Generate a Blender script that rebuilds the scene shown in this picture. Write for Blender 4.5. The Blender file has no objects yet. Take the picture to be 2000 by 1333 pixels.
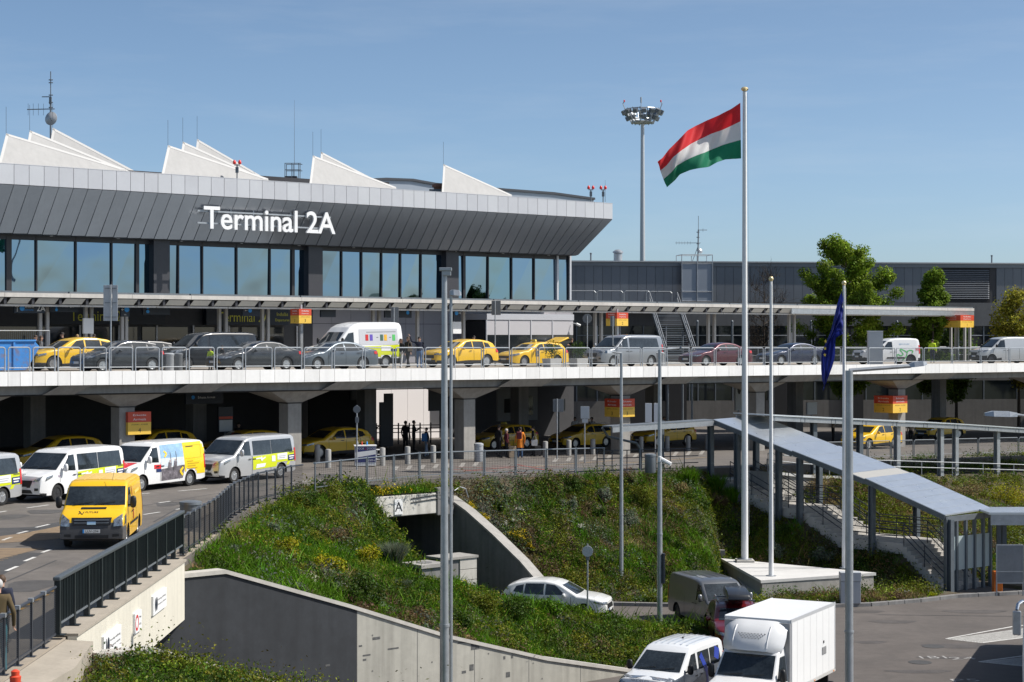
import bpy,bmesh,math,random
import numpy as np
from mathutils import Vector,Matrix
from mathutils.bvhtree import BVHTree

random.seed(11)
rng = np.random.default_rng(11)
S = bpy.context.scene
C = S.collection
R = math.radians

# ------------------------------------------------------------------ camera, sky, sun, exposure
ZC = 11.8            # eye height over the car park
F = 3600.0           # focal length in units of a 2000 wide picture
HX,HY = 1000.0,655.0
cd = bpy.data.cameras.new("camera")
cd.sensor_width = 36.0
cd.lens = 36.0 * F / 2000.0
cd.shift_y = -11.5 / 2000.0
cd.clip_start = 0.5
cd.clip_end = 6000.0
cam = bpy.data.objects.new("camera",cd)
cam.location = (0,0,ZC)
cam.rotation_euler = (R(90),0,0)
C.objects.link(cam)
S.camera = cam

SUN_AZ = R(91.0)      # clockwise from +Y
SUN_EL = R(50.0)
w = bpy.data.worlds.new("World")
S.world = w
w.use_nodes = True
nt = w.node_tree
nt.nodes.clear()
sky = nt.nodes.new("ShaderNodeTexSky")
sky.sky_type = 'NISHITA'
sky.sun_disc = False
sky.sun_elevation = SUN_EL
sky.sun_rotation = SUN_AZ
sky.altitude = 150
sky.air_density = 0.5
sky.dust_density = 1.3
sky.ozone_density = 3.0
bg = nt.nodes.new("ShaderNodeBackground")
bg.inputs["Strength"].default_value = 0.131
out = nt.nodes.new("ShaderNodeOutputWorld")
tint = nt.nodes.new("ShaderNodeMix")
tint.data_type = 'RGBA'
tint.blend_type = 'MULTIPLY'
tint.inputs["Factor"].default_value = 1.0
tint.inputs["B"].default_value = (1.04,1.07,0.97,1)
nt.links.new(sky.outputs[0],tint.inputs["A"])
# faint high cirrus
tcw = nt.nodes.new("ShaderNodeTexCoord")
mpw = nt.nodes.new("ShaderNodeMapping")
mpw.inputs["Scale"].default_value = (2.2,2.2,16.0)
nzw = nt.nodes.new("ShaderNodeTexNoise")
nzw.inputs["Scale"].default_value = 2.3
nzw.inputs["Detail"].default_value = 7
nzw.inputs["Roughness"].default_value = 0.6
mrw = nt.nodes.new("ShaderNodeMapRange")
mrw.inputs["From Min"].default_value = 0.50
mrw.inputs["From Max"].default_value = 0.80
mrw.inputs["To Max"].default_value = 0.13
cir = nt.nodes.new("ShaderNodeMix")
cir.data_type = 'RGBA'
cir.inputs["B"].default_value = (5.0,5.3,5.6,1)
nt.links.new(tcw.outputs["Generated"],mpw.inputs["Vector"])
nt.links.new(mpw.outputs[0],nzw.inputs["Vector"])
nt.links.new(nzw.outputs["Fac"],mrw.inputs["Value"])
nt.links.new(mrw.outputs[0],cir.inputs["Factor"])
nt.links.new(tint.outputs["Result"],cir.inputs["A"])
nt.links.new(cir.outputs["Result"],bg.inputs[0])
nt.links.new(bg.outputs[0],out.inputs[0])

sl = bpy.data.lights.new("sun",'SUN')
sl.energy = 5.0
sl.angle = R(0.55)
sl.color = (1.0,0.955,0.89)
sun = bpy.data.objects.new("sun",sl)
dirn = Vector((math.sin(SUN_AZ) * math.cos(SUN_EL),math.cos(SUN_AZ) * math.cos(SUN_EL),math.sin(SUN_EL)))
sun.rotation_euler = dirn.to_track_quat('Z','Y').to_euler()
sun.location = (30,-10,60)
C.objects.link(sun)
S.view_settings.view_transform = 'Standard'
S.view_settings.look = 'None'
S.view_settings.exposure = 0.22
S.view_settings.gamma = 1.0
S.view_settings.use_curve_mapping = False

# ------------------------------------------------------------------ layout helpers
P0 = (-22.5,81.0)     # a point on the front edge of the elevated road
ANG = R(41.2)          # its direction
CU,SU = math.cos(ANG),math.sin(ANG)

def W2(s,t):
 """frame of the elevated road (s along, t behind its edge) -> world"""
 return (P0[0] + s * CU - t * SU,P0[1] + s * SU + t * CU)

def ST(x,y):
 dx,dy = x - P0[0],y - P0[1]
 return (dx * CU + dy * SU,-dx * SU + dy * CU)

def s_at(px,t):
 k = (px - HX) / F
 return (k * (P0[1] + t * CU) - (P0[0] - t * SU)) / (CU - k * SU)

def y_at(px,t):
 return W2(s_at(px,t),t)[1]

def G(px,py,z):
 d = F * (ZC - z) / (py - HY)
 return ((px - HX) / F * d,d)

def at(px,d):
 return ((px - HX) / F * d,d)

def zpx(py,d):
 return ZC - (py - HY) * d / F

def zd(s):            # top of the elevated road's edge
 return ZC - 1.62 - 0.0050 * s

def zl(s):            # lower road
 return 5.3 - 0.022 * max(0.0,s - 16.0)

# ------------------------------------------------------------------ materials
def lin(c):
 return tuple((v / 12.92 if v <= 0.04045 else ((v + 0.055) / 1.055) ** 2.4) for v in c)

def rgb(r,g,b):
 return lin((r / 255.0,g / 255.0,b / 255.0))

MATS = {}

def mat(name,col=(0.5,0.5,0.5),rough=0.6,metal=0.0,var=0.0,vs=2.0,bump=0.0,bs=30.0,coat=0.0,
  spec=0.5,emis=None,est=1.0,streak=0.0,dirt=None,world=False,rvar=0.0):
 if name in MATS:
  return MATS[name]
 m = bpy.data.materials.new(name)
 m.use_nodes = True
 t = m.node_tree
 b = t.nodes["Principled BSDF"]
 b.inputs["Base Color"].default_value = (*col,1)
 b.inputs["Roughness"].default_value = rough
 b.inputs["Metallic"].default_value = metal
 b.inputs["Specular IOR Level"].default_value = spec
 b.inputs["Coat Weight"].default_value = coat
 b.inputs["Coat Roughness"].default_value = 0.06
 if emis:
  b.inputs["Emission Color"].default_value = (*emis,1)
  b.inputs["Emission Strength"].default_value = est
 L = t.links
 tc = t.nodes.new("ShaderNodeTexCoord")
 src = tc.outputs["Object"]
 if world:
  ge = t.nodes.new("ShaderNodeNewGeometry")
  src = ge.outputs["Position"]
 last = None
 if var > 0 or streak > 0 or dirt:
  rgbn = t.nodes.new("ShaderNodeRGB")
  rgbn.outputs[0].default_value = (*col,1)
  last = rgbn.outputs[0]
 if var > 0:
  for k,(sc,am) in enumerate(((vs,var),(vs * 7.3,var * 0.6))):
   n = t.nodes.new("ShaderNodeTexNoise")
   n.inputs["Scale"].default_value = sc
   n.inputs["Detail"].default_value = 5
   n.inputs["Roughness"].default_value = 0.62
   L.new(src,n.inputs["Vector"])
   mr = t.nodes.new("ShaderNodeMapRange")
   mr.inputs["From Min"].default_value = 0.3
   mr.inputs["From Max"].default_value = 0.7
   mr.inputs["To Min"].default_value = 1 - am
   mr.inputs["To Max"].default_value = 1 + am
   L.new(n.outputs["Fac"],mr.inputs["Value"])
   mx = t.nodes.new("ShaderNodeMix")
   mx.data_type = 'RGBA'
   mx.blend_type = 'MULTIPLY'
   mx.inputs["Factor"].default_value = 1
   L.new(last,mx.inputs["A"])
   L.new(mr.outputs[0],mx.inputs["B"])
   last = mx.outputs["Result"]
 if streak > 0:
  mp = t.nodes.new("ShaderNodeMapping")
  mp.inputs["Scale"].default_value = (2.2,2.2,0.12)
  L.new(src,mp.inputs["Vector"])
  n = t.nodes.new("ShaderNodeTexNoise")
  n.inputs["Scale"].default_value = 1.6
  n.inputs["Detail"].default_value = 6
  L.new(mp.outputs[0],n.inputs["Vector"])
  mr = t.nodes.new("ShaderNodeMapRange")
  mr.inputs["From Min"].default_value = 0.42
  mr.inputs["From Max"].default_value = 0.72
  mr.inputs["To Min"].default_value = 1.0
  mr.inputs["To Max"].default_value = 1.0 - streak
  L.new(n.outputs["Fac"],mr.inputs["Value"])
  mx = t.nodes.new("ShaderNodeMix")
  mx.data_type = 'RGBA'
  mx.blend_type = 'MULTIPLY'
  mx.inputs["Factor"].default_value = 1
  L.new(last,mx.inputs["A"])
  L.new(mr.outputs[0],mx.inputs["B"])
  last = mx.outputs["Result"]
 if dirt:
  n = t.nodes.new("ShaderNodeTexNoise")
  n.inputs["Scale"].default_value = dirt[1]
  n.inputs["Detail"].default_value = 8
  n.inputs["Roughness"].default_value = 0.7
  L.new(src,n.inputs["Vector"])
  mr = t.nodes.new("ShaderNodeMapRange")
  mr.inputs["From Min"].default_value = 0.52
  mr.inputs["From Max"].default_value = 0.68
  mr.inputs["To Max"].default_value = dirt[2]
  L.new(n.outputs["Fac"],mr.inputs["Value"])
  mx = t.nodes.new("ShaderNodeMix")
  mx.data_type = 'RGBA'
  L.new(mr.outputs[0],mx.inputs["Factor"])
  L.new(last,mx.inputs["A"])
  mx.inputs["B"].default_value = (*dirt[0],1)
  last = mx.outputs["Result"]
 if last is not None:
  L.new(last,b.inputs["Base Color"])
 if rvar > 0:
  n = t.nodes.new("ShaderNodeTexNoise")
  n.inputs["Scale"].default_value = vs * 3
  L.new(src,n.inputs["Vector"])
  mr = t.nodes.new("ShaderNodeMapRange")
  mr.inputs["To Min"].default_value = max(0.02,rough - rvar)
  mr.inputs["To Max"].default_value = rough + rvar
  L.new(n.outputs["Fac"],mr.inputs["Value"])
  L.new(mr.outputs[0],b.inputs["Roughness"])
 if bump > 0:
  n = t.nodes.new("ShaderNodeTexNoise")
  n.inputs["Scale"].default_value = bs
  n.inputs["Detail"].default_value = 4
  L.new(src,n.inputs["Vector"])
  bp = t.nodes.new("ShaderNodeBump")
  bp.inputs["Strength"].default_value = bump
  bp.inputs["Distance"].default_value = 0.02
  L.new(n.outputs["Fac"],bp.inputs["Height"])
  L.new(bp.outputs[0],b.inputs["Normal"])
 MATS[name] = m
 return m

ASPH = mat("asphalt",(0.128,0.114,0.102),0.9,var=0.20,vs=0.3,bump=0.3,bs=60,world=True,
    dirt=((0.072,0.067,0.063),0.22,0.75))
ASPHD = mat("asphalt_patch",(0.060,0.059,0.060),0.85,var=0.15,vs=0.8,bump=0.3,bs=60,world=True)
ASPHP = mat("car_park_surface",(0.104,0.090,0.081),0.9,var=0.17,vs=0.3,bump=0.3,bs=50,world=True,
   dirt=((0.07,0.062,0.057),0.35,0.55))
PAVER = mat("brown_paving",(0.20,0.145,0.095),0.9,var=0.16,vs=1.4,bump=0.2,world=True)
CONC = mat("concrete",(0.33,0.315,0.29),0.85,var=0.12,vs=0.9,bump=0.15,bs=25,streak=0.18,world=True)
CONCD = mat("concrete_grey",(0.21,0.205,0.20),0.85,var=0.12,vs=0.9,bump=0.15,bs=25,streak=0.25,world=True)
CONCL = mat("concrete_pale",(0.50,0.475,0.43),0.85,var=0.08,vs=1.1,bump=0.12,bs=30,streak=0.12,world=True)
CREAM = mat("cream_render",(0.62,0.585,0.49),0.85,var=0.05,vs=1.0,streak=0.10,bump=0.1,world=True)
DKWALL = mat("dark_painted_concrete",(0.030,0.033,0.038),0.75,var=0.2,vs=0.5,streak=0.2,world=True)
WHITEP = mat("white_fascia_paint",(0.87,0.86,0.84),0.55,var=0.035,vs=0.9,streak=0.06,world=True)
GAP = mat("shadow_gap",(0.06,0.06,0.065),0.9)
ALU = mat("white_aluminium",(0.55,0.555,0.58),0.42,metal=0.25,var=0.03,vs=0.7,world=True)
CLAD = mat("grey_cladding",(0.29,0.305,0.33),0.34,metal=0.45,var=0.05,vs=0.5,rvar=0.05,world=True)
SAIL = mat("white_roof_membrane",(0.36,0.355,0.348),0.7,var=0.05,vs=0.6,streak=0.06,world=True)
GALV = mat("galvanised_steel",(0.40,0.42,0.44),0.42,metal=0.6,var=0.12,vs=4.0,rvar=0.1)
GALVD = mat("painted_steel_bluegrey",(0.165,0.185,0.205),0.45,metal=0.3,var=0.1,vs=3)
RAILW = mat("railing_grey_paint",(0.42,0.445,0.47),0.4,metal=0.25,var=0.06,vs=3)
RAILD = mat("dark_railing_paint",(0.045,0.050,0.062),0.45,metal=0.2,var=0.1,vs=3)
BLACKGR = mat("black_green_paint",(0.010,0.016,0.018),0.45,var=0.2,vs=2)
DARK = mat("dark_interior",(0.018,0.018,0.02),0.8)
CHAR = mat("charcoal_cladding",(0.045,0.045,0.052),0.5,var=0.08,vs=1.0)
BLACK = mat("black_plastic",(0.014,0.014,0.015),0.5,var=0.1,vs=4)
RUBBER = mat("tyre_rubber",(0.018,0.018,0.018),0.85)
WHITE = mat("white_paint",(0.78,0.78,0.77),0.5,var=0.04,vs=3)
LINEW = mat("white_road_marking",(0.58,0.57,0.54),0.8,var=0.22,vs=5,world=True)
LINER = mat("red_road_marking",(0.34,0.07,0.055),0.8,var=0.2,vs=5,world=True)
LINEY = mat("yellow_marking",(0.62,0.34,0.03),0.75,var=0.15,vs=5,world=True)
LINEO = mat("worn_ochre_marking",(0.33,0.235,0.13),0.85,var=0.2,vs=4,world=True)
YELSGN = mat("sign_yellow",(0.82,0.52,0.075),0.5,var=0.04,vs=3)
REDSGN = mat("sign_red",(0.60,0.075,0.035),0.5,var=0.04,vs=3)
BLUSGN = mat("sign_blue",(0.02,0.28,0.72),0.4)
NAVY = mat("sign_navy",(0.012,0.02,0.035),0.45)
TXTW = mat("white_lettering",(0.82,0.82,0.82),0.4)
TXTD = mat("dark_lettering",(0.02,0.02,0.022),0.5)
TXTY = mat("lime_lettering",(0.62,0.60,0.05),0.5)
TXTR = mat("red_lettering",(0.55,0.03,0.03),0.5)
GLASSC = mat("car_glass",(0.022,0.028,0.033),0.03,spec=0.75,var=0.5,vs=1.5)
GLASSD = mat("dark_window_glass",(0.018,0.022,0.026),0.04,spec=0.7)
STAIRC = mat("stair_concrete",(0.42,0.40,0.37),0.85,var=0.08,vs=1.5,world=True)
ROOFM = mat("standing_seam_metal",(0.66,0.70,0.74),0.30,metal=0.75,var=0.05,vs=0.8,rvar=0.06)
SOIL = mat("soil",(0.075,0.058,0.035),0.95,var=0.35,vs=0.9,bump=0.4,bs=20,world=True,
    dirt=((0.04,0.062,0.018),0.8,0.8))
ORANGE = mat("orange_panel",(0.75,0.19,0.02),0.5)
GRAVEL = mat("pale_gravel",(0.42,0.37,0.31),0.95,var=0.2,vs=9,bump=0.5,bs=60,world=True)
BARK = mat("bark",(0.055,0.042,0.032),0.9,var=0.25,vs=8)
CHROME = mat("chrome",(0.7,0.71,0.72),0.12,metal=1.0)
REDLAMP = mat("red_lamp",(0.6,0.02,0.02),0.3,coat=0.3)
REDOBS = mat("red_obstruction_lamp",(0.75,0.04,0.03),0.3)
HEADL = mat("headlamp_glass",(0.26,0.28,0.30),0.08,metal=0.5,var=0.7,vs=11,coat=1.0)
AMBER = mat("amber_lens",(0.7,0.22,0.02),0.3)
PLATE = mat("number_plate",(0.62,0.63,0.62),0.5)
STEELW = mat("wheel_alloy",(0.55,0.56,0.57),0.3,metal=0.8)
STEELB = mat("wheel_black_steel",(0.03,0.03,0.032),0.5)

def terminal_glass(k,tint):
 m = bpy.data.materials.new("blue_reflective_glass_%d" % k)
 m.use_nodes = True
 t = m.node_tree
 b = t.nodes["Principled BSDF"]
 b.inputs["Metallic"].default_value = 1.0
 b.inputs["Base Color"].default_value = (*tint,1)
 b.inputs["Roughness"].default_value = 0.015
 g = t.nodes.new("ShaderNodeNewGeometry")
 n = t.nodes.new("ShaderNodeTexNoise")
 n.inputs["Scale"].default_value = 0.45
 n.inputs["Detail"].default_value = 1
 t.links.new(g.outputs["Position"],n.inputs["Vector"])
 bp = t.nodes.new("ShaderNodeBump")
 bp.inputs["Strength"].default_value = 0.07
 bp.inputs["Distance"].default_value = 0.4
 t.links.new(n.outputs["Fac"],bp.inputs["Height"])
 t.links.new(bp.outputs[0],b.inputs["Normal"])
 return m
TGLASS = [terminal_glass(k,c) for k,c in enumerate(((0.160,0.245,0.335),(0.150,0.235,0.335),(0.172,0.255,0.335),(0.155,0.25,0.325)))]

def leaf_mat(name,transl=0.35):
 m = bpy.data.materials.new(name)
 m.use_nodes = True
 t = m.node_tree
 t.nodes.clear()
 a = t.nodes.new("ShaderNodeAttribute")
 a.attribute_name = "Col"
 d = t.nodes.new("ShaderNodeBsdfDiffuse")
 tr = t.nodes.new("ShaderNodeBsdfTranslucent")
 gl = t.nodes.new("ShaderNodeBsdfGlossy")
 gl.inputs["Roughness"].default_value = 0.55
 mx = t.nodes.new("ShaderNodeMixShader")
 mx.inputs[0].default_value = transl
 m2 = t.nodes.new("ShaderNodeMixShader")
 m2.inputs[0].default_value = 0.012
 o = t.nodes.new("ShaderNodeOutputMaterial")
 L = t.links
 L.new(a.outputs["Color"],d.inputs["Color"])
 L.new(a.outputs["Color"],tr.inputs["Color"])
 L.new(d.outputs[0],mx.inputs[1])
 L.new(tr.outputs[0],mx.inputs[2])
 L.new(mx.outputs[0],m2.inputs[1])
 L.new(gl.outputs[0],m2.inputs[2])
 L.new(m2.outputs[0],o.inputs["Surface"])
 return m
LEAF = leaf_mat("leaves")

def paint(name,col,metal=0.0,rough=0.32):
 return mat("paint_" + name,col,rough,metal=metal,coat=0.8,var=0.02,vs=2)

# ------------------------------------------------------------------ objects
def thing(name,label,cat,loc=(0,0,0),rz=0.0,group=None):
 o = bpy.data.objects.new(name,None)
 o.empty_display_size = 0.3
 C.objects.link(o)
 o.location = loc
 o.rotation_euler = (0,0,rz)
 o["label"] = label
 o["category"] = cat
 if group:
  o["group"] = group
 return o

def tag(o,label,cat,group=None):
 o["label"] = label
 o["category"] = cat
 if group:
  o["group"] = group
 return o

def struct(o):
 o["kind"] = "structure"
 return o

def stuff(o):
 o["kind"] = "stuff"
 return o

def child(name,mesh,parent,loc=(0,0,0),rot=(0,0,0)):
 o = bpy.data.objects.new(name,mesh)
 C.objects.link(o)
 o.parent = parent
 o.location = loc
 o.rotation_euler = rot
 return o

def copy_tree(o,parent=None):
 c = o.copy()
 C.objects.link(c)
 c.parent = parent
 for ch in list(o.children):
  copy_tree(ch,c)
 return c

class MB:
 def __init__(self):
  self.v,self.f,self.m = [],[],[]

 def add(self,vs,fs,m=0,M=None):
  n = len(self.v)
  if M is not None:
   vs = [tuple(M @ Vector(p)) for p in vs]
  self.v += [tuple(p) for p in vs]
  self.f += [tuple(i + n for i in q) for q in fs]
  self.m += [m] * len(fs)
  return self

 def box(self,x0,x1,y0,y1,z0,z1,m=0,M=None):
  vs = [(x0,y0,z0),(x1,y0,z0),(x1,y1,z0),(x0,y1,z0),(x0,y0,z1),(x1,y0,z1),(x1,y1,z1),(x0,y1,z1)]
  fs = [(0,3,2,1),(4,5,6,7),(0,1,5,4),(1,2,6,5),(2,3,7,6),(3,0,4,7)]
  return self.add(vs,fs,m,M)

 def hexa(self,vs,m=0,M=None):
  """8 corners: bottom 4 (ccw) then top 4"""
  fs = [(0,3,2,1),(4,5,6,7),(0,1,5,4),(1,2,6,5),(2,3,7,6),(3,0,4,7)]
  return self.add(vs,fs,m,M)

 def tube(self,p,q,r,r2=None,n=8,m=0,caps=True,M=None):
  p,q = Vector(p),Vector(q)
  r2 = r if r2 is None else r2
  d = (q - p)
  if d.length < 1e-6:
   return self
  d.normalize()
  a = d.orthogonal().normalized()
  b = d.cross(a)
  vs,fs = [],[]
  for i in range(n):
   t = 2 * math.pi * i / n
   e = a * math.cos(t) + b * math.sin(t)
   vs.append(p + e * r)
  for i in range(n):
   t = 2 * math.pi * i / n
   e = a * math.cos(t) + b * math.sin(t)
   vs.append(q + e * r2)
  for i in range(n):
   j = (i + 1) % n
   fs.append((i,j,n + j,n + i))
  if caps:
   fs.append(tuple(range(n - 1,-1,-1)))
   fs.append(tuple(range(n,2 * n)))
  return self.add(vs,fs,m,M)

 def path(self,pts,r,n=8,m=0,M=None):
  for a,b in zip(pts[:-1],pts[1:]):
   self.tube(a,b,r,n=n,m=m,M=M)
  return self

 def bar(self,p,q,w,h,m=0,M=None,up=(0,0,1)):
  """rectangular bar p->q, width w (sideways), height h (along up)"""
  p,q = Vector(p),Vector(q)
  d = (q - p).normalized()
  u = Vector(up)
  sd = d.cross(u)
  if sd.length < 1e-5:
   sd = d.orthogonal()
  sd.normalize()
  u = sd.cross(d).normalized()
  a,b = sd * w / 2,u * h / 2
  vs = [p - a - b,p + a - b,p + a + b,p - a + b,q - a - b,q + a - b,q + a + b,q - a + b]
  fs = [(0,1,2,3),(7,6,5,4),(0,4,5,1),(1,5,6,2),(2,6,7,3),(3,7,4,0)]
  return self.add(vs,fs,m,M)

 def prism(self,poly,z0,z1,m=0,M=None):
  n = len(poly)
  za = z0 if callable(z0) else (lambda x,y: z0)
  zb = z1 if callable(z1) else (lambda x,y: z1)
  vs = [(x,y,za(x,y)) for x,y in poly] + [(x,y,zb(x,y)) for x,y in poly]
  fs = [tuple(range(n - 1,-1,-1)),tuple(range(n,2 * n))]
  for i in range(n):
   j = (i + 1) % n
   fs.append((i,j,n + j,n + i))
  return self.add(vs,fs,m,M)

 def prof(self,poly,axis,a0,a1,m=0,M=None):
  """extrude a 2-D outline along an axis: 'x': poly is (y,z); 'y': poly is (x,z)"""
  n = len(poly)
  if axis == 'x':
   vs = [(a0,p,q) for p,q in poly] + [(a1,p,q) for p,q in poly]
  else:
   vs = [(p,a0,q) for p,q in poly] + [(p,a1,q) for p,q in poly]
  fs = [tuple(range(n)),tuple(range(2 * n - 1,n - 1,-1))]
  for i in range(n):
   j = (i + 1) % n
   fs.append((i,n + i,n + j,j))
  return self.add(vs,fs,m,M)

 def lathe(self,prof,n=16,c=(0,0,0),axis='z',m=0,M=None):
  vs,fs = [],[]
  for (r,h) in prof:
   for i in range(n):
    t = 2 * math.pi * i / n
    x,y = r * math.cos(t),r * math.sin(t)
    if axis == 'z':
     vs.append((c[0] + x,c[1] + y,c[2] + h))
    elif axis == 'y':
     vs.append((c[0] + x,c[1] + h,c[2] + y))
    else:
     vs.append((c[0] + h,c[1] + x,c[2] + y))
  k = len(prof)
  for a in range(k - 1):
   for i in range(n):
    j = (i + 1) % n
    fs.append((a * n + i,a * n + j,(a + 1) * n + j,(a + 1) * n + i))
  fs.append(tuple(range(n - 1,-1,-1)))
  fs.append(tuple(range((k - 1) * n,k * n)))
  return self.add(vs,fs,m,M)

 def mesh(self,name,mats,smooth=None,bevel=0.0,fixn=True):
  me = bpy.data.meshes.new(name)
  me.from_pydata(self.v,[],self.f)
  mats = mats if isinstance(mats,(list,tuple)) else [mats]
  for x in mats:
   me.materials.append(x)
  if len(mats) > 1:
   me.polygons.foreach_set("material_index",self.m)
  if fixn or bevel > 0:
   bm = bmesh.new()
   bm.from_mesh(me)
   if bevel > 0:
    bmesh.ops.remove_doubles(bm,verts=bm.verts,dist=1e-5)
   bmesh.ops.recalc_face_normals(bm,faces=bm.faces)
   if bevel > 0:
    es = [e for e in bm.edges if len(e.link_faces) == 2 and e.calc_face_angle(0) > 0.5]
    bmesh.ops.bevel(bm,geom=es,offset=bevel,segments=2,affect='EDGES',profile=0.6,clamp_overlap=True)
   bm.to_mesh(me)
   bm.free()
  if smooth:
   me.polygons.foreach_set("use_smooth",[True] * len(me.polygons))
   me.set_sharp_from_angle(angle=R(smooth))
  me.update()
  return me

 def build(self,name,mats,parent=None,smooth=None,bevel=0.0,fixn=True,loc=None,rz=None):
  me = self.mesh(name,mats,smooth,bevel,fixn)
  o = bpy.data.objects.new(name,me)
  C.objects.link(o)
  if parent is not None:
   o.parent = parent
  if loc is not None:
   o.location = loc
  if rz is not None:
   o.rotation_euler = (0,0,rz)
  return o

def mesh_np(name,verts,faces4,mtl,cols=None,smooth=False):
 """verts (n,3), faces (m,k) arrays"""
 me = bpy.data.meshes.new(name)
 k = faces4.shape[1]
 me.vertices.add(len(verts))
 me.vertices.foreach_set("co",np.ascontiguousarray(verts,dtype=np.float32).ravel())
 me.loops.add(faces4.size)
 me.loops.foreach_set("vertex_index",np.ascontiguousarray(faces4,dtype=np.int32).ravel())
 me.polygons.add(len(faces4))
 me.polygons.foreach_set("loop_start",np.arange(0,faces4.size,k,dtype=np.int32))
 me.materials.append(mtl)
 if cols is not None:
  a = me.color_attributes.new("Col",'FLOAT_COLOR','POINT')
  c4 = np.ones((len(verts),4),dtype=np.float32)
  c4[:,:3] = cols
  a.data.foreach_set("color",c4.ravel())
 if smooth:
  me.polygons.foreach_set("use_smooth",np.ones(len(faces4),dtype=bool))
 me.update(calc_edges=True)
 me.validate()
 return me

# ------------------------------------------------------------------ lettering
_TC = {}

def text_raw(s,size=1.0,ext=0.0,bold=0.0,res=3):
 key = (s,round(ext / size,3),bold,res)
 if key not in _TC:
  cu = bpy.data.curves.new("txt",'FONT')
  cu.body = s
  cu.size = 1.0
  cu.resolution_u = res
  cu.extrude = ext / size
  cu.offset = bold
  o = bpy.data.objects.new("txt",cu)
  C.objects.link(o)
  dg = bpy.context.evaluated_depsgraph_get()
  dg.update()
  me = bpy.data.meshes.new_from_object(o.evaluated_get(dg))
  vs = [tuple(v.co) for v in me.vertices]
  fs = [tuple(p.vertices) for p in me.polygons]
  bpy.data.objects.remove(o)
  bpy.data.curves.remove(cu)
  bpy.data.meshes.remove(me)
  _TC[key] = (vs,fs)
 vs,fs = _TC[key]
 return [(x * size,y * size,z * size) for x,y,z in vs],fs

def text_fit(s,width=None,height=None,ext=0.0,bold=0.0,res=3):
 """text scaled so its outline fills width x height, origin at its lower-left corner"""
 vs,fs = text_raw(s,1.0,0.0 if ext == 0 else 0.1,bold,res)
 xs = [p[0] for p in vs]
 ys = [p[1] for p in vs]
 x0,x1,y0,y1 = min(xs),max(xs),min(ys),max(ys)
 if height is None:
  sy = sx = width / (x1 - x0)
 else:
  sy = height / (y1 - y0)
  sx = sy if width is None else width / (x1 - x0)
 out_ = [((x - x0) * sx,(y - y0) * sy,z * ext / 0.1 if ext else 0.0) for x,y,z in vs]
 return out_,fs,(x1 - x0) * sx,(y1 - y0) * sy

def put_text(name,s,parent,org,right,up,mtl,width=None,height=None,ext=0.0,center=True,bold=0.0):
 """flat lettering in the plane (right, up) with its centre (or lower left) at org"""
 vs,fs,wd,ht = text_fit(s,width,height,ext,bold)
 r,u = Vector(right).normalized(),Vector(up).normalized()
 n = r.cross(u)
 o = Vector(org)
 if center:
  o = o - r * wd / 2 - u * ht / 2
 b = MB()
 b.add([o + r * x + u * y + n * z for x,y,z in vs],fs)
 return b.build(name,mtl,parent,fixn=False)
# ================================================================== GROUND, ROADS, WALLS
def flat(name,poly,z,m,kind=True,parent=None):
 b = MB()
 n = len(poly)
 b.add([(x,y,z(x,y) if callable(z) else z) for x,y in poly],[tuple(range(n))])
 o = b.build(name,m,parent)
 if kind and parent is None:
  struct(o)
 return o

FARG = mat("far_ground",(0.10,0.11,0.06),0.95,var=0.2,vs=0.05,world=True)
flat("ground",[(-3000,-400),(3000,-400),(3000,4000),(-3000,4000)],-0.06,FARG)
flat("car_park",[(-60,20),(70,20),(70,110),(-60,110)],-0.004,ASPHP)

# lower road: a slab that is also the roof of the two underpasses
RB = [(-60,12),(-9.5,12),(-9.55,60),(-9.9,66),(-9.75,71),(-8.8,75.2),(-6.6,79.2)] + \
   [W2(s,-10.6) for s in (15.6,30,45,60,80,110)] + [W2(110,46),W2(-20,46),(-60,110)]

def lower_road():
 bm = bmesh.new()
 vs = [bm.verts.new((x,y,0)) for x,y in RB]
 bm.faces.new(vs)
 bmesh.ops.triangulate(bm,faces=bm.faces)
 pl = W2(16,0)
 for sc in (16,30,50,70):
  q = W2(sc,0)
  bmesh.ops.bisect_plane(bm,geom=bm.verts[:] + bm.edges[:] + bm.faces[:],plane_co=(q[0],q[1],0),plane_no=(CU,SU,0))
 for v in bm.verts:
  v.co.z = zl(ST(v.co.x,v.co.y)[0])
 r = bmesh.ops.extrude_face_region(bm,geom=bm.faces[:])
 for v in [e for e in r["geom"] if isinstance(e,bmesh.types.BMVert)]:
  v.co.z -= 1.55
 bmesh.ops.recalc_face_normals(bm,faces=bm.faces)
 me = bpy.data.meshes.new("lower_road")
 bm.to_mesh(me)
 bm.free()
 me.materials.append(ASPH)
 o = bpy.data.objects.new("lower_road",me)
 C.objects.link(o)
 return struct(o)
ROAD = lower_road()

def zroad(x,y):
 return zl(ST(x,y)[0])

def marking(name,poly,m,lift=0.006):
 """flat paint on the lower road"""
 b = MB()
 n = len(poly)
 b.add([(x,y,zroad(x,y) + lift) for x,y in poly],[tuple(range(n))])
 return b.build(name,m,ROAD)

def strip(p,q,wd):
 (x0,y0),(x1,y1) = p,q
 l = math.hypot(x1 - x0,y1 - y0)
 nx,ny = -(y1 - y0) / l * wd / 2,(x1 - x0) / l * wd / 2
 return [(x0 - nx,y0 - ny),(x1 - nx,y1 - ny),(x1 + nx,y1 + ny),(x0 + nx,y0 + ny)]

def gl(px,py):
 """point of the lower road under a picture point (flat part first, then the slope)"""
 z = 5.3
 for _ in range(6):
  x,y = G(px,py,z)
  z = zroad(x,y)
 return x,y

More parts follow.
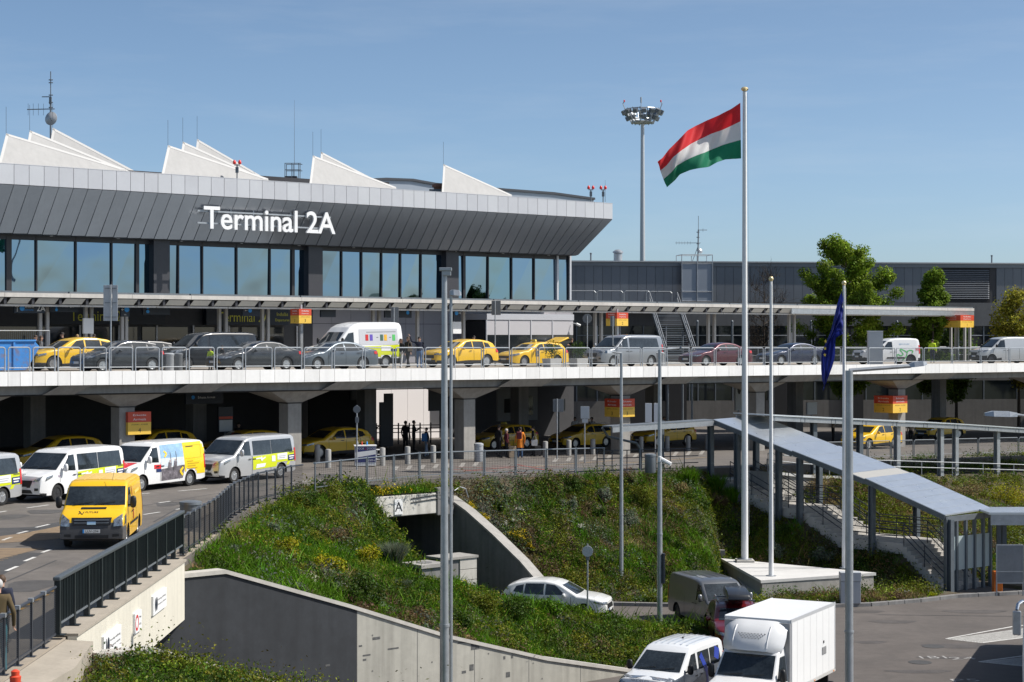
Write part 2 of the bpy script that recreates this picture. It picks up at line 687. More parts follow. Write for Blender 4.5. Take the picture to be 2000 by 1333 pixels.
# dark asphalt patches, brown block paving and lane dashes left of the yellow van
flat_pts = [gl(-60,1034),gl(62,1030),gl(120,1019),gl(158,1024),gl(60,1052),gl(-60,1068)]
marking("asphalt_patch",flat_pts,ASPHD,0.004)
marking("asphalt_patch",[gl(-80,1104),gl(48,1079),gl(84,1081),gl(0,1126),gl(-80,1150)],ASPHD,0.004)
pv = [gl(-60,1056),gl(55,1041),gl(128,1026),gl(140,1046),gl(110,1054),gl(-60,1066)]
marking("brown_paving",pv,PAVER,0.008)
pv2 = [gl(-80,1072),gl(90,1071),gl(62,1077),gl(-80,1112)]
marking("brown_paving",pv2,PAVER,0.008)
for k in range(9):
 marking("ochre_stripe",strip(gl(-50,1074 + k * 3.8),gl(70 - k * 9,1072 + k * 3.3),0.05),LINEO,0.012)
for k in range(6):
 marking("ochre_stripe",strip(gl(60 - k * 12,1040 + k * 3.0),gl(126,1028 + k * 3.4),0.05),LINEO,0.012)
for a,b_ in (((5,1056),(22,1050)),((34,1043),(54,1038)),((70,1031),(96,1025)),((118,1019),(126,1016)),
     ((12,1116),(34,1107)),((48,1097),(68,1089)),((82,1080),(100,1074)),
     ((52,993),(95,987)),((-10,1003),(12,999)),((280,1006),(312,1001)),((344,996),(370,991)),
     ((270,966),(292,964)),((348,960),(404,955)),((458,952),(478,951)),((310,983),(332,980)),
     ((590,941),(636,939)),((690,937),(745,934)),((560,945),(575,944))):
 marking("lane_dash",strip(gl(*a),gl(*b_),0.12),LINEW,0.010)
WORN2 = mat("worn_marking",(0.27,0.255,0.235),0.85,var=0.3,vs=4,world=True)
# red and white hatched zone and short bars further right
for k in range(8):
 x0,x1 = 862 + k * 16,1000 + k * 13
 marking("white_hatch",strip(gl(x0 + 60,925 - k * 2.2),gl(x1 + 20,921 - k * 2.2),0.16),WORN2,0.010)
for a,b_ in (((872,917),(1050,926)),((890,913),(1078,918)),((960,911),(1100,913)),((1010,908),(1075,921)),((905,921),(1010,912))):
 marking("red_hatch",strip(gl(*a),gl(*b_),0.10),LINER,0.014)
WORN = mat("worn_marking",(0.27,0.255,0.235),0.85,var=0.3,vs=4,world=True)
for k in range(24):
 px = 770 + k * 26
 if 930 < px < 1060:
  continue
 py = 916.5 - (px - 770) * 0.052
 marking("white_bar",strip(gl(px,py + 3),gl(px + 6,py - 5),0.22),WORN,0.010)
for a,b_ in (((1040,912),(1200,900)),((1220,905),(1390,893)),((1290,888),(1330,888))):
 marking("ochre_line",strip(gl(*a),gl(*b_),0.14),LINEO,0.010)
marking("red_line",strip(gl(1375,874),gl(1400,872),0.2),LINER,0.010)
for a,b_ in (((150,1010),(420,965)),((420,965),(760,940)),((-20,1150),(110,1095)),((180,1110),(120,1180)),((300,1020),(380,975)),((560,935),(840,915)),((880,905),(1180,890))):
 marking("tar_seam",strip(gl(*a),gl(*b_),0.07),ASPHD,0.005)
for px,py,w_,l_ in ((330,985,0.5,1.2),(60,1145,0.6,1.4),(500,948,0.5,1.5),(250,1080,0.35,0.8),(90,1000,0.7,1.0),(640,930,0.6,1.5),(20,1010,0.5,1.1)):
 x,y = gl(px,py)
 marking("oil_stain",[(x + w_ * math.cos(a) * (1 + 0.25 * math.sin(3 * a)),y + l_ * math.sin(a) * (1 + 0.2 * math.cos(2 * a))) for a in np.linspace(0,2 * math.pi,18)[:-1]],mat("oil_stain",(0.075,0.07,0.066),0.7,var=0.2,vs=1.5,world=True),0.0045)
# manhole covers and dark oil stains on the lower road
for px,py in ((60,1033),(730,947),(155,1165)):
 x,y = gl(px,py)
 marking("manhole_cover",[(x + 0.33 * math.cos(a),y + 0.33 * math.sin(a)) for a in np.linspace(0,2 * math.pi,14)[:-1]],ASPHD,0.014)

# concrete verge on the bridge with its yellow and black edge line
vg = MB()
vg.prism([(-11.55,26),(-9.52,26),(-9.57,60),(-11.45,61)],5.3,5.34)
verge = struct(vg.build("concrete_verge",mat("verge_concrete",(0.30,0.255,0.20),0.9,var=0.12,vs=1.2,world=True)))
y = 26.0
k = 0
while y < 58.5:
 b = MB()
 b.add([(-11.74,y,5.309),(-11.57,y + 0.12,5.309),(-11.57,y + 0.50,5.309),(-11.74,y + 0.38,5.309)],[(0,1,2,3)])
 b.build("edge_block",LINEY if k % 2 == 0 else ASPHD,ROAD)
 y += 0.38
 k += 1

# car park markings, covers and kerb
CP = struct(MB().build("car_park_markings",LINEW))
for quad in ([(1848,1248),(1985,1223),(2060,1218),(2060,1238),(1918,1256)],
     [(1912,1293),(2040,1276),(2060,1276),(2060,1306),(1990,1301)]):
 pts = [G(px,py,0) for px,py in quad]
 for a,b_ in zip(pts,pts[1:] + pts[:1]):
  b = MB()
  b.add([(x,y,0.004) for x,y in strip(a,b_,0.11)],[(0,1,2,3)])
  b.build("bay_line",LINEW,CP)
 top0,top1 = Vector(pts[0]),Vector(pts[1])
 bot0,bot1 = Vector(pts[-1]),Vector(pts[-2])
 for k in range(1,13):
  f = k / 13.0
  a = top0.lerp(bot0,f)
  c = Vector(pts[2]).lerp(Vector(pts[3]),f)
  b = MB()
  b.add([(x,y,0.004) for x,y in strip(a[:],c[:],0.06)],[(0,1,2,3)])
  b.build("hatch_line",LINEW,CP)
for px,py,r in ((1823,1263,0.42),(1797,1294,0.42)):
 x,y = G(px,py,0)
 b = MB()
 b.lathe([(r,0.0),(r,0.006),(r * 0.9,0.010)],20,(x,y,0.0))
 b.build("manhole_cover",ASPHD,CP)
for a,b_ in (((1765,1199),(2000,1203)),):
 pass
for px,py,w_,l_ in ((1745,1215,0.9,0.5),(1890,1262,1.6,0.7),(1700,1255,0.6,0.4),(1795,1312,1.1,0.4),(1905,1195,1.3,0.6),(1860,1285,1.2,0.3),(1690,1195,0.8,0.5)):
 x,y = G(px,py,0)
 b = MB()
 b.add([(x + w_ * math.cos(a) * (1 + 0.25 * math.sin(3 * a)),y + l_ * math.sin(a) * (1 + 0.2 * math.cos(2 * a)),0.0005) for a in np.linspace(0,2 * math.pi,18)[:-1]],[tuple(range(17))])
 b.build("oil_stain",mat("park_stain",(0.078,0.069,0.064),0.75,var=0.25,vs=1.2,world=True),CP)
tar = MB()
tar.add([(x,y,0.003) for x,y in strip(G(1716,1201,0),G(2050,1205,0),0.09)],[(0,1,2,3)])
tar.build("tar_seam",ASPHD,CP)
for px,py,tx in ((1822,1284,"1B1"),(1880,1286,"24"),(1885,1329,"P5")):
 x,y = G(px,py,0.004)
 put_text("bay_number",tx,CP,(x,y,0.005),(1,0.06,0),(-0.06,1,0),mat("worn_white",(0.33,0.32,0.31),0.85,var=0.4,vs=6),width=0.95,height=0.5)

KERB = [(-1.0,79.2),(2.0,80.0),(4.25,80.5),(6.5,80.2),(10,79.8),(13.3,79.8),(15.6,80.3),(18.0,81.5),(20.0,82.9),(24.0,84.3),(34,86.5)]
kerb_root = None
for (x0,y0),(x1,y1) in zip(KERB[:-1],KERB[1:]):
 L_ = math.hypot(x1 - x0,y1 - y0)
 n = max(1,int(round(L_ / 1.0)))
 for i in range(n):
  a = (x0 + (x1 - x0) * (i + 0.012) / n,y0 + (y1 - y0) * (i + 0.012) / n)
  c = (x0 + (x1 - x0) * (i + 0.988) / n,y0 + (y1 - y0) * (i + 0.988) / n)
  b = MB()
  b.bar((a[0],a[1],0.065),(c[0],c[1],0.065),0.24,0.17)
  if kerb_root is None:
   kerb_root = struct(b.build("kerb",CONCD,bevel=0.015))
  else:
   b.build("kerb_stone",CONCD,kerb_root,bevel=0.015)

# ---- underpass walls
def wall_thing(name,label,m):
 o = thing(name,label,"wall")
 return o

def wall_st(parent,name,s0,s1,t0,t1,zb,zt0,zt1,m):
 """wall piece in the (s,t) frame with a sloping top"""
 b = MB()
 p = [W2(s0,t0),W2(s1,t0),W2(s1,t1),W2(s0,t1)]
 b.hexa([(*p[0],zb),(*p[1],zb),(*p[2],zb),(*p[3],zb),(*p[0],zt0),(*p[1],zt1),(*p[2],zt1),(*p[3],zt0)])
 return b.build(name,m,parent)

W1T = -30.2
rw = thing("retaining_wall","long concrete retaining wall, dark grey at its left end and bare pale concrete to the right, below the planted mound","wall",W2(0,W1T) + (0,))
rw.rotation_euler = (0,0,ANG)
def wl(s0,s1,t0,t1,zb,za,zc,name,m):
 b = MB()
 o = -W1T
 b.hexa([(s0,t0 + o,zb),(s1,t0 + o,zb),(s1,t1 + o,zb),(s0,t1 + o,zb),(s0,t0 + o,za),(s1,t0 + o,zc),(s1,t1 + o,zc),(s0,t1 + o,za)])
 return b.build(name,m,rw)
BARE = mat("bare_wall_concrete",(0.40,0.385,0.335),0.8,var=0.10,vs=0.5,streak=0.25,bump=0.12,bs=20,world=True)
# top line of the wall in pieces: (s, z)
TOP1 = [(-9.35,5.02),(-7.55,5.02),(-3.2,3.62),(0.75,2.25),(5.0,1.05),(9.3,0.10)]
def ztop1(s):
 return float(np.interp(s,[a for a,b in TOP1],[b for a,b in TOP1]))
SPL = -2.85
segs = sorted(set([a for a,b in TOP1] + [SPL]))
for a,c in zip(segs[:-1],segs[1:]):
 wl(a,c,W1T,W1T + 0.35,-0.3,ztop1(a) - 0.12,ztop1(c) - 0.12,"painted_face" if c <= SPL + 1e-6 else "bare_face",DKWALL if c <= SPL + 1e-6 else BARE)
 wl(a,c,W1T - 0.05,W1T + 0.42,ztop1(a) - 0.118 if False else min(ztop1(a),ztop1(c)) - 5,ztop1(a),ztop1(c),"skip",CONCL) if False else None
 b = MB()
 o = -W1T
 z0,z1 = ztop1(a),ztop1(c)
 b.hexa([(a,-0.05,z0 - 0.118),(c,-0.05,z1 - 0.118),(c,0.42,z1 - 0.118),(a,0.42,z0 - 0.118),(a,-0.05,z0),(c,-0.05,z1),(c,0.42,z1),(a,0.42,z0)])
 b.build("coping",CONCL,rw)
# inside the underpass the wall runs on under the road
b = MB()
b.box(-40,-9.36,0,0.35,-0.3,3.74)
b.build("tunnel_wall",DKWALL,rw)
b = MB()
b.box(-9.28,-8.98,-0.17,-0.003,2.45,2.68)
b.build("bulkhead_lamp",mat("lamp_box",(0.45,0.40,0.24),0.6),rw,bevel=0.02)
# scuffs and patched spots on the bare concrete
SCUF = mat("wall_scuff",(0.10,0.10,0.098),0.8,var=0.4,vs=8)
for px,py,wpx,hpx in ((735,1247,14,5),(768,1267,20,3),(716,1280,14,3),(704,1262,6,3),(640,1300,8,4),(905,1255,22,3),(712,1289,6,4),(928,1262,16,14),(985,1285,4,6),(1000,1283,4,6),(992,1318,8,10),(921,1304,8,12),(906,1313,8,5)):
 s = s_at(px,W1T)
 d = W2(s,W1T)[1]
 z = zpx(py,d)
 wd,ht = wpx * d / F / 0.75,hpx * d / F
 b = MB()
 b.box(s - wd / 2,s + wd / 2,-0.006,-0.001,z - ht / 2,z + ht / 2)
 b.build("scuff_patch",SCUF,rw)
for s in np.arange(-2.85,9.0,2.35):
 b = MB()
 zt_ = ztop1(s + 0.02) - 0.125
 b.box(s,s + 0.022,-0.004,-0.001,-0.2,zt_)
 b.build("formwork_joint",mat("joint_dark",(0.15,0.148,0.14),0.9),rw)
 for zz in np.arange(0.35,zt_ - 0.3,1.1):
  b = MB()
  b.lathe([(0.03,-0.006),(0.03,-0.001)],8,(s + 0.6,0,zz),axis='y')
  b.build("tie_hole",mat("joint_dark",(0.15,0.148,0.14),0.9),rw)

# opposite wall of the underpass in the foreground
W2T = -40.2
fw = thing("retaining_wall","pale coping of the foreground underpass wall behind the bottom left planting","wall",W2(0,W2T) + (0,),ANG)
def ztop2(s):
 return float(np.interp(s,[-17.4,-15.9,-12.4,-6.0,0.0,6.0],[5.05,5.02,3.78,1.9,0.55,0.2]))
segs = [-17.3,-15.9,-14.0,-12.4,-9,-6.0,0.0,6.0]
for a,c in zip(segs[:-1],segs[1:]):
 b = MB()
 b.hexa([(a,-0.35,-0.3),(c,-0.35,-0.3),(c,0,-0.3),(a,0,-0.3),(a,-0.35,ztop2(a) - 0.12),(c,-0.35,ztop2(c) - 0.12),(c,0,ztop2(c) - 0.12),(a,0,ztop2(a) - 0.12)])
 b.build("wall_face",BARE,fw)
 b = MB()
 b.hexa([(a,-0.42,ztop2(a) - 0.118),(c,-0.42,ztop2(c) - 0.118),(c,0.05,ztop2(c) - 0.118),(a,0.05,ztop2(a) - 0.118),(a,-0.42,ztop2(a)),(c,-0.42,ztop2(c)),(c,0.05,ztop2(c)),(a,0.05,ztop2(a))])
 b.build("coping",CONCL,fw)
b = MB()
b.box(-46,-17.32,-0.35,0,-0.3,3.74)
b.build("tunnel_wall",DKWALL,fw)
# wall added across that underpass to keep daylight out of it
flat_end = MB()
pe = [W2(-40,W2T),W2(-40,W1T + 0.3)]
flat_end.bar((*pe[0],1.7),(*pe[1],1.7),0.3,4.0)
tag(flat_end.build("tunnel_light_block",DKWALL),"dark wall added to block daylight at the far end of the underpass","wall")

# bridge beam over that underpass, cream render, with its three signs
br = thing("bridge_beam","cream rendered beam of the road bridge carrying three small signs","bridge",(-9.4,38.5,0))
b = MB()
b.prism([(-0.1,0.9),(0.10,0.9),(0.10,13.85),(-0.1,13.85)],3.72,5.36)
b.build("beam_face",CREAM,br)
b = MB()
b.box(-0.42,0.13,0.9,14.0,5.362,5.42)
b.build("kerb_top",mat("verge_concrete2",(0.34,0.30,0.245),0.9,var=0.1,vs=1.3,world=True),br)
b = MB()
b.prism([(-0.4,-9.5),(0.30,-9.5),(0.75,-2.0),(0.45,0.89),(-0.4,0.89)],4.4,lambda x,y: 5.31 - 0.12 * max(0.0,x))
b.build("apron_slab",mat("verge_concrete2",(0.34,0.30,0.245),0.9,var=0.1,vs=1.3,world=True),br)
def bridge_sign(y0,y1,z0,z1,kind):
 b = MB()
 b.box(0.101,0.16,y0,y1,z0,z1)
 o = b.build("sign_panel",WHITE,br)
 h = z1 - z0
 if kind == "trolley":
  for q,f in ((0.14,0.035),(0.25,0.075)):
   b = MB()
   yc = y0 + (y1 - y0) * q
   b.prism([(0,0)] and [(yc + f * math.cos(a) * 1.6,(z0 + z1) / 2 + h * 0.36 * math.sin(a)) for a in np.linspace(0,2 * math.pi,13)[:-1]],0.1605,0.164,
     M=Matrix(((0,0,1,0),(1,0,0,0),(0,1,0,0),(0,0,0,1))))
   b.build("symbol",NAVY,o)
  put_text("lettering","Kizarólag elsőbbség",o,(0.163,y0 + (y1 - y0) * 0.64,z0 + h * 0.66),(0,1,0),(0,0,1),TXTD,width=(y1 - y0) * 0.6,height=h * 0.13)
  put_text("lettering","Emergency vehicles",o,(0.163,y0 + (y1 - y0) * 0.64,z0 + h * 0.40),(0,1,0),(0,0,1),TXTD,width=(y1 - y0) * 0.6,height=h * 0.12)
 else:
  yc = y0 + (y1 - y0) * 0.3
  b = MB()
  ang = np.linspace(0,2 * math.pi,25)
  for a0,a1 in zip(ang[:-1],ang[1:]):
   r0,r1 = h * 0.26,h * 0.40
   b.add([(0.163,yc + r0 * math.cos(a0),(z0 + z1) / 2 + r0 * math.sin(a0)),(0.163,yc + r1 * math.cos(a0),(z0 + z1) / 2 + r1 * math.sin(a0)),
      (0.163,yc + r1 * math.cos(a1),(z0 + z1) / 2 + r1 * math.sin(a1)),(0.163,yc + r0 * math.cos(a1),(z0 + z1) / 2 + r0 * math.sin(a1))],[(0,1,2,3)])
  b.build("red_ring",TXTR,o)
  put_text("lettering","Max",o,(0.163,y0 + (y1 - y0) * 0.78,z0 + h * 0.70),(0,1,0),(0,0,1),TXTD,width=(y1 - y0) * 0.3,height=h * 0.12)
  put_text("lettering","40 t",o,(0.163,y0 + (y1 - y0) * 0.78,z0 + h * 0.35),(0,1,0),(0,0,1),TXTD,width=(y1 - y0) * 0.3,height=h * 0.12)
def bs_y(px):          # picture x -> y along the beam face
 return (-9.3) / ((px - HX) / F) - 38.5
bridge_sign(bs_y(198),bs_y(232),4.42,4.96,"trolley")
bridge_sign(bs_y(259),bs_y(272),4.46,4.96,"ring")
bridge_sign(bs_y(295),bs_y(321),4.56,5.06,"trolley")

# second underpass further back: pale beam marked A, abutment and wing wall
ba = thing("underpass_beam","pale weathered concrete beam marked A over the back underpass","bridge",W2(12.6,-12.0) + (4.4,),ANG)
b = MB()
b.hexa([(-4.2,0,-0.5),(2.35,0,-0.5),(2.35,0.8,-0.5),(-4.2,0.8,-0.5),(-4.2,0,0.40),(2.35,0,0.40),(2.35,0.8,0.46),(-4.2,0.8,0.46)])
b.build("beam_face",mat("weathered_white",(0.60,0.575,0.52),0.8,var=0.10,vs=1.0,streak=0.3,dirt=((0.32,0.29,0.24),1.2,0.7),world=True),ba,bevel=0.03)
b = MB()
b.box(2.36,3.3,-0.06,0.8,-0.6,0.62)
b.build("pillar_head",CONCD,ba,bevel=0.03)
sgn = MB()
sgn.box(-0.02,0.42,-0.04,-0.003,-0.42,0.25)
so = sgn.build("letter_plate",WHITE,ba)
put_text("lettering","A",so,(0.20,-0.046,-0.08),(1,0,0),(0,0,1),TXTD,height=0.42)
for zz in (0.05,0.22):
 b = MB()
 b.path([(0.9,-0.02,zz),(2.3,-0.03,zz + 0.1),(2.9,-0.09,zz + 0.02),(3.3,-0.1,-0.2)],0.022,n=6)
 b.build("cable",BLACK,ba)
b = MB()
b.path([(3.3,-0.1,0.45),(3.6,-0.1,0.6),(3.95,-0.1,0.5),(4.1,-0.1,0.1)],0.025,n=6)
b.build("cable",GALV,ba)
ww = thing("wing_wall","sloping concrete wing wall in shade beside the back underpass","wall",W2(16.05,-11.2) + (0,),ANG)
WWZ = [(-0.2,4.55),(-1.6,4.0),(-3.4,3.1),(-5.2,2.1),(-6.6,1.15),(-7.4,0.75)]
for (t0,z0),(t1,z1) in zip(WWZ[:-1],WWZ[1:]):
 b = MB()
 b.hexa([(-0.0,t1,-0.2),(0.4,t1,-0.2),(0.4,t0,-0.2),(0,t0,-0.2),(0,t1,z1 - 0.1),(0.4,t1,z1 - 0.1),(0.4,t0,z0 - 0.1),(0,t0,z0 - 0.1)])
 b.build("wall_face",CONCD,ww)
 b = MB()
 b.hexa([(-0.06,t1,z1 - 0.098),(0.5,t1,z1 - 0.098),(0.5,t0,z0 - 0.098),(-0.06,t0,z0 - 0.098),(-0.06,t1,z1),(0.5,t1,z1),(0.5,t0,z0),(-0.06,t0,z0)])
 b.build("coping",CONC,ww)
b = MB()
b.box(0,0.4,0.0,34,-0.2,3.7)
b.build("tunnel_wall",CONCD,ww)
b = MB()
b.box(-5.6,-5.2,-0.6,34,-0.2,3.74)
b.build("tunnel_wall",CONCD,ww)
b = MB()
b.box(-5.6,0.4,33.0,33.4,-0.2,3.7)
b.build("tunnel_end",DARK,ww)  # end wall added to keep daylight out of this underpass

# ================================================================== ELEVATED ROAD
def zsl(s,off):
 return zd(s) + off - 0.0

ER = MB()
def er_hexa(b,s0,s1,t0,t1,o0,o1,m=0):
 """box on the deck frame following its fall; offsets from the fascia top"""
 b.hexa([(s0,t0,zd(s0) + o0),(s1,t0,zd(s1) + o0),(s1,t1,zd(s1) + o0),(s0,t1,zd(s0) + o0),
   (s0,t0,zd(s0) + o1),(s1,t0,zd(s1) + o1),(s1,t1,zd(s1) + o1),(s0,t1,zd(s0) + o1)],m)
for s0,s1,t0,t1 in ((-35,36.0,0.25,24.0),(36.0,48.5,0.25,18.0),(48.5,57.0,0.25,24.0),(57.0,112,0.25,15.5)):  # gap behind the middle stretch is shaped to let sun onto the arrivals wall
 er_hexa(ER,s0,s1,t0,t1,-0.62,-0.085)
DECK = struct(ER.build("elevated_road",[mat("deck_surface",(0.30,0.27,0.235),0.9,var=0.1,vs=0.4,world=True)],loc=(*P0,0),rz=ANG))
b = MB()
er_hexa(b,-35,112,0.0,0.249,-0.10,-0.012)
b.build("edge_kerb",CONC,DECK)
# lane lines
for s in np.arange(-20,100,6.0):
 b = MB()
 b.add([(s,5.0,zd(s) - 0.079),(s + 2.5,5.0,zd(s + 2.5) - 0.079),(s + 2.5,5.12,zd(s + 2.5) - 0.079),(s,5.12,zd(s) - 0.079)],[(0,1,2,3)])
 b.build("lane_dash",LINEW,DECK)
# kerb of the pavement in front of the doors
b = MB()
er_hexa(b,-35,57,10.2,17.9,-0.084,0.03)
b.build("pavement",CONC,DECK)

PITCH = ([-300,50,300,500,700,900,1050,1250,1400,1550,1650,1850,2300],[23,24.3,26.2,28.6,30.2,28.2,26.2,24.2,23.6,25,26.3,28,28.5])
bx = [-176.0]
while bx[-1] < 2150:
 bx.append(bx[-1] + float(np.interp(bx[-1],*PITCH)))
bs = [s_at(x,0.0) for x in bx]
FASC = [WHITEP,mat("white_fascia_paint_b",(0.79,0.78,0.76),0.55,var=0.05,vs=0.7,streak=0.1,world=True),
  mat("white_fascia_paint_c",(0.84,0.83,0.81),0.55,var=0.03,vs=0.8,streak=0.05,world=True)]
for i,(a,c) in enumerate(zip(bs[:-1],bs[1:])):
 b = MB()
 er_hexa(b,a + 0.012,c - 0.012,-0.07,-0.012,-0.63,0.0)
 b.build("fascia_panel",FASC[rng.integers(0,3)],DECK)
b = MB()
er_hexa(b,bs[0],bs[-1],-0.01,0.0,-0.60,-0.02)
b.build("fascia_backing",GAP,DECK)
# edge beam under the fascia, set back
b = MB()
er_hexa(b,-35,112,0.55,1.2,-1.04,-0.625)
b.build("edge_beam",CONC,DECK)
b = MB()
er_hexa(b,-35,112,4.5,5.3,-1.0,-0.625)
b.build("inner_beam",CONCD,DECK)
b = MB()
b.path([(s_at(px,0.4),0.5,zd(s_at(px,0.4)) - 1.075) for px in range(-100,2100,200)],0.03,n=6)
b.build("conduit",BLACK,DECK)
for px0,px1 in ((-240,-180),(100,164),(352,430),(642,718),(985,1072),(1288,1352),(1528,1598),(1790,1860)):
 s0,s1 = s_at(px0 + 8,0.1),s_at(px1 + 6,0.1)
 b = MB()
 f = 0.45
 lo = [(s0 - f,0.42,zd(s0) - 1.06),(s1 - f,0.42,zd(s1) - 1.06),(s1 - f,9.0,zd(s1) - 1.06),(s0 - f,9.0,zd(s0) - 1.06)]
 hi = [(s0 + 0.2,0.0,zd(s0) - 0.632),(s1 + 0.2,0.0,zd(s1) - 0.632),(s1 + 0.2,9.0,zd(s1) - 0.632),(s0 + 0.2,9.0,zd(s0) - 0.632)]
 b.hexa(lo + hi)
 b.build("cross_beam",CONC,DECK)

# columns with spreading heads
COLPX = [240,567,908,1212,1476,1752,-70,2030]
for px in COLPX:
 s = s_at(px,1.8)
 zt = zd(s) - 1.045
 z0 = zl(s)
 b = MB()
 hw = 0.41
 b.box(s - hw,s + hw,1.4,2.22,z0 - 0.1,zt - 0.68)
 col = b.build("column",CONC,DECK,bevel=0.03)
 b = MB()
 o1,t0,t1 = 1.95,0.75,3.4
 b.hexa([(s - hw,1.4,zt - 0.655),(s + hw,1.4,zt - 0.655),(s + hw,2.22,zt - 0.655),(s - hw,2.22,zt - 0.655),
   (s - o1,t0,zt),(s + o1,t0,zt),(s + o1,t1,zt),(s - o1,t1,zt)])
 b.build("column_head",CONC,DECK)
 b = MB()
 b.box(s - hw - 0.03,s + hw + 0.03,1.37,2.25,zt - 0.70,zt - 0.654)
 b.build("collar",BLACK,DECK)
 # second row of columns further back
 b = MB()
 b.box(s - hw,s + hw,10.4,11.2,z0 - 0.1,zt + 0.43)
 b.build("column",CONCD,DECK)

# railing on the edge
RL = thing("railing","pale grey steel railing of rounded panels along the edge of the elevated road","railing",(*P0,0),ANG)
for i in range(0,len(bs) - 2,2):
 a,c = bs[i] + 0.10,bs[i + 2] - 0.06
 za,zc = zd(a) + 0.0,zd(c) + 0.0
 tt = 0.10
 rr = 0.032
 h = 1.08
 k = 0.10
 pts = [(a,tt,za - 0.02),(a,tt,za + h - k),(a + k * 0.3,tt,za + h - k * 0.3),(a + k,tt,za + h),(c - k,tt,zc + h),(c - k * 0.3,tt,zc + h - k * 0.3),(c,tt,zc + h - k),(c,tt,zc - 0.02)]
 b = MB()
 b.path(pts,rr,n=7)
 b.tube((a,tt,za + 0.17),(c,tt,zc + 0.17),0.022,n=6)
 pn = b.build("railing_panel",RAILW,RL,smooth=50)
 b = MB()
 for j in range(1,15):
  q = 0.17 + j * (h - 0.17) / 15
  b.tube((a,tt,za + q),(c,tt,zc + q),0.0055,n=4,caps=False)
 b.build("infill_bars",GALVD,pn)

# ================================================================== TERMINAL
TB = thing("terminal_building","grey airport terminal with overhanging slanted cladding, blue ribbon windows and white roof sails","building",(*P0,0),ANG)
TG,TBt,TT = 22.0,21.0,19.0
ZS,ZW0,ZW1 = ZC + 5.78,ZC + 8.32,ZC + 9.44
ZG0,ZG1 = ZC + 2.47,ZC + 5.9
SB_END,ST_END = 54.6,56.1
S_L = -14.0
P9 = 0.905
i = 0
CL2 = [CLAD,mat("grey_cladding_b",(0.275,0.29,0.315),0.36,metal=0.45,var=0.05,vs=0.5,world=True),mat("grey_cladding_c",(0.30,0.315,0.34),0.32,metal=0.45,var=0.05,vs=0.5,world=True)]
AL2 = [ALU,mat("white_aluminium_b",(0.53,0.535,0.56),0.44,metal=0.25,var=0.03,vs=0.7,world=True),mat("white_aluminium_c",(0.575,0.58,0.6),0.4,metal=0.25,var=0.03,vs=0.7,world=True)]
npan = int((ST_END - S_L) / P9)
gap = 0.014
sx = [ST_END - k * P9 for k in range(npan + 1)]
def sb_of(s_top):      # bottom edge position: only the last few panels fan in to the corner
 return s_top - (ST_END - SB_END) * max(0.0,1 - (ST_END - s_top) / 6.0)
for k in range(npan):
 s1,s0 = sx[k],sx[k + 1]
 b = MB()
 b.box(s0 + gap,s1 - gap,TT - 0.04,TT,ZW0 + 0.01,ZW1)
 b.build("white_panel",AL2[rng.integers(0,3)],TB)
 b0,b1 = sb_of(s0),sb_of(s1)
 b = MB()
 dn = Vector((0,-0.78,-0.62)) * 0.03
 q = [Vector((s0 + gap,TT,ZW0 - 0.01)),Vector((s1 - gap,TT,ZW0 - 0.01)),Vector((b1 - gap,TBt,ZS)),Vector((b0 + gap,TBt,ZS))]
 jit = rng.normal(0,0.003,4)
 qq = [p + dn * (1 + j * 20) for p,j in zip(q,jit)]
 # diagonal fold in each sheet is shaped to imitate diamond-shaped reflections
 qq[3] = qq[3] + dn * 1.3
 b.add(q + qq,[(4,5,6),(4,6,7),(0,2,1),(0,3,2),(0,1,5,4),(1,2,6,5),(2,3,7,6),(3,0,4,7)])
 b.build("cladding_panel",CL2[rng.integers(0,3)],TB)
# backing body of the overhang
b = MB()
b.hexa([(S_L,TBt + 0.02,ZS),(SB_END - 0.03,TBt + 0.02,ZS),(SB_END - 0.03,40,ZS),(S_L,40,ZS),(S_L,TT + 0.04,ZW0),(ST_END - 0.04,TT + 0.04,ZW0),(ST_END - 0.04,40,ZW0),(S_L,40,ZW0)])
b.box(S_L,ST_END - 0.04,TT + 0.006,40,ZW0 + 0.002,ZW1 - 0.05)
b.build("overhang_body",GAP,TB)
b = MB()
b.box(ST_END - 0.038,ST_END,TT,40,ZW0,ZW1)
b.build("end_panel",ALU,TB)
b = MB()
b.hexa([(SB_END - 0.028,TBt,ZS),(SB_END,TBt,ZS),(SB_END,40,ZS),(SB_END - 0.028,40,ZS),(ST_END - 0.038,TT,ZW0),(ST_END,TT,ZW0),(ST_END,40,ZW0),(ST_END - 0.038,40,ZW0)])
b.build("end_cladding",CLAD,TB)
b = MB()
b.box(S_L,ST_END - 0.3,TT + 0.3,42,ZW1 - 0.35,ZW1 - 0.30)
b.build("flat_roof",CONCD,TB)
b = MB()
b.box(S_L,ST_END,TT - 0.05,TT + 0.3,ZW1 + 0.001,ZW1 + 0.03)
b.build("parapet_cap",ALU,TB)
b = MB()
b.box(S_L,54.5,TBt + 0.05,TG - 0.12,ZS - 0.06,ZS - 0.005)
b.build("soffit",CHAR,TB)
for s in np.arange(-8,54,4.3):
 b = MB()
 b.lathe([(0.09,0),(0.1,-0.02),(0.06,-0.03)],10,(s,21.5,ZS - 0.062))
 b.build("downlight",WHITE,TB)

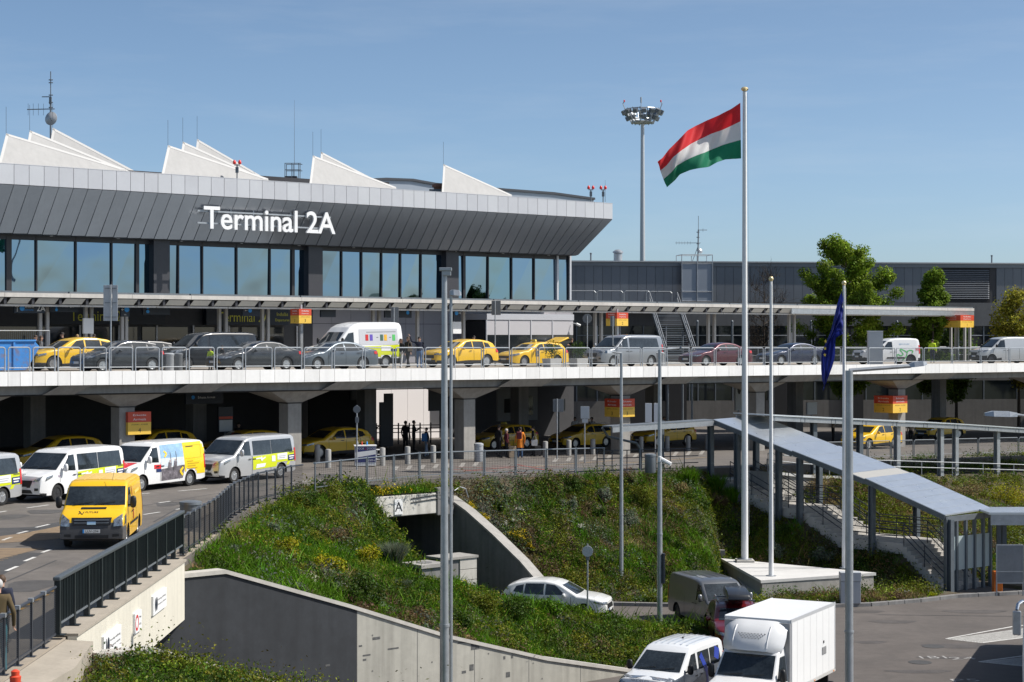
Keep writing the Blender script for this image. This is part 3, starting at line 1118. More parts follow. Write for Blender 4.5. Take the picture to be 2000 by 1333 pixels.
# ribbon of windows
MUL = [(-130,1),(-64,0),(16,2),(70,0),(147,0),(217,0),(267,1),(307,3),(347,0),(394,0),(461,0),(526,0),(571,1),(607,3),(666,0),(705,0),(744,0),(781,0),(821,0),(874,3),(905,1),(952,0),(998,0),(1042,0),(1086,4),(1111,4)]
prev = s_at(-190,TG)
BR = mat("bronze_frame",(0.045,0.043,0.045),0.45,metal=0.3)
for px,kind in MUL:
 s = s_at(px,TG)
 hw = {0: 0.045,1: 0.11,2: 0.16,3: 0.55,4: 0.08}[kind]
 b = MB()
 e0,e1 = rng.normal(0,0.012,2)
 b.hexa([(prev,TG + e0,ZG0),(s - hw,TG + e1,ZG0),(s - hw,TG + 0.05,ZG0),(prev,TG + 0.05,ZG0),(prev,TG - e0,ZG1),(s - hw,TG - e1,ZG1),(s - hw,TG + 0.05,ZG1),(prev,TG + 0.05,ZG1)])
 b.build("window_pane",TGLASS[int(rng.integers(0,4))],TB)
 if kind == 3:
  b = MB()
  b.box(s - hw,s + hw,TG - 0.55,TG + 0.3,ZG0,ZG1)
  b.build("clad_column",CHAR,TB)
 else:
  b = MB()
  b.box(s - hw,s + hw,TG - (0.12 if kind < 4 else 0.2),TG + 0.06,ZG0,ZG1)
  b.build("mullion",BR if kind != 4 else ALU,TB)
 prev = s + hw
b = MB()
b.box(-16,s_at(1113,TG),TG - 0.08,TG - 0.002,ZG0 - 0.25,ZG0)
b.build("window_sill",CHAR,TB)
b = MB()
b.box(-16,SB_END - 0.3,TG - 0.1,TG - 0.002,ZG1 - 0.45,ZG1 - 0.1)
b.build("window_head",CHAR,TB)
b = MB()
b.box(-16,54.5,TG + 0.06,40,ZG0 - 0.1,ZS)
b.build("upper_storey",DARK,TB)
b = MB()
b.box(54.505,54.56,TG - 0.1,40,ZG0,ZS - 0.01)
b.build("end_wall",CHAR,TB)

# storeys below
WD = mat("dark_wall",(0.055,0.057,0.064),0.6,var=0.1,vs=0.6,world=True)  # left wall coloured dark to paint the shade under the canopy
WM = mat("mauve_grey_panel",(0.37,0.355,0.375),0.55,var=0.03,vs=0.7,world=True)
TW = 24.0
S_DK = 33.5
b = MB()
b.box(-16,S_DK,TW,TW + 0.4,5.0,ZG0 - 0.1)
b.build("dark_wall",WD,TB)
b = MB()
b.box(S_DK,56.9,TW + 0.05,TW + 0.4,9.8,ZG0 - 0.1)
b.build("wall_core",GAP,TB)
s = S_DK
while s < 56.8:
 e = min(s + 1.55,56.9)
 for z0,z1 in ((9.8,12.55),(12.58,ZG0 - 0.12)):
  b = MB()
  b.box(s + 0.012,e - 0.012,TW,TW + 0.045,z0,z1)
  b.build("wall_panel",WM,TB)
 s = e
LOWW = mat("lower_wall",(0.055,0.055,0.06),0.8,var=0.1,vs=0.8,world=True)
b = MB()
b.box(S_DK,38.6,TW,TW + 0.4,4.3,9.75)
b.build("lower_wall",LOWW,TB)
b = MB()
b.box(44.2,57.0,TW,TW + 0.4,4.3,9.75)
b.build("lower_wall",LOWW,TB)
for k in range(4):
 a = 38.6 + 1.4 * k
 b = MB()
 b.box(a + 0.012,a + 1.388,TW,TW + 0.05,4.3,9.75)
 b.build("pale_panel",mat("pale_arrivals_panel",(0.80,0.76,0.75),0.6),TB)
# dark glazed bays with bright signs over the doors, left part
for k,px in enumerate((30,130,230,330,430,520)):
 s = s_at(px,TW)
 b = MB()
 b.box(s - 1.9,s + 1.3,TW - 0.06,TW - 0.002,9.95,12.3)
 b.build("entrance_glass",GLASSD,TB)
for px0,px1 in ((95,320),(400,560)):
 s0,s1 = s_at(px0,TW - 0.3),s_at(px1,TW - 0.3)
 b = MB()
 b.box(s0,s1,TW - 0.5,TW - 0.07,12.45,13.5)
 sb_ = b.build("sign_band",NAVY,TB)
 put_text("lettering","Terminal 2A",sb_,(s0 + (s1 - s0) * (0.42 if px0 < 200 else 0.45),TW - 0.51,12.95),(1,0,0),(0,0,1),TXTY,height=0.62,width=3.9)
put_text("lettering","Indulás",sb_,(s_at(559,TW - 0.5) - 0.3,TW - 0.51,13.15),(1,0,0),(0,0,1),TXTY,height=0.22)
put_text("lettering","Departures",sb_,(s_at(559,TW - 0.5) - 0.3,TW - 0.51,12.75),(1,0,0),(0,0,1),TXTY,height=0.22)
for s in np.arange(-12,S_DK,2.6):
 b = MB()
 b.box(s - 0.05,s + 0.05,TW - 0.12,TW - 0.062,9.9,12.4)
 b.build("door_frame",ALU,TB)
# glazed vestibule at the right end
sv0,sv1 = s_at(952,21.3),s_at(1122,21.3)
zb = zd(50) - 0.06
b = MB()
b.box(sv0,sv1,21.35,TW - 0.01,zb + 3.0,zb + 3.42)
b.build("vestibule_cornice",ALU,TB)
n = 4
for k in range(n):
 a,c = sv0 + (sv1 - sv0) * k / n,sv0 + (sv1 - sv0) * (k + 1) / n
 b = MB()
 b.box(a + 0.04,c - 0.04,21.4,21.45,zb + 1.95,zb + 2.99)
 b.build("vestibule_panel",mat("pale_vestibule_panel",(0.50,0.485,0.50),0.5),TB)
 b = MB()
 b.box(a + 0.04,c - 0.04,21.4,21.44,zb + 0.05,zb + 1.93)
 b.build("vestibule_glass",GLASSD,TB)
 b = MB()
 b.box(a - 0.038,a + 0.038,21.36,21.47,zb,zb + 2.99)
 b.build("vestibule_frame",ALU,TB)
b = MB()
b.box(sv0,sv1,21.6,TW - 0.1,zb,zb + 2.9)
b.build("vestibule_core",DARK,TB)
b = MB()
b.tube((sv1 - 0.2,21.3,zb + 2.8),(sv1 - 0.1,21.0,zb + 2.75),0.03)
b.tube((sv1 - 0.1,21.0,zb + 2.75),(sv1 + 0.15,20.85,zb + 2.62),0.09)
b.build("wall_camera",WHITE,TB)

# ---- sign TERMINAL 2A on a steel frame in front of the cladding
tsi = thing("terminal_sign","white raised letters reading Terminal 2A on the slanted grey cladding","sign",(*P0,0),ANG)
TS = 19.35
sa,sc_ = s_at(397,TS),s_at(654,TS)
d0,d1 = W2(sa,TS)[1],W2(sc_,TS)[1]
zb0 = zpx(447,d0)
zt0 = zpx(402,d0)
vs,fs,wd,ht = text_fit("Terminal 2A",sc_ - sa,zt0 - zb0,ext=0.07,bold=0.012,res=6)
par = list(range(len(vs)))
def find(i):
 while par[i] != i:
  par[i] = par[par[i]]
  i = par[i]
 return i
for f in fs:
 for k in f[1:]:
  par[find(f[0])] = find(k)
isl = {}
for i,p in enumerate(vs):
 isl.setdefault(find(i),[]).append(i)
spans = sorted([[min(vs[i][0] for i in ids),max(vs[i][0] for i in ids),set(ids)] for ids in isl.values()],key=lambda q: q[0])
letters = []
for sp in spans:
 ctr = (sp[0] + sp[1]) / 2
 if letters and ctr < letters[-1][1] and sp[0] < letters[-1][1] - 0.3 * (sp[1] - sp[0]):
  letters[-1][1] = max(letters[-1][1],sp[1])
  letters[-1][2] |= sp[2]
 else:
  letters.append(sp)
LETW = mat("sign_letter_white",(0.84,0.84,0.84),0.4)
for lt in letters:
 ids = sorted(lt[2])
 mp = {o: n for n,o in enumerate(ids)}
 b = MB()
 b.add([(sa + vs[i][0],TS - vs[i][2],zb0 + vs[i][1]) for i in ids],[tuple(mp[i] for i in f) for f in fs if f[0] in mp])
 b.build("letter",LETW,tsi)
for q in (0.22,0.74):
 b = MB()
 z = zb0 + ht * q
 b.box(sa - 0.35,sc_ - 0.25,TS + 0.08,TS + 0.15,z,z + 0.09)
 b.build("frame_rail",GALV,tsi)
for px in (454,498,571,610):
 s = s_at(px,TS)
 b = MB()
 b.box(s - 0.04,s + 0.04,TS + 0.16,TS + 0.24,zb0 + 0.05,zb0 + 1.72)
 b.bar((s,TS + 0.2,zb0 + 0.3),(s,20.3,zb0 + 0.3),0.06,0.06)
 b.bar((s,TS + 0.2,zb0 + 1.4),(s,19.6,zb0 + 1.4),0.06,0.06)
 b.build("frame_post",GALV,tsi)

# ---- white roof sails
def sail(px_a,py_a,px_p,py_p,L,row,chamfer=False):
 """front sail of a row at picture point of its peak; rows step back along +Y"""
 s = s_at(px_a,TT + 0.35)
 A = Vector((*W2(s,TT + 0.35),0))
 back = 2.0
 A = A + Vector((0,5.0 * row,0))
 Pk = Vector(((px_p - HX) / F * (A.y + back),A.y + back,0))
 zp = zpx(py_p,Pk.y)
 u = Vector((CU,SU,0))
 B = A + u * L
 zb_ = ZW1 - 0.3
 Cb = Vector((A.x,Pk.y + 3.0,0))
 Db = B + Vector((0,3.0,0))
 b = MB()
 vs = [(*A[:2],zb_),(*B[:2],zb_),(*Cb[:2],zb_),(*Db[:2],zb_),(*Pk[:2],zp),(B.x,B.y + 0.9,zb_ + 0.55)]
 fs = [(0,1,5,4),(0,4,2),(4,5,3,2),(1,3,5),(0,2,3,1)]
 b.add(vs,fs)
 o = b.build("roof_sail",SAIL)
 o.parent = TB
 o.matrix_parent_inverse = (Matrix.Translation((P0[0],P0[1],0)) @ Matrix.Rotation(ANG,4,'Z')).inverted()
 # raised trim along the two free edges, lying in the sloping face
 b = MB()
 fa,fb,fp = Vector(vs[0]),Vector(vs[5]),Vector(vs[4])
 nrm = (fb - fa).cross(fp - fa).normalized()
 if nrm.y > 0:
  nrm = -nrm
 for p,q in ((fa,fp),(fp,fb)):
  d = (q - p).normalized()
  inw = nrm.cross(d)
  if inw.dot((fa + fb + fp) / 3 - p) < 0:
   inw = -inw
  b.add([p + nrm * 0.012,q + nrm * 0.012,q + nrm * 0.012 + inw * 0.16,p + nrm * 0.012 + inw * 0.16],[(0,1,2,3)])
 e = b.build("edge_trim",mat("sail_trim",(0.43,0.427,0.42),0.6),o)
 return Vector((Pk.x,Pk.y,zp))
tips = []
for row,(pa,pp) in enumerate((((-6,330),(12,261)),((-6,330),(58,255)),((-6,330),(103,250)))):
 tips.append(sail(*pa,*pp,7.7,row))
for row,pp in enumerate(((328,284),(357,277),(385,272))):
 tips.append(sail(313,340,*pp,7.4,row))
for row,pp in enumerate(((611,304),(627,297))):
 tips.append(sail(603,358,*pp,6.8,row))
tips.append(sail(862,375,866,321,6.2,0))
for tp in tips:
 b = MB()
 b.tube(tp,tp + Vector((0,0,1.5)),0.012,n=4)
 o = b.build("lightning_rod",GALVD,TB)
 o.matrix_parent_inverse = (Matrix.Translation((P0[0],P0[1],0)) @ Matrix.Rotation(ANG,4,'Z')).inverted()

# low curved roof behind the parapet
VR = mat("roof_edge_dark",(0.05,0.055,0.065),0.5)
VP = mat("vault_panel",(0.33,0.37,0.42),0.4,metal=0.3)
pts = [(690,352),(752,349),(805,351),(850,359),(985,370),(1080,377),(1160,388)]
tv = 30.0
prevp = None
for px,py in pts:
 s = s_at(px,tv)
 d = W2(s,tv)[1]
 z = zpx(py,d)
 if prevp:
  b = MB()
  b.hexa([(prevp[0],tv,ZW1 - 0.3),(s,tv,ZW1 - 0.3),(s,tv + 8,ZW1 - 0.3),(prevp[0],tv + 8,ZW1 - 0.3),(prevp[0],tv,prevp[1] - 0.12),(s,tv,z - 0.12),(s,tv + 8,z - 0.12),(prevp[0],tv + 8,prevp[1] - 0.12)])
  b.build("vault_panel",VP,TB)
  b = MB()
  b.hexa([(prevp[0],tv - 0.15,prevp[1] - 0.118),(s,tv - 0.15,z - 0.118),(s,tv + 8,z - 0.118),(prevp[0],tv + 8,prevp[1] - 0.118),(prevp[0],tv - 0.15,prevp[1] + 0.05),(s,tv - 0.15,z + 0.05),(s,tv + 8,z + 0.05),(prevp[0],tv + 8,prevp[1] + 0.05)])
  b.build("vault_edge",VR,TB)
 prevp = (s,z)
# low dark plant roof between the sails
for px0,px1,py in ((205,330,334),(500,620,347),(640,760,352)):
 s0,s1 = s_at(px0,24),s_at(px1,24)
 z = zpx(py,W2((s0 + s1) / 2,24)[1])
 b = MB()
 b.box(s0,s1,24,28,ZW1 - 0.3,z)
 b.build("plant_roof",CHAR,TB)

def roof_thing(name,label,cat,px,t,py_base,fn):
 s = s_at(px,t)
 x,y = W2(s,t)
 z = zpx(py_base,y)
 o = thing(name,label,cat,(x,y,z),0)
 fn(o,y)
 return o

def obstruction(o,d):
 k = d / F
 b = MB()
 b.tube((0,0,-0.4),(0,0,0.75),0.04,n=6)
 b.tube((-0.16,0,0.72),(0.16,0,0.72),0.03,n=6)
 b.box(-0.09,0.09,-0.08,0.08,0.25,0.6)
 b.build("lamp_post",GALVD,o)
 for sx_ in (-0.16,0.16):
  b = MB()
  b.lathe([(0.05,0),(0.095,0.03),(0.105,0.13),(0.06,0.24),(0.01,0.27)],10,(sx_,0,0.76))
  b.build("red_lamp",REDOBS,o,smooth=50)
roof_thing("obstruction_light","twin red obstruction lamps on the parapet above the Terminal 2A letters","lamp",463,19.2,346,obstruction)
roof_thing("obstruction_light","left of the two twin red obstruction lamps on the right end of the parapet","lamp",1154,19.4,391,obstruction)
roof_thing("obstruction_light","rightmost twin red obstruction lamp on the terminal parapet beside a thin rod","lamp",1178,19.4,391,obstruction)

def rod(px,t,py0,py1,label,r=0.02):
 s = s_at(px,t)
 x,y = W2(s,t)
 b = MB()
 z0,z1 = zpx(py0,y),zpx(py1,y)
 b.tube((0,0,0),(0,0,z1 - z0),r,r * 0.4,n=6)
 tag(b.build("antenna_rod",GALVD,loc=(x,y,z0)),label,"antenna")
rod(575,26,352,196,"tall thin whip antenna above the roof left of the third white sail group",0.018)
rod(1182,19.6,395,352,"thin lightning rod at the right end of the terminal parapet")

def cage(o,d):
 b = MB()
 for x in (-0.45,0.0,0.45):
  for y in (0,0.8):
   b.tube((x,y,-0.4),(x,y,0.95),0.025,n=5)
 for z in (0.5,0.93):
  for y in (0,0.8):
   b.tube((-0.45,y,z),(0.6,y,z),0.025,n=5)
 b.build("guard_frame",GALVD,o)
 b = MB()
 b.box(-0.5,0.3,0.1,0.7,-0.4,0.1)
 b.build("plant_box",CHAR,o)
roof_thing("roof_guard_frame","small steel guard frame on the roof under the tall whip antenna","roof frame",570,24.5,347,cage)

def vent(o,d):
 b = MB()
 b.lathe([(0.3,-0.4),(0.3,0.18),(0.42,0.2),(0.42,0.38),(0.25,0.45)],14)
 b.build("vent_body",mat("rusty_metal",(0.24,0.12,0.08),0.8,var=0.3,vs=4),o,smooth=40)
 b = MB()
 b.box(-0.6,0.5,-0.3,0.4,-0.4,0.05)
 b.build("vent_base",GALVD,o)
roof_thing("roof_vent","rusty roof vent left of the single white sail on the terminal","vent",856,21.5,372,vent)

# antenna mast with a dish behind the left sails
def mast_dish(o,d):
 px_m = d / F
 H = (250 - 140) * px_m
 b = MB()
 b.tube((0,0,-2.2),(0,0,H * 0.45),0.06,n=8)
 b.tube((0,0,H * 0.45),(0,0,H),0.035,n=6)
 for z in (0.36,0.45,0.58,0.8,0.85):
  b.tube((-0.12,0,H * z),(0.14,0,H * z),0.035,n=5)
 b.box(-0.09,0.06,-0.06,0.06,H * 0.42,H * 0.55)
 b.build("mast",GALVD,o)
 b = MB()
 b.tube((-46 * px_m,0,H * 0.325),(0.25,0,H * 0.335),0.03,n=6)
 for k in range(4):
  x = -44 * px_m + k * 0.32
  b.tube((x,0,H * 0.22),(x,0,H * 0.43),0.012,n=4)
 b.tube((-0.55,0,H * 0.55),(-0.05,0,H * 0.55),0.03,n=5)
 b.build("yagi_aerial",GALVD,o)
 b = MB()
 R_ = 0.43
 prof = [(0.02,0.16),(R_ * 0.5,0.11),(R_ * 0.8,0.045),(R_,0),(R_,-0.02),(R_ * 0.8,0.03),(R_ * 0.5,0.09),(0.02,0.14)]
 M = Matrix.Translation((0.05,-0.12,H * 0.16)) @ Matrix.Rotation(R(82),4,'X') @ Matrix.Rotation(R(-18),4,'Y')
 b.lathe([(r,-h) for r,h in prof],24,M=M @ Matrix.Rotation(math.pi,4,'X'))
 b.build("dish",mat("dish_grey",(0.5,0.5,0.5),0.45,metal=0.3),o,smooth=40)
 b = MB()
 b.tube((0.15,-0.1,H * 0.16 - 0.3),(0.12,-0.5,H * 0.16),0.02,n=5)
 b.build("feed_arm",GALVD,o)
roof_thing("antenna_mast","antenna mast with a round dish standing behind the left group of roof sails","antenna",99,30.0,250,mast_dish)
# ================================================================== LOW WING ON THE RIGHT
WO = (5.2,160.0)
WA = R(7.8)
WC,WS = math.cos(WA),math.sin(WA)
def wpt(a,b_):
 return (WO[0] + a * WC - b_ * WS,WO[1] + a * WS + b_ * WC)
def a_at(px,b_=0.0):
 k = (px - HX) / F
 return (k * (WO[1] + b_ * WC) - (WO[0] - b_ * WS)) / (WC - k * WS)
WG = thing("terminal_wing","long low grey panelled wing to the right of the terminal","building",(*WO,0),WA)
WT = 18.28
AE = a_at(2120)
A0 = -9.0
WPAN = [mat("wing_panel_%d" % i,c,0.42,metal=0.3,var=0.05,vs=0.4,world=True) for i,c in enumerate(((0.145,0.157,0.178),(0.157,0.168,0.19),(0.167,0.179,0.20)))]
WPAL = mat("wing_panel_pale",(0.20,0.21,0.225),0.45,metal=0.3,var=0.05,vs=0.4,world=True)
WBEI = mat("wing_beige_wall",(0.145,0.138,0.13),0.85,var=0.1,vs=0.5,streak=0.15,world=True)
WCON = mat("wing_grey_wall",(0.115,0.118,0.122),0.85,var=0.08,vs=0.5,streak=0.12,world=True)
b = MB()
b.box(A0,AE,0.06,22,3.5,WT - 0.12)
b.build("wall_core",GAP,WG)
b = MB()
b.box(A0,AE,-0.25,22,WT - 0.11,WT)
b.build("roof_edge",mat("roof_edge_pale",(0.42,0.43,0.44),0.5,metal=0.2),WG)
b = MB()
b.box(A0,AE,-0.1,0.0,WT - 0.45,WT - 0.115)
b.build("roof_fascia",WPAL,WG)
a = A0
k = 0
lv0,lv1 = a_at(1840),a_at(1934)
while a < AE - 0.1:
 e = a + 0.78
 z0,z1 = 14.72,WT - 0.46
 if e < lv0 or a > lv1:
  b = MB()
  b.box(a + 0.012,e - 0.012,0.0,0.055,z0,z1)
  pale = (a_at(1335) < a < a_at(1395)) or (a_at(1575) < a < a_at(1600)) or (a_at(1930) < a < a_at(1945))
  b.build("wall_panel",WPAL if pale else WPAN[int(rng.integers(0,3))],WG)
 a = e
 k += 1
b = MB()
b.box(lv0 + 0.02,lv1 - 0.02,0.02,0.055,14.72,WT - 0.46)
b.build("louvre_backing",DARK,WG)
for i in range(16):
 z = 15.05 + i * 0.165
 b = MB()
 b.hexa([(lv0 + 0.1,-0.05,z),(lv1 - 0.1,-0.05,z),(lv1 - 0.1,0.015,z + 0.06),(lv0 + 0.1,0.015,z + 0.06),(lv0 + 0.1,-0.05,z + 0.03),(lv1 - 0.1,-0.05,z + 0.03),(lv1 - 0.1,0.015,z + 0.1),(lv0 + 0.1,0.015,z + 0.1)])
 b.build("louvre_slat",WPAN[0],WG)
b = MB()
b.box(A0,AE,-0.12,0.058,12.62,14.70)
b.build("plinth_band",WCON,WG)
b = MB()
b.box(A0,AE,-0.02,0.055,9.35,10.1)
b.box(A0,AE,-0.02,0.055,7.75,9.34)
b.box(A0,AE,-0.1,0.055,3.5,6.05)
b.build("beige_wall",WBEI,WG)
wx = [1125,1165,1210,1255,1300,1345,1362,1396,1430,1462,1500,1545,1590,1640,1690,1745,1800,1860,1920,1985,2060]
for i,(p,q) in enumerate(zip(wx[:-1],wx[1:])):
 a0,a1 = a_at(p) + 0.06,a_at(q) - 0.06
 b = MB()
 b.box(a0,a1,0.03,0.055,10.12,12.60)
 wn = b.build("window",GLASSD,WG)
 b = MB()
 b.box(a0 - 0.055,a0 + 0.03,-0.06,0.029,10.11,12.61)
 b.box(a0,a1,-0.03,0.028,11.75,11.81)
 b.build("window_frame",ALU if i % 3 else GALVD,wn)
 b = MB()
 b.box(a0,a1,0.03,0.055,6.07,7.73)
 wn = b.build("window",GLASSD,WG)
 b = MB()
 b.box(a0 - 0.055,a0 + 0.04,-0.08,0.029,6.0,7.74)
 b.build("window_frame",GALVD,wn)
for px in (1240,1320,1527,1665):
 a0 = a_at(px)
 b = MB()
 b.box(a0 - 0.9,a0 + 0.9,-0.3,-0.121,4.0,8.6 if px < 1600 else 7.6)
 b.build("dark_bay",DARK,WG)
# grey posts with pale heads along the wing
for px in (1362,1396,1430,1584,1752):
 a0 = a_at(px,-2.5)
 x,y = wpt(a0,-2.5)
 b = MB()
 b.tube((0,0,0),(0,0,3.25),0.10,n=10)
 b.lathe([(0.10,3.25),(0.12,3.3),(0.09,3.45),(0.03,3.5)],10)
 o = tag(b.build("post",GALVD,smooth=50,loc=(x,y,9.6)),"grey steel post with a pale cap in front of the wing, picture column %s" % {1362: "nearest the steel stairs",1396: "second right of the steel stairs",1430: "left of the tall flagpole",1584: "left of the blue flag",1752: "beside the small conical tree"}[px],"post")
 o["label"] = {1362: "grey capped post nearest the steel stairs",1396: "middle grey capped post between stairs and flagpole",1430: "grey capped post just left of the tall flagpole",1584: "grey capped post left of the blue flag",1752: "grey capped post between the two green trees"}[px]
# steel platform, stairs and mesh cage in front of the wing
def wing_z(py,b_=0.0,px=1300):
 return zpx(py,wpt(a_at(px,b_),b_)[1])
st = thing("steel_stairs","grey steel fire stairs with landing and railings in front of the wing","stairs",(*WO,0),WA)
aL,aR = a_at(1110,-1.5),a_at(1268,-1.5)
aS0,aS1 = a_at(1268,-2),a_at(1322,-2)
zP = 14.45
b = MB()
b.box(aL,aS1,-2.0,-0.13,zP - 0.35,zP)
b.build("landing",GALVD,st)
def rail_loop(a0,a1,y,z):
 rail = MB()
 rail.path([(a0,y,z),(a0,y,z + 1.0),(a0 + 0.15,y,z + 1.15),(a1 - 0.15,y,z + 1.15),(a1,y,z + 1.0),(a1,y,z)],0.035,n=6)
 rail.tube((a0,y,z + 0.1),(a1,y,z + 0.1),0.03,n=6)
 rail.build("landing_railing",GALV,st,smooth=50)
n = 3
for i in range(n):
 rail_loop(aL + (aR - aL) * i / n + 0.05,aL + (aR - aL) * (i + 1) / n - 0.05,-1.95,zP)
rail_loop(aS0 + 0.1,aS1 - 0.05,-0.3,zP)
top = Vector((0,-2.0,zP))
nst = 26
run,drop = 7.6,zP - 9.75
sh = a_at(1350,-9.6) - aS1 + 0.35
for i in range(nst):
 f = (i + 0.5) / nst
 z = zP - drop * f
 y = -2.0 - run * f
 b = MB()
 b.box(aS0 + sh * f + 0.12,aS1 + sh * f - 0.12,y - 0.16,y + 0.13,z - 0.04,z)
 b.build("tread",GALV if i % 2 else GALVD,st)
for side in (0,1):
 a0 = (aS0,aS1)[side]
 b = MB()
 b.bar((a0 + 0.06,-2.0,zP - 0.05),(a0 + 0.06 + sh,-2 - run,9.7),0.08,0.32)
 b.build("stringer",GALVD,st)
 b = MB()
 for hh in (1.05,0.55):
  b.tube((a0 + 0.04,-2.0,zP + hh),(a0 + 0.04 + sh,-2 - run,9.75 + hh),0.035,n=6)
 for f in (0.0,0.25,0.5,0.75,1.0):
  b.tube((a0 + 0.04 + sh * f,-2 - run * f,zP - drop * f),(a0 + 0.04 + sh * f,-2 - run * f,zP - drop * f + 1.05),0.03,n=6)
 b.build("stair_railing",GALV,st)
for f in (0.45,0.95):
 for a0 in (aS0 + 0.2,aS1 - 0.2):
  b = MB()
  b.tube((a0 + sh * f,-2 - run * f,zP - drop * f - 0.1),(a0 + sh * f,-2 - run * f,4.0),0.09,n=8)
  b.build("stair_post",GALVD,st)
cg = thing("mesh_enclosure","square steel frame enclosure with pale mesh panels above the wing wall","enclosure",(*WO,0),WA)
c0,c1 = a_at(1331,-0.8),a_at(1391,-0.8)
zc0,zc1 = 14.7,wing_z(498,-0.8,1360)
MESHP = mat("pale_mesh",(0.30,0.335,0.385),0.6,metal=0.2)
b = MB()
for a0 in (c0,(c0 + c1) / 2,c1):
 for y in (-0.9,1.2):
  b.tube((a0,y,zc0),(a0,y,zc1),0.035,n=6)
for z in (zc0 + 0.05,zc0 + 0.9,zc1 - 0.75,zc1):
 for y in (-0.9,1.2):
  b.tube((c0,y,z),(c1,y,z),0.03,n=6)
 b.tube((c0,-0.9,z),(c0,1.2,z),0.03,n=6)
 b.tube((c1,-0.9,z),(c1,1.2,z),0.03,n=6)
b.build("frame",GALV,cg)
for i in range(2):
 for j,(z0,z1) in enumerate(((zc0 + 0.08,zc0 + 0.87),(zc0 + 0.93,zc1 - 0.78),)):
  b = MB()
  a0 = c0 + (c1 - c0) * i / 2 + 0.05
  b.box(a0,a0 + (c1 - c0) / 2 - 0.1,-0.86,-0.84,z0,z1)
  b.build("mesh_panel",MESHP,cg)

def wing_thing(name,label,cat,px,b_,py_base,fn):
 x,y = wpt(a_at(px,b_),b_)
 o = thing(name,label,cat,(x,y,zpx(py_base,y)))
 fn(o,y)
 return o
def wing_vent(o,d):
 b = MB()
 b.lathe([(0.38,-0.3),(0.38,0.55)],14)
 b.build("vent_pipe",GALV,o,smooth=40)
 b = MB()
 b.lathe([(0.30,0.55),(0.48,0.62),(0.46,0.74),(0.2,0.9),(0.05,0.92)],16)
 b.build("vent_cowl",GALV,o,smooth=40)
wing_thing("roof_vent","round metal roof vent with a domed cowl on the wing roof beside the light mast","vent",1207,3.0,508,wing_vent)
def small_vent(o,d):
 b = MB()
 b.tube((0,0,-0.3),(0,0,0.5),0.07,n=8)
 b.tube((0,0,0.5),(0,0,0.62),0.1,n=8)
 b.build("vent_pipe",GALVD,o)
wing_thing("vent_pipe","short dark vent pipe on the wing roof next to the terminal corner","vent",1154,3.0,508,small_vent)
wing_thing("vent_pipe","short dark vent pipe on the wing roof near the right picture edge","vent",1937,3.0,512,small_vent)
def roof_mast(o,d):
 k = d / F
 b = MB()
 H = 84 * k
 b.tube((0,0,-0.4),(0.05,0,H * 0.68),0.06,n=6)
 b.tube((0.05,0,H * 0.68),(0.05,0,H),0.025,n=5)
 b.tube((-0.5,0.2,-0.3),(0,0,H * 0.28),0.025,n=5)
 for z in (0.2,0.35,0.5,0.62):
  b.tube((-0.12,0,H * z),(0.14,0,H * z),0.04,n=5)
 b.build("mast",GALVD,o)
 b = MB()
 b.tube((-44 * k,0,H * 0.37),(0.25,0,H * 0.37),0.025,n=5)
 for i in range(6):
  b.tube((-42 * k + i * 0.25,0,H * 0.33),(-42 * k + i * 0.25,0,H * 0.41),0.012,n=4)
 b.tube((0,0,H * 0.67),(18 * k,0,H * 0.67),0.03,n=5)
 b.tube((10 * k,0,H * 0.63),(10 * k,0,H * 0.71),0.02,n=4)
 b.build("yagi_aerial",GALVD,o)
 b = MB()
 b.lathe([(0.03,0.08),(0.2,0.03),(0.24,0)],14,M=Matrix.Translation((0.22,-0.1,H * 0.18)) @ Matrix.Rotation(R(80),4,'X') @ Matrix.Rotation(R(25),4,'Y'))
 b.build("dish",GALV,o)
wing_thing("antenna_mast","dark antenna mast with side aerials standing on the wing roof above the mesh enclosure","antenna",1363,4.0,506,roof_mast)

# ================================================================== CANOPY OVER THE KERBSIDE
CN = thing("canopy","long flat kerbside canopy with pale hanging panels in front of the terminal doors","canopy",(*P0,0),ANG)
CT0 = 13.0
cs0,cs1 = -12.0,s_at(1903,CT0)
CZ = ZC + 2.0
sB = s_at(1205,CT0)
CANW = mat("canopy_edge_pale",(0.56,0.535,0.50),0.5,var=0.08,vs=0.8,streak=0.12,world=True)
CPAN = mat("canopy_panel",(0.52,0.51,0.47),0.55,var=0.06,vs=1.0,world=True)
for a,c,bk in ((cs0,31.0,21.6),(31.0,cs1,16.6)):  # back edge shaped shallower on the right to let sun onto the wall
 b = MB()
 b.box(a,c,CT0 + 0.25,bk,CZ,CZ + 0.12)
 b.build("roof_sheet",GALVD,CN)
n = int((cs1 - cs0) / 3.6)
for i in range(n):
 a,c = cs0 + (cs1 - cs0) * i / n,cs0 + (cs1 - cs0) * (i + 1) / n
 b = MB()
 b.box(a + 0.01,c - 0.01,CT0,CT0 + 0.24,CZ - 0.02,CZ + 0.20)
 b.build("edge_beam",CANW,CN)
 if i % 2 == 0:
  b = MB()
  b.box(a,c + 3.6,CT0 + 0.06,CT0 + 0.3,CZ + 0.205,CZ + 0.30)
  b.build("gutter_edge",GALVD,CN)
s = cs0
cp_end = s_at(1545,CT0)
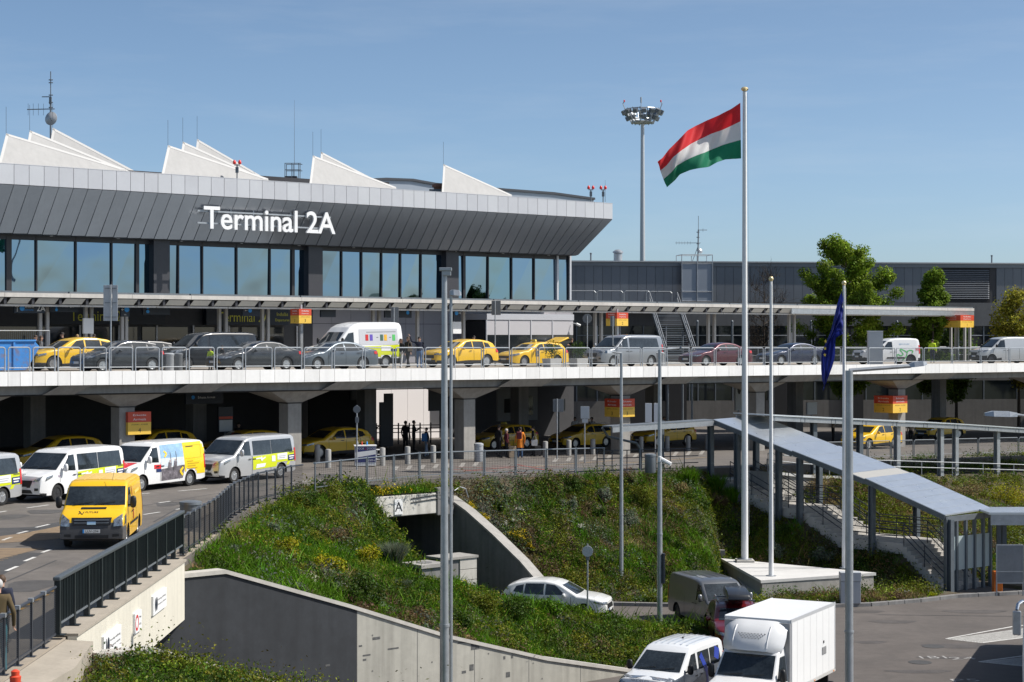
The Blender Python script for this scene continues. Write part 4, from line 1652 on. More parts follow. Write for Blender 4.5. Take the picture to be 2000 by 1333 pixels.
while s < cp_end:
 b = MB()
 b.hexa([(s + 0.02,CT0 + 0.25,CZ - 0.36),(s + 1.18,CT0 + 0.25,CZ - 0.36),(s + 1.18,CT0 + 0.27,CZ - 0.36),(s + 0.02,CT0 + 0.27,CZ - 0.36),
   (s + 0.17,CT0 + 0.05,CZ - 0.06),(s + 1.33,CT0 + 0.05,CZ - 0.06),(s + 1.33,CT0 + 0.07,CZ - 0.06),(s + 0.17,CT0 + 0.07,CZ - 0.06)])
 b.build("hanging_panel",CPAN,CN)
 b = MB()
 b.box(s + 1.36,s + 1.50,CT0 + 0.1,CT0 + 3.0,CZ - 0.38,CZ - 0.021)
 b.build("bracket",CHAR,CN)
 s += 1.56
for a in np.arange(cs0,cs1 - 1,4.6):
 b = MB()
 b.box(a + 0.02,min(a + 4.58,cs1),CT0 + 0.3,CT0 + 0.42,CZ - 0.50,CZ - 0.40)
 b.build("lower_rail",CANW,CN)
b = MB()
b.box(cp_end + 0.1,cs1,CT0 + 0.02,CT0 + 0.2,CZ - 0.42,CZ - 0.03)
b.build("plain_fascia",GALV,CN)
for px in (78,92,167,178,238,246,428,441,512,523,728,740,815,905,1162,1174,1383,1395,1541,1551,1857,1867,1884,1894):
 s = s_at(px,15.0)
 b = MB()
 b.box(s - 0.085,s + 0.085,14.9,15.1,zd(s) - 0.08,CZ - 0.385)
 b.build("post",mat("canopy_post",(0.40,0.39,0.38),0.5,metal=0.2,var=0.06,vs=2),CN)
b = MB()
for px in (80,172,242,434,517,734,815,905,1168,1389,1546,1862,1889):
 s = s_at(px,15.0)
 b.box(s - 0.5,s + 0.5,14.86,15.14,CZ - 0.38,CZ - 0.2)
b.build("post_heads",CHAR,CN)

# signs hanging below the canopy
def hang_sign(px0,px1,py0,py1,t,label,parts,m=NAVY):
 s0,s1 = s_at(px0,t),s_at(px1,t)
 d = W2((s0 + s1) / 2,t)[1]
 z1,z0 = zpx(py0,d),zpx(py1,d)
 o = thing("hanging_sign",label,"sign",(*W2((s0 + s1) / 2,t),z0),ANG)
 hw,h = (s1 - s0) / 2,z1 - z0
 b = MB()
 b.box(-hw,hw,0,0.12,0,h)
 p = b.build("sign_panel",m,o)
 b = MB()
 for x in (-hw * 0.8,hw * 0.8):
  b.box(x - 0.02,x + 0.02,0.04,0.08,h + 0.001,CZ - 0.02 - z0)
 b.build("hanger",GALVD,o)
 for kind,fx,fz,val,hh in parts:
  x = -hw + 2 * hw * fx
  if kind == "t":
   put_text("lettering",val,p,(x,-0.004,h * fz),(1,0,0),(0,0,1),TXTW,height=hh)
  elif kind == "b":
   put_text("lettering",val,p,(x,-0.004,h * fz),(1,0,0),(0,0,1),BLUSGN,height=hh)
  elif kind == "dot":
   b = MB()
   b.prism([(0,0)] and [(x + hh * math.cos(a),h * fz + hh * math.sin(a)) for a in np.linspace(0,2 * math.pi,17)[:-1]],0.004,0.012,M=Matrix(((1,0,0,0),(0,0,-1,0),(0,1,0,0),(0,0,0,1))))
   b.build("blue_dot",BLUSGN,p)
  elif kind == "arrow":
   b = MB()
   r = Matrix.Rotation(val,4,'Y')
   M = Matrix.Translation((x,-0.006,h * fz)) @ r
   b.add([(-0.06 * hh,0,-hh),(0.06 * hh,0,-hh),(0.06 * hh,0,hh),(-0.06 * hh,0,hh)],[(0,1,2,3)],M=M)
   b.add([(-0.55 * hh,-0.001,0.45 * hh),(-0.4 * hh,-0.001,0.3 * hh),(0,-0.001,0.75 * hh),(0,-0.001,hh)],[(0,1,2,3)],M=M)
   b.add([(0.55 * hh,-0.001,0.45 * hh),(0.4 * hh,-0.001,0.3 * hh),(0,-0.001,0.75 * hh),(0,-0.001,hh)],[(0,1,2,3)],M=M)
   b.build("arrow",TXTW,p)
 return o
UPA,LFT = 0.0,R(-90)
hang_sign(28,88,593,612,14.0,"dark hanging sign with an up arrow and 2A at the far left of the canopy",
    [("arrow",0.09,0.5,UPA,0.19),("dot",0.25,0.5,0,0.14),("t",0.46,0.66,"Terminal",0.12),("b",0.46,0.32,"Departures",0.11),("t",0.87,0.5,"2A",0.3)])
hang_sign(98,153,594,610,14.6,"dark hanging sign with two blue dots just right of the up arrow sign",
    [("arrow",0.08,0.7,LFT,0.07),("dot",0.22,0.72,0,0.08),("dot",0.22,0.28,0,0.08),("t",0.5,0.7,"Terminal",0.09),("t",0.76,0.7,"2A",0.12)])
hang_sign(236,253,598,619,14.3,"small square sign with a left arrow and blue dot right of the grey sign backs",
    [("arrow",0.28,0.66,LFT,0.11),("dot",0.68,0.68,0,0.15),("t",0.5,0.2,"info",0.07)])
hang_sign(279,332,594,615,15.2,"dark hanging sign with two blue dots left of the middle of the left half",
    [("arrow",0.06,0.7,LFT,0.07),("dot",0.18,0.7,0,0.1),("dot",0.18,0.28,0,0.1)])
hang_sign(474,508,598,618,13.8,"dark hanging sign with one blue dot in front of the second lime Terminal 2A band",
    [("arrow",0.2,0.55,LFT,0.08),("dot",0.42,0.55,0,0.12)])
hang_sign(627,656,600,620,14.0,"plain black hanging screen right of the Departures zone 3 box",[])
hang_sign(752,804,604,621,14.4,"dark hanging sign with a blue dot above the two women",[("dot",0.85,0.6,0,0.12)])
hang_sign(886,900,605,628,13.9,"small sign with a blue dot and right arrow beside the near lamp post",[("dot",0.4,0.7,0,0.14),("arrow",0.78,0.7,R(90),0.11)])
hang_sign(885,901,629,652,13.9,"white notice board under the small blue dot sign",[],WHITE)
hang_sign(163,183,622,652,14.2,"white framed notice between the posts behind the yellow taxi",[],WHITE)

# ================================================================== ZONE BOXES (red over yellow)
def zone_box(px_corner,px_r,py0,py1,t,hu,en,num,label,z_shift=0.0):
 """two visible faces of a square box: corner edge nearest the camera"""
 y = W2(s_at(px_corner,t),t)[1]
 wd = (px_r - px_corner) * y / F / 0.77
 s = s_at(px_corner,t - wd / 2) + wd / 2
 x,y = W2(s,t)
 z1,z0 = zpx(py0,y),zpx(py1,y)
 h = z1 - z0
 o = thing("zone_sign",label,"sign",(x,y,z0),ANG)
 hw = wd / 2
 b = MB()
 b.box(-hw,hw,-hw,hw,0,h * 0.54)
 lo = b.build("yellow_half",YELSGN,o)
 b = MB()
 b.box(-hw,hw,-hw,hw,h * 0.54 + 0.002,h)
 up = b.build("red_half",REDSGN,o)
 for (org,rt) in (((0,-hw - 0.005),(1,0,0)),((-hw - 0.005,0),(0,-1,0))):
  put_text("lettering",hu,up,(org[0],org[1],h * 0.87),rt,(0,0,1),TXTW,height=h * 0.105,width=wd * 0.56)
  put_text("lettering",en,up,(org[0],org[1],h * 0.67),rt,(0,0,1),TXTW,height=h * 0.10,width=wd * 0.56)
  put_text("lettering","ZÓNA | ZONE",lo,(org[0],org[1],h * 0.44),rt,(0,0,1),TXTD,height=h * 0.075,width=wd * 0.72)
  put_text("lettering",num,lo,(org[0],org[1],h * 0.19),rt,(0,0,1),TXTD,height=h * 0.2)
 return o,s,hw,z0
for args in ((584,606.5,604,632,11.0,"Indulás","Departures","3","red and yellow Departures zone 3 box above the white minibus"),
     (1205,1228.5,611,637,11.0,"Indulás","Departures","2","red and yellow Departures zone 2 box above the silver van"),
     (1876,1910,616,640,13.4,"Indulás","Departures","1","red and yellow Departures zone 1 box at the right end of the canopy")):
 o,s,hw,z0 = zone_box(*args)
 b = MB()
 b.box(-0.09,0.09,-0.09,0.09,-(z0 - zd(s)),-0.003)
 b.build("post",GALV,o)
 b = MB()
 b.box(-0.06,0.06,-0.06,0.06,args[3] and (zpx(args[2],W2(s,args[4])[1]) - z0) + 0.003,CZ - 0.39 - z0 if args[4] >= 13 else (zpx(args[2],W2(s,args[4])[1]) - z0) + 0.25)
 b.build("top_post",GALV,o)
for args in ((250,289,804,848,1.81,"Érkezés","Arrivals","4","red and yellow Arrivals zone 4 box round the left column under the road"),
     (1210,1242,779,814,1.81,"Érkezés","Arrivals","3","red and yellow Arrivals zone 3 box round the middle right column"),
     (1744,1779,773,806,1.81,"Érkezés","Arrivals","2","red and yellow Arrivals zone 2 box at the right under the road")):
 zone_box(*args)

# ================================================================== POLES, LAMPS, FLAGS, SIGNS
def lamp_head(b,p,dirv,L=0.75,m=0):
 d = Vector(dirv).normalized()
 a = d.cross(Vector((0,0,1))).normalized()
 p = Vector(p)
 w0,w1 = 0.09,0.16
 vs = []
 for f,wd,zt,zb in ((0,0.05,0.05,-0.05),(0.25,0.13,0.08,-0.06),(0.75,0.16,0.07,-0.07),(1.0,0.07,0.01,-0.06)):
  q = p + d * L * f
  vs += [q - a * wd + Vector((0,0,zb)),q + a * wd + Vector((0,0,zb)),q + a * wd * 0.7 + Vector((0,0,zt)),q - a * wd * 0.7 + Vector((0,0,zt))]
 fs = [(0,1,2,3),(15,14,13,12)]
 for k in range(3):
  for i in range(4):
   j = (i + 1) % 4
   fs.append((k * 4 + i,k * 4 + 4 + i,k * 4 + 4 + j,k * 4 + j))
 b.add(vs,fs,m)

def lamp_post(px,d,zbase,py_top,r0,r1,label,arms,extra=None):
 x,y = at(px,d)
 zt = zpx(py_top,d)
 o = thing("street_lamp",label,"lamp post",(x,y,zbase))
 H = zt - zbase
 b = MB()
 b.tube((0,0,-0.2),(0,0,H * 0.33),r0,r0 * 0.97,n=14)
 b.tube((0,0,H * 0.33),(0,0,H * 0.335),r0 * 1.12,r0 * 1.12,n=14)
 b.tube((0,0,H * 0.335),(0,0,H),r0 * 0.93,r1,n=14)
 b.build("pole",GALV,o,smooth=50)
 b = MB()
 b.lathe([(r0 * 2.1,0.0),(r0 * 2.1,0.03),(r0 * 1.15,0.05),(r0 * 1.05,0.25)],14)
 b.build("base_plate",GALV,o,smooth=50)
 for dx,dy,dz,z0f,L in arms:
  b = MB()
  z0 = H + z0f
  p1 = Vector((dx,dy,z0 + dz))
  b.tube((0,0,z0),p1,0.035,n=8)
  lamp_head(b,p1,Vector((dx,dy,dz * 0.3)),L)
  b.build("lamp_arm",GALV,o)
 if extra:
  extra(o,H,d)
 return o

def near_extra(o,H,d):
 k = d / F
 b = MB()
 b.box(-0.05,0.16,-0.1,0.1,H - 0.14,H - 0.02)
 b.box(-0.12,0.18,-0.14,0.14,H - 0.02,H + 0.06)
 b.build("floodlight_bracket",GALV,o,bevel=0.01)
 b = MB()
 b.tube((0.15,0.35,H - 12.0),(0.15,0.35,H - 0.62),0.045,0.035,n=8)
 lamp_head(b,(0.12,0.3,H - 0.55),(1,0.3,0.0),0.28)
 b.build("second_lamp",GALV,o)
lamp_post(868,45,0.4,528,0.115,0.065,"tall near lamp post in the middle of the view, cut by the bottom edge",[],near_extra)
lamp_post(1213.5,82.6,0.15,690,0.095,0.06,"slim lamp post with a left pointing head on the right mound",[(-0.42,-0.1,0.05,0,0.34)])
def box_extra(o,H,d):
 b = MB()
 b.box(0.09,0.2,-0.16,0.02,1.7,2.9)
 b.build("switch_box",RAILD,o,bevel=0.02)
 b = MB()
 zc = H * 0.595
 b.tube((0.0,-0.15,zc),(0.0,-0.15,zc + 0.2),0.09,n=8)
 b.tube((-0.02,-0.1,zc + 0.15),(0.42,-0.35,zc - 0.08),0.08,n=8)
 b.build("wall_camera",WHITE,o)
lamp_post(1288.5,73.6,0.2,684,0.11,0.065,"lamp post with a white camera and dark switch box beside the grey van",[(0.85,0.2,0.08,0,0.0001)],box_extra)
def right_extra(o,H,d):
 b = MB()
 b.tube((0,0,H),(1.75,0.2,H + 0.12),0.055,n=8)
 b.build("arm",GALV,o)
 b = MB()
 lamp_head(b,(1.7,0.2,H + 0.13),(1,0.1,0.16),0.5)
 b.build("lamp_housing",GALV,o)
lamp_post(1658.5,51,0.0,724,0.12,0.105,"nearest right lamp post with a long horizontal arm in front of the flag plinth",[],right_extra)
lamp_post(2018,48,0.0,815,0.10,0.07,"lamp head reaching in from the right picture edge above the walkway",[(-0.42,0,0.06,0,0.85)])

# flagpoles on the triangular plinth
def flagpole(px,d,zb,py_top,r0,r1,label):
 x,y = at(px,d)
 H = zpx(py_top,d) - zb
 o = thing("flagpole",label,"flagpole",(x,y,zb))
 b = MB()
 b.tube((0,0,0),(0,0,H),r0,r1,n=18)
 b.build("pole",WHITE,o,smooth=50)
 b = MB()
 b.lathe([(0.02,0),(r1 * 1.4,0.03),(r1 * 2.0,0.12),(r1 * 1.3,0.2),(0.01,0.23)],14,(0,0,H))
 b.build("finial",mat("gold_finial",(0.75,0.62,0.35),0.35,metal=0.6),o,smooth=50)
 b = MB()
 b.lathe([(r0 * 2.2,0),(r0 * 2.2,0.02),(r0 * 1.3,0.04)],14)
 b.build("base_flange",GALV,o)
 b = MB()
 b.tube((r0 + 0.03,-r0,1.2),(r1 + 0.03,-r1,H - 0.1),0.008,n=4)
 b.build("halyard",GALV,o)
 return o,H
PLZ = 0.93
d1 = 88.4
fp1,H1 = flagpole(1454.5,d1,PLZ + 0.12,179,0.17,0.095,"tallest white flagpole flying the red white and green flag")
b = MB()
b.box(-0.42,0.42,-0.42,0.42,-0.14,-0.002)
b.build("base_block",CONCL,fp1,bevel=0.02)
flagpole(1506,83.2,PLZ,550,0.11,0.06,"short bare flagpole between the tall pole and the blue flag")
fp3,H3 = flagpole(1648.5,86.0,PLZ,558,0.10,0.06,"short flagpole with the drooping blue flag")

# Hungarian tricolour
def flag_grid(top,bot,d,nu,nv,wave):
 """outline curves in picture units become cloth of true size at distance d"""
 def interp(c,u):
  n = len(c) - 1
  f = min(u * n,n - 1e-6)
  i = int(f)
  a = f - i
  return (c[i][0] * (1 - a) + c[i + 1][0] * a,c[i][1] * (1 - a) + c[i + 1][1] * a)
 vs = []
 for i in range(nu + 1):
  u = i / nu
  a,b_ = interp(top,u),interp(bot,u)
  for j in range(nv + 1):
   v = j / nv
   px,py = a[0] * (1 - v) + b_[0] * v,a[1] * (1 - v) + b_[1] * v
   dep = wave(u,v)
   vs.append(((px - HX) / F * (d),d + dep,zpx(py,d)))
 fs = []
 for i in range(nu):
  for j in range(nv):
   fs.append((i * (nv + 1) + j,(i + 1) * (nv + 1) + j,(i + 1) * (nv + 1) + j + 1,i * (nv + 1) + j + 1))
 return vs,fs
top = [(1446,201),(1428,213),(1406,224),(1383,233),(1360,244),(1342,256),(1324,275),(1305,294),(1292,311),(1282,319)]
bot = [(1447.5,310),(1432,310),(1416,312),(1400,318),(1384,327),(1366,331),(1345,335),(1327,342),(1319,352),(1303,366)]
def wv(u,v):
 return 0.55 * math.sin(5.2 * u + 1.6 * v) * min(1,u * 3) + 0.16 * math.sin(17 * u - 7 * v + 1.0) * min(1,u * 5) + 0.07 * math.sin(31 * u - 13 * v) * min(1,u * 5)
vs,fs = flag_grid(top,bot,d1 - 0.1,60,24,wv)
flag = MB()
for k,f in enumerate(fs):
 flag.add([],[])
 j = k % 24
 flag.f.append(f)
 flag.m.append(0 if j < 8 else (1 if j < 16 else 2))
flag.v = vs
def cloth(name,col):
 m = mat(name,col,0.75)
 t = m.node_tree
 b_ = t.nodes["Principled BSDF"]
 tr = t.nodes.new("ShaderNodeBsdfTranslucent")
 tr.inputs[0].default_value = (*col,1)
 mx = t.nodes.new("ShaderNodeMixShader")
 mx.inputs[0].default_value = 0.35
 o = t.nodes["Material Output"]
 t.links.new(b_.outputs[0],mx.inputs[1])
 t.links.new(tr.outputs[0],mx.inputs[2])
 t.links.new(mx.outputs[0],o.inputs["Surface"])
 return m
fo = flag.build("flag",[cloth("flag_red",(0.68,0.028,0.035)),cloth("flag_white",(0.74,0.73,0.72)),cloth("flag_green",(0.012,0.21,0.11))],smooth=60,fixn=False)
tag(fo,"large red white and green striped flag blowing to the left of the tallest pole","flag")
top = [(1645.5,567),(1643,575),(1638,592),(1630,618),(1622,645),(1613,668),(1606,690),(1606,720),(1607,745)]
bot = [(1646.5,652),(1644,654),(1640,656),(1634,660),(1630,672),(1628,695),(1624,715),(1619,735),(1609,765)]
vs,fs = flag_grid(top,bot,85.9,40,16,lambda u,v: 0.28 * math.sin(9 * u + 5 * v) * min(1,u * 4) + 0.12 * math.sin(22 * v + 3 * u))
eu = MB()
eu.v,eu.f,eu.m = vs,fs,[0] * len(fs)
eo = eu.build("flag",cloth("flag_blue",(0.018,0.03,0.22)),smooth=60,fixn=False)
tag(eo,"dark blue flag with yellow stars hanging limp beside its short pole","flag")
STARM = mat("star_yellow",(0.75,0.55,0.06),0.6)
for px,py in ((1612.5,667),(1611.5,681),(1611,693.5)):
 d = 85.45
 b = MB()
 pts = []
 for k in range(10):
  r = 0.10 if k % 2 == 0 else 0.042
  a = math.pi / 2 + k * math.pi / 5
  pts.append(((px - HX) / F * d + r * 0.75 * math.cos(a),d,zpx(py,d) + r * math.sin(a)))
 b.add(pts + [(p[0],d + 0.012,p[2]) for p in pts],[tuple(range(10)),tuple(range(19,9,-1))] + [(i,10 + i,10 + (i + 1) % 10,(i + 1) % 10) for i in range(10)])
 b.build("star",STARM,eo)

# plinth
pl = thing("flag_plinth","triangular pale concrete plinth carrying the flagpoles","plinth",(11.1,81.75,0))
PA,PB,PC = (0,0),(5.45,2.6),(-0.85,7.9)
b = MB()
b.prism([PA,PB,PC],-0.1,PLZ - 0.13)
b.build("plinth_wall",CONC,pl)
b = MB()
b.prism([(-0.07,-0.06),(5.56,2.6),(-0.93,8.05)],PLZ - 0.128,PLZ)
b.build("plinth_slab",mat("plinth_top",(0.56,0.55,0.53),0.85,var=0.06,vs=0.9,world=True),pl)
for f in (0.35,0.68):
 b = MB()
 a = (Vector((*PA,0)) * (1 - f) + Vector((*PC,0)) * f)
 c = (Vector((*PB,0)) * (1 - f) + Vector((*PC,0)) * f)
 b.add([(a.x,a.y,PLZ + 0.002),(c.x,c.y,PLZ + 0.002),(c.x,c.y + 0.03,PLZ + 0.002),(a.x,a.y + 0.03,PLZ + 0.002)],[(0,1,2,3)])
 b.build("slab_joint",GAP,pl)
gv = [G(1415,1095,0.6),G(1432,1088,0.6),G(1440,1112,0.4),G(1492,1176,0.15),G(1476,1182,0.15)]
b = MB()
b.add([(x,y,z) for (x,y),z in zip(gv,(0.62,0.7,0.42,0.2,0.17))],[tuple(range(5))])
struct(b.build("gravel_strip",GRAVEL))
b = MB()
b.add([(*G(px,py,0.2),0.19) for px,py in ((1495,1176),(1560,1168),(1720,1138),(1740,1146),(1790,1163),(1700,1166),(1570,1183))],[tuple(range(7))])
struct(b.build("gravel_strip",GRAVEL))
x,y = at(1657,80.2)
cb = thing("control_cabinet","pale grey electric cabinet on the front of the flag plinth","cabinet",(x + 0.0,y,0.15))
b = MB()
b.box(-0.36,0.5,-0.22,0.22,0.0,0.95)
b.build("cabinet_base",mat("cabinet_grey",(0.42,0.44,0.46),0.5),cb,bevel=0.015)
b = MB()
b.box(-0.38,0.52,-0.24,0.24,0.96,1.35)
b.build("cabinet_head",mat("cabinet_grey",(0.42,0.44,0.46),0.5),cb,bevel=0.02)

# apron light mast
x,y = at(1255,205)
lm = thing("apron_light_mast","tall apron floodlight mast with a ring of lamps behind the wing","light mast",(x,y,0))
k = 205 / F
zb_,zt_ = zpx(243,205),zpx(214,205)
b = MB()
b.tube((0,0,0),(0,0,zb_),0.42,0.2,n=16)
b.build("mast",mat("mast_grey",(0.5,0.52,0.54),0.45,metal=0.3),lm,smooth=50)
b = MB()
n = 14
r0,r1 = 21 * k,34 * k
for i in range(n):
 a0,a1 = 2 * math.pi * i / n,2 * math.pi * (i + 1) / n
 for r,z,th in ((r0,zb_ + 0.2,0.12),(r1,zt_,0.05),(r1 * 0.97,zt_ - 0.35,0.04),(r0,zb_ + 0.55,0.05)):
  b.tube((r * math.cos(a0),r * math.sin(a0),z),(r * math.cos(a1),r * math.sin(a1),z),th,n=5)
 b.tube((r0 * math.cos(a0),r0 * math.sin(a0),zb_),(r1 * math.cos(a0),r1 * math.sin(a0),zt_ + 0.1),0.05,n=5)
 b.tube((0,0,zb_ + 0.15),(r0 * math.cos(a0),r0 * math.sin(a0),zb_ + 0.15),0.06,n=5)
b.build("lamp_basket",GALV,lm)
for i in range(n):
 a0 = 2 * math.pi * (i + 0.5) / n
 for rr,z in ((r1 * 1.0,zt_ - 0.25),(r0 * 1.25,zb_ + 0.75)):
  if z < zt_ - 0.5 and i % 2:
   continue
  M = Matrix.Translation((rr * math.cos(a0),rr * math.sin(a0),z)) @ Matrix.Rotation(a0,4,'Z') @ Matrix.Rotation(R(25),4,'Y')
  b = MB()
  b.box(-0.1,0.42,-0.24,0.24,-0.24,0.2,M=M)
  b.build("floodlight",GALVD,lm)
for sx_ in (-1,1):
 b = MB()
 b.tube((sx_ * r1,0,zt_),(sx_ * (r1 + 0.25),0,zt_ + 0.65),0.05,n=5)
 b.tube((sx_ * (r1 + 0.25),0,zt_ + 0.65),(sx_ * (r1 + 0.1),0,zt_ + 0.8),0.05,n=5)
 b.build("beacon_arm",GALV,lm)
 b = MB()
 b.lathe([(0.05,0),(0.09,0.05),(0.08,0.2),(0.02,0.26)],8,(sx_ * (r1 + 0.1),0,zt_ + 0.8))
 b.build("red_beacon",REDOBS,lm)
b = MB()
b.tube((-0.3,-r1,zt_ - 0.6),(-0.3,-r1,zt_ + 0.5),0.04,n=5)
b.tube((-0.3,-r1,zt_ + 0.5),(-0.3,-r1,zt_ + 1.1),0.09,n=6)
b.build("aerial",GALV,lm)

# backs of road signs
def sign_post(name,label,x,y,z0,H,parts):
 o = thing(name,label,"sign",(x,y,z0))
 b = MB()
 b.tube((0,0,0),(0,0,H),0.035,n=8)
 b.build("post",GALV,o,smooth=50)
 for kind,a in parts:
  b = MB()
  if kind == "disc":
   r,z,yy,m = a
   b.lathe([(r,-0.012),(r * 1.02,0),(r,0.012)],28,(0,yy,z),axis='y')
   b.build("sign_disc",m,o)
  else:
   x0,x1,z0_,z1_,yy,m = a
   b.box(x0,x1,yy - 0.015,yy + 0.015,z0_,z1_)
   b.build("sign_plate",m,o,bevel=0.008)
 return o
SBK = mat("sign_back_grey",(0.46,0.48,0.50),0.5,metal=0.3,var=0.05,vs=3)
SBD = mat("sign_back_dark",(0.17,0.18,0.19),0.5,metal=0.2)
def deck_pt(px,t):
 s = s_at(px,t)
 return (*W2(s,t),zd(s) - 0.085)
x,y,z = deck_pt(216.5,0.6)
k = y / F
o = sign_post("sign_back","two tall pale sign backs on one pole rising from the edge of the elevated road",x,y,z,172 * k,
     [("plate",(-15 * k,-2 * k,101 * k,171 * k,0.06,SBK)),("plate",(2 * k,13 * k,101 * k,171 * k,0.06,SBK))])
b = MB()
for q in (108,136,164):
 b.box(-12 * k,11 * k,0.0,0.03,q * k,(q + 1.2) * k)
b.build("clamp",GALVD,o)
x,y,z = deck_pt(769.5,9.0)
k = y / F
sign_post("sign_back","dark double sign back on a pole beside the white minibus",x,y,z,116 * k,[("plate",(-6 * k,9 * k,88 * k,117 * k,0.05,SBD))])
x,y,z = deck_pt(967,9.0)
k = y / F
sign_post("sign_back","dark double sign back on a pole left of the glass vestibule",x,y,z,128 * k,[("plate",(-7 * k,11 * k,100 * k,128 * k,0.05,SBD))])
x,y,z = deck_pt(1147,8.0)
k = y / F
sign_post("sign_back","round dark sign back on a thick grey pole left of the silver van",x,y,z,98 * k,[("disc",(9 * k,92 * k,0.05,SBD))])
x,y,z = deck_pt(1197,3.0)
k = y / F
sign_post("sign_back","narrow dark sign back on a pole in front of the silver van",x,y,z,100 * k,[("plate",(-5 * k,4 * k,80 * k,100 * k,0.05,SBD))])
x,y,z = deck_pt(1720,1.2)
k = y / F
cab = thing("tall_cabinet","tall pale grey cabinet hiding the door of the compact white van","cabinet",(1,1,1),0)
x,y,z = deck_pt(1709.5,0.75)
cab.location = (x,y,z)
k = y / F
b = MB()
b.box(-14.5 * k,14 * k,-0.18,0.25,0.0,66 * k)
b.build("cabinet_body",mat("cabinet_pale",(0.50,0.51,0.52),0.45),cab,bevel=0.01)
b = MB()
b.box(-15 * k,14.5 * k,-0.2,0.28,66 * k + 0.003,67.6 * k)
b.build("cabinet_lid",WHITE,cab)
def road_pt(px,py):
 x,y = gl(px,py)
 return x,y,zroad(x,y)
x,y,z = road_pt(697,918)
k = y / F
sign_post("road_sign","round grey sign back on a thin pole beside the promotional counter",x,y,z,126 * k,[("disc",(7 * k,118 * k,-0.05,SBD)),("plate",(-3 * k,4 * k,92 * k,103 * k,-0.04,SBD))])
x,y,z = road_pt(1142,905)
k = y / F
sign_post("road_sign","small square grey sign back on a pole in the middle of the lower road",x,y,z,111 * k,[("plate",(-8 * k,9 * k,87 * k,111 * k,-0.05,SBK)),("plate",(-5 * k,6 * k,79 * k,86 * k,-0.05,SBK))])
x,y,z = road_pt(1088,897)
k = y / F
sign_post("road_sign","thin bare signpost with a small dark plate under the road near the taxis",x,y,z,118 * k,[("plate",(-8 * k,13 * k,92 * k,117 * k,0.05,SBD))])
x,y,z = road_pt(1280,893)
k = y / F
sign_post("road_sign","pair of bright white sign backs above the left end of the stair roof",x,y,z,106 * k,[("plate",(-20 * k,-7 * k,68 * k,105 * k,-0.05,mat("bright_sign_back",(0.66,0.68,0.70),0.5))),("plate",(-3 * k,7 * k,68 * k,105 * k,-0.05,mat("bright_sign_back",(0.66,0.68,0.70),0.5)))])
x,y = at(1147.5,74.2)
k = y / F
sign_post("road_sign","round pale sign back on a pole beside the white car at the underpass exit",x,y,0.6,zpx(1063,y) - 0.6,[("disc",(10.5 * k,zpx(1077,y) - 0.6,-0.05,SBK)),("plate",(-3.5 * k,3.5 * k,zpx(1094,y) - 0.6,zpx(1066,y) - 0.6,-0.02,SBD))])
# ================================================================== COVERED STAIRS TO THE CAR PARK
def t_at(px,s):
 k = (px - HX) / F
 return (P0[0] + s * CU - k * (P0[1] + s * SU)) / (SU + k * CU)
SA,SB = 34.0,37.6
sc = thing("covered_stairs","covered concrete stairs with a long sloping grey metal roof leading down to the car park","stairs",(*P0,0),ANG)
BLP = mat("blue_grey_post",(0.115,0.135,0.155),0.45,metal=0.3,var=0.1,vs=3)
# roof: three lengths with a small step between them
ROOFPX = [(1393,819),(1548,882),(1690,936),(1846,1006)]
rp = []
for px,py in ROOFPX:
 t = t_at(px,SA)
 rp.append((t,zpx(py,W2(SA,t)[1])))
for i in range(3):
 (t0,z0),(t1,z1) = rp[i],rp[i + 1]
 z0 += 0.05 * (1 if i else 0)
 n = 5 if i < 2 else 7
 for j in range(n):
  f0,f1 = j / n + 0.004,(j + 1) / n - 0.004
  a,za = t0 + (t1 - t0) * f0,z0 + (z1 - z0) * f0
  c,zc = t0 + (t1 - t0) * f1,z0 + (z1 - z0) * f1
  b = MB()
  b.hexa([(SA,c,zc - 0.07),(SB,c,zc + 0.02),(SB,a,za + 0.02),(SA,a,za - 0.07),(SA,c,zc),(SB,c,zc + 0.09),(SB,a,za + 0.09),(SA,a,za)])
  b.build("roof_panel",ROOFM if not (i == 1 and j == 4) else mat("roof_panel_stained",(0.52,0.50,0.45),0.45,metal=0.4),sc)
 for s,m in ((SA - 0.05,BLP),(SB + 0.03,GALVD)):
  b = MB()
  off = 0.0 if s < SB else 0.09
  b.bar((s,t0,z0 - 0.13 + off),(s,t1,z1 - 0.13 + off),0.07,0.24)
  b.build("edge_beam",m,sc)
# stairs: flights and landings on the profile seen from the left
PR = [(1425,938),(1510,990),(1568,1002),(1645,1050),(1764,1076),(1846,1131)]
pts = []
for px,py in PR:
 t = t_at(px,SA + 0.25)
 pts.append([t,zpx(py,W2(SA + 0.25,t)[1])])
kinds = ("flight","landing","flight","landing","flight")
pts[2][1] = pts[1][1]
pts[4][1] = pts[3][1]
pts[5][1] = 0.2
pts_stair = [list(q) for q in pts]
SL0,SL1 = SA + 0.25,SB - 0.4
for k,kind in enumerate(kinds):
 (t0,z0),(t1,z1) = pts[k],pts[k + 1]
 if kind == "landing":
  b = MB()
  b.box(SL0,SL1,t1,t0,min(z0,z1) - 0.5,z0)
  b.build("landing",STAIRC,sc)
 else:
  n = max(3,int(round((z0 - z1) / 0.165)))
  for j in range(n):
   a,c = t0 + (t1 - t0) * j / n,t0 + (t1 - t0) * (j + 1) / n
   zz = z0 + (z1 - z0) * (j + 1) / n
   b = MB()
   b.box(SL0,SL1,c + 0.001,a,zz - 0.5,zz)
   b.build("step",STAIRC,sc)
b = MB()
b.box(SL0,SL1,pts[0][0],-10.4,3.6,pts[0][1])
b.build("landing",STAIRC,sc)
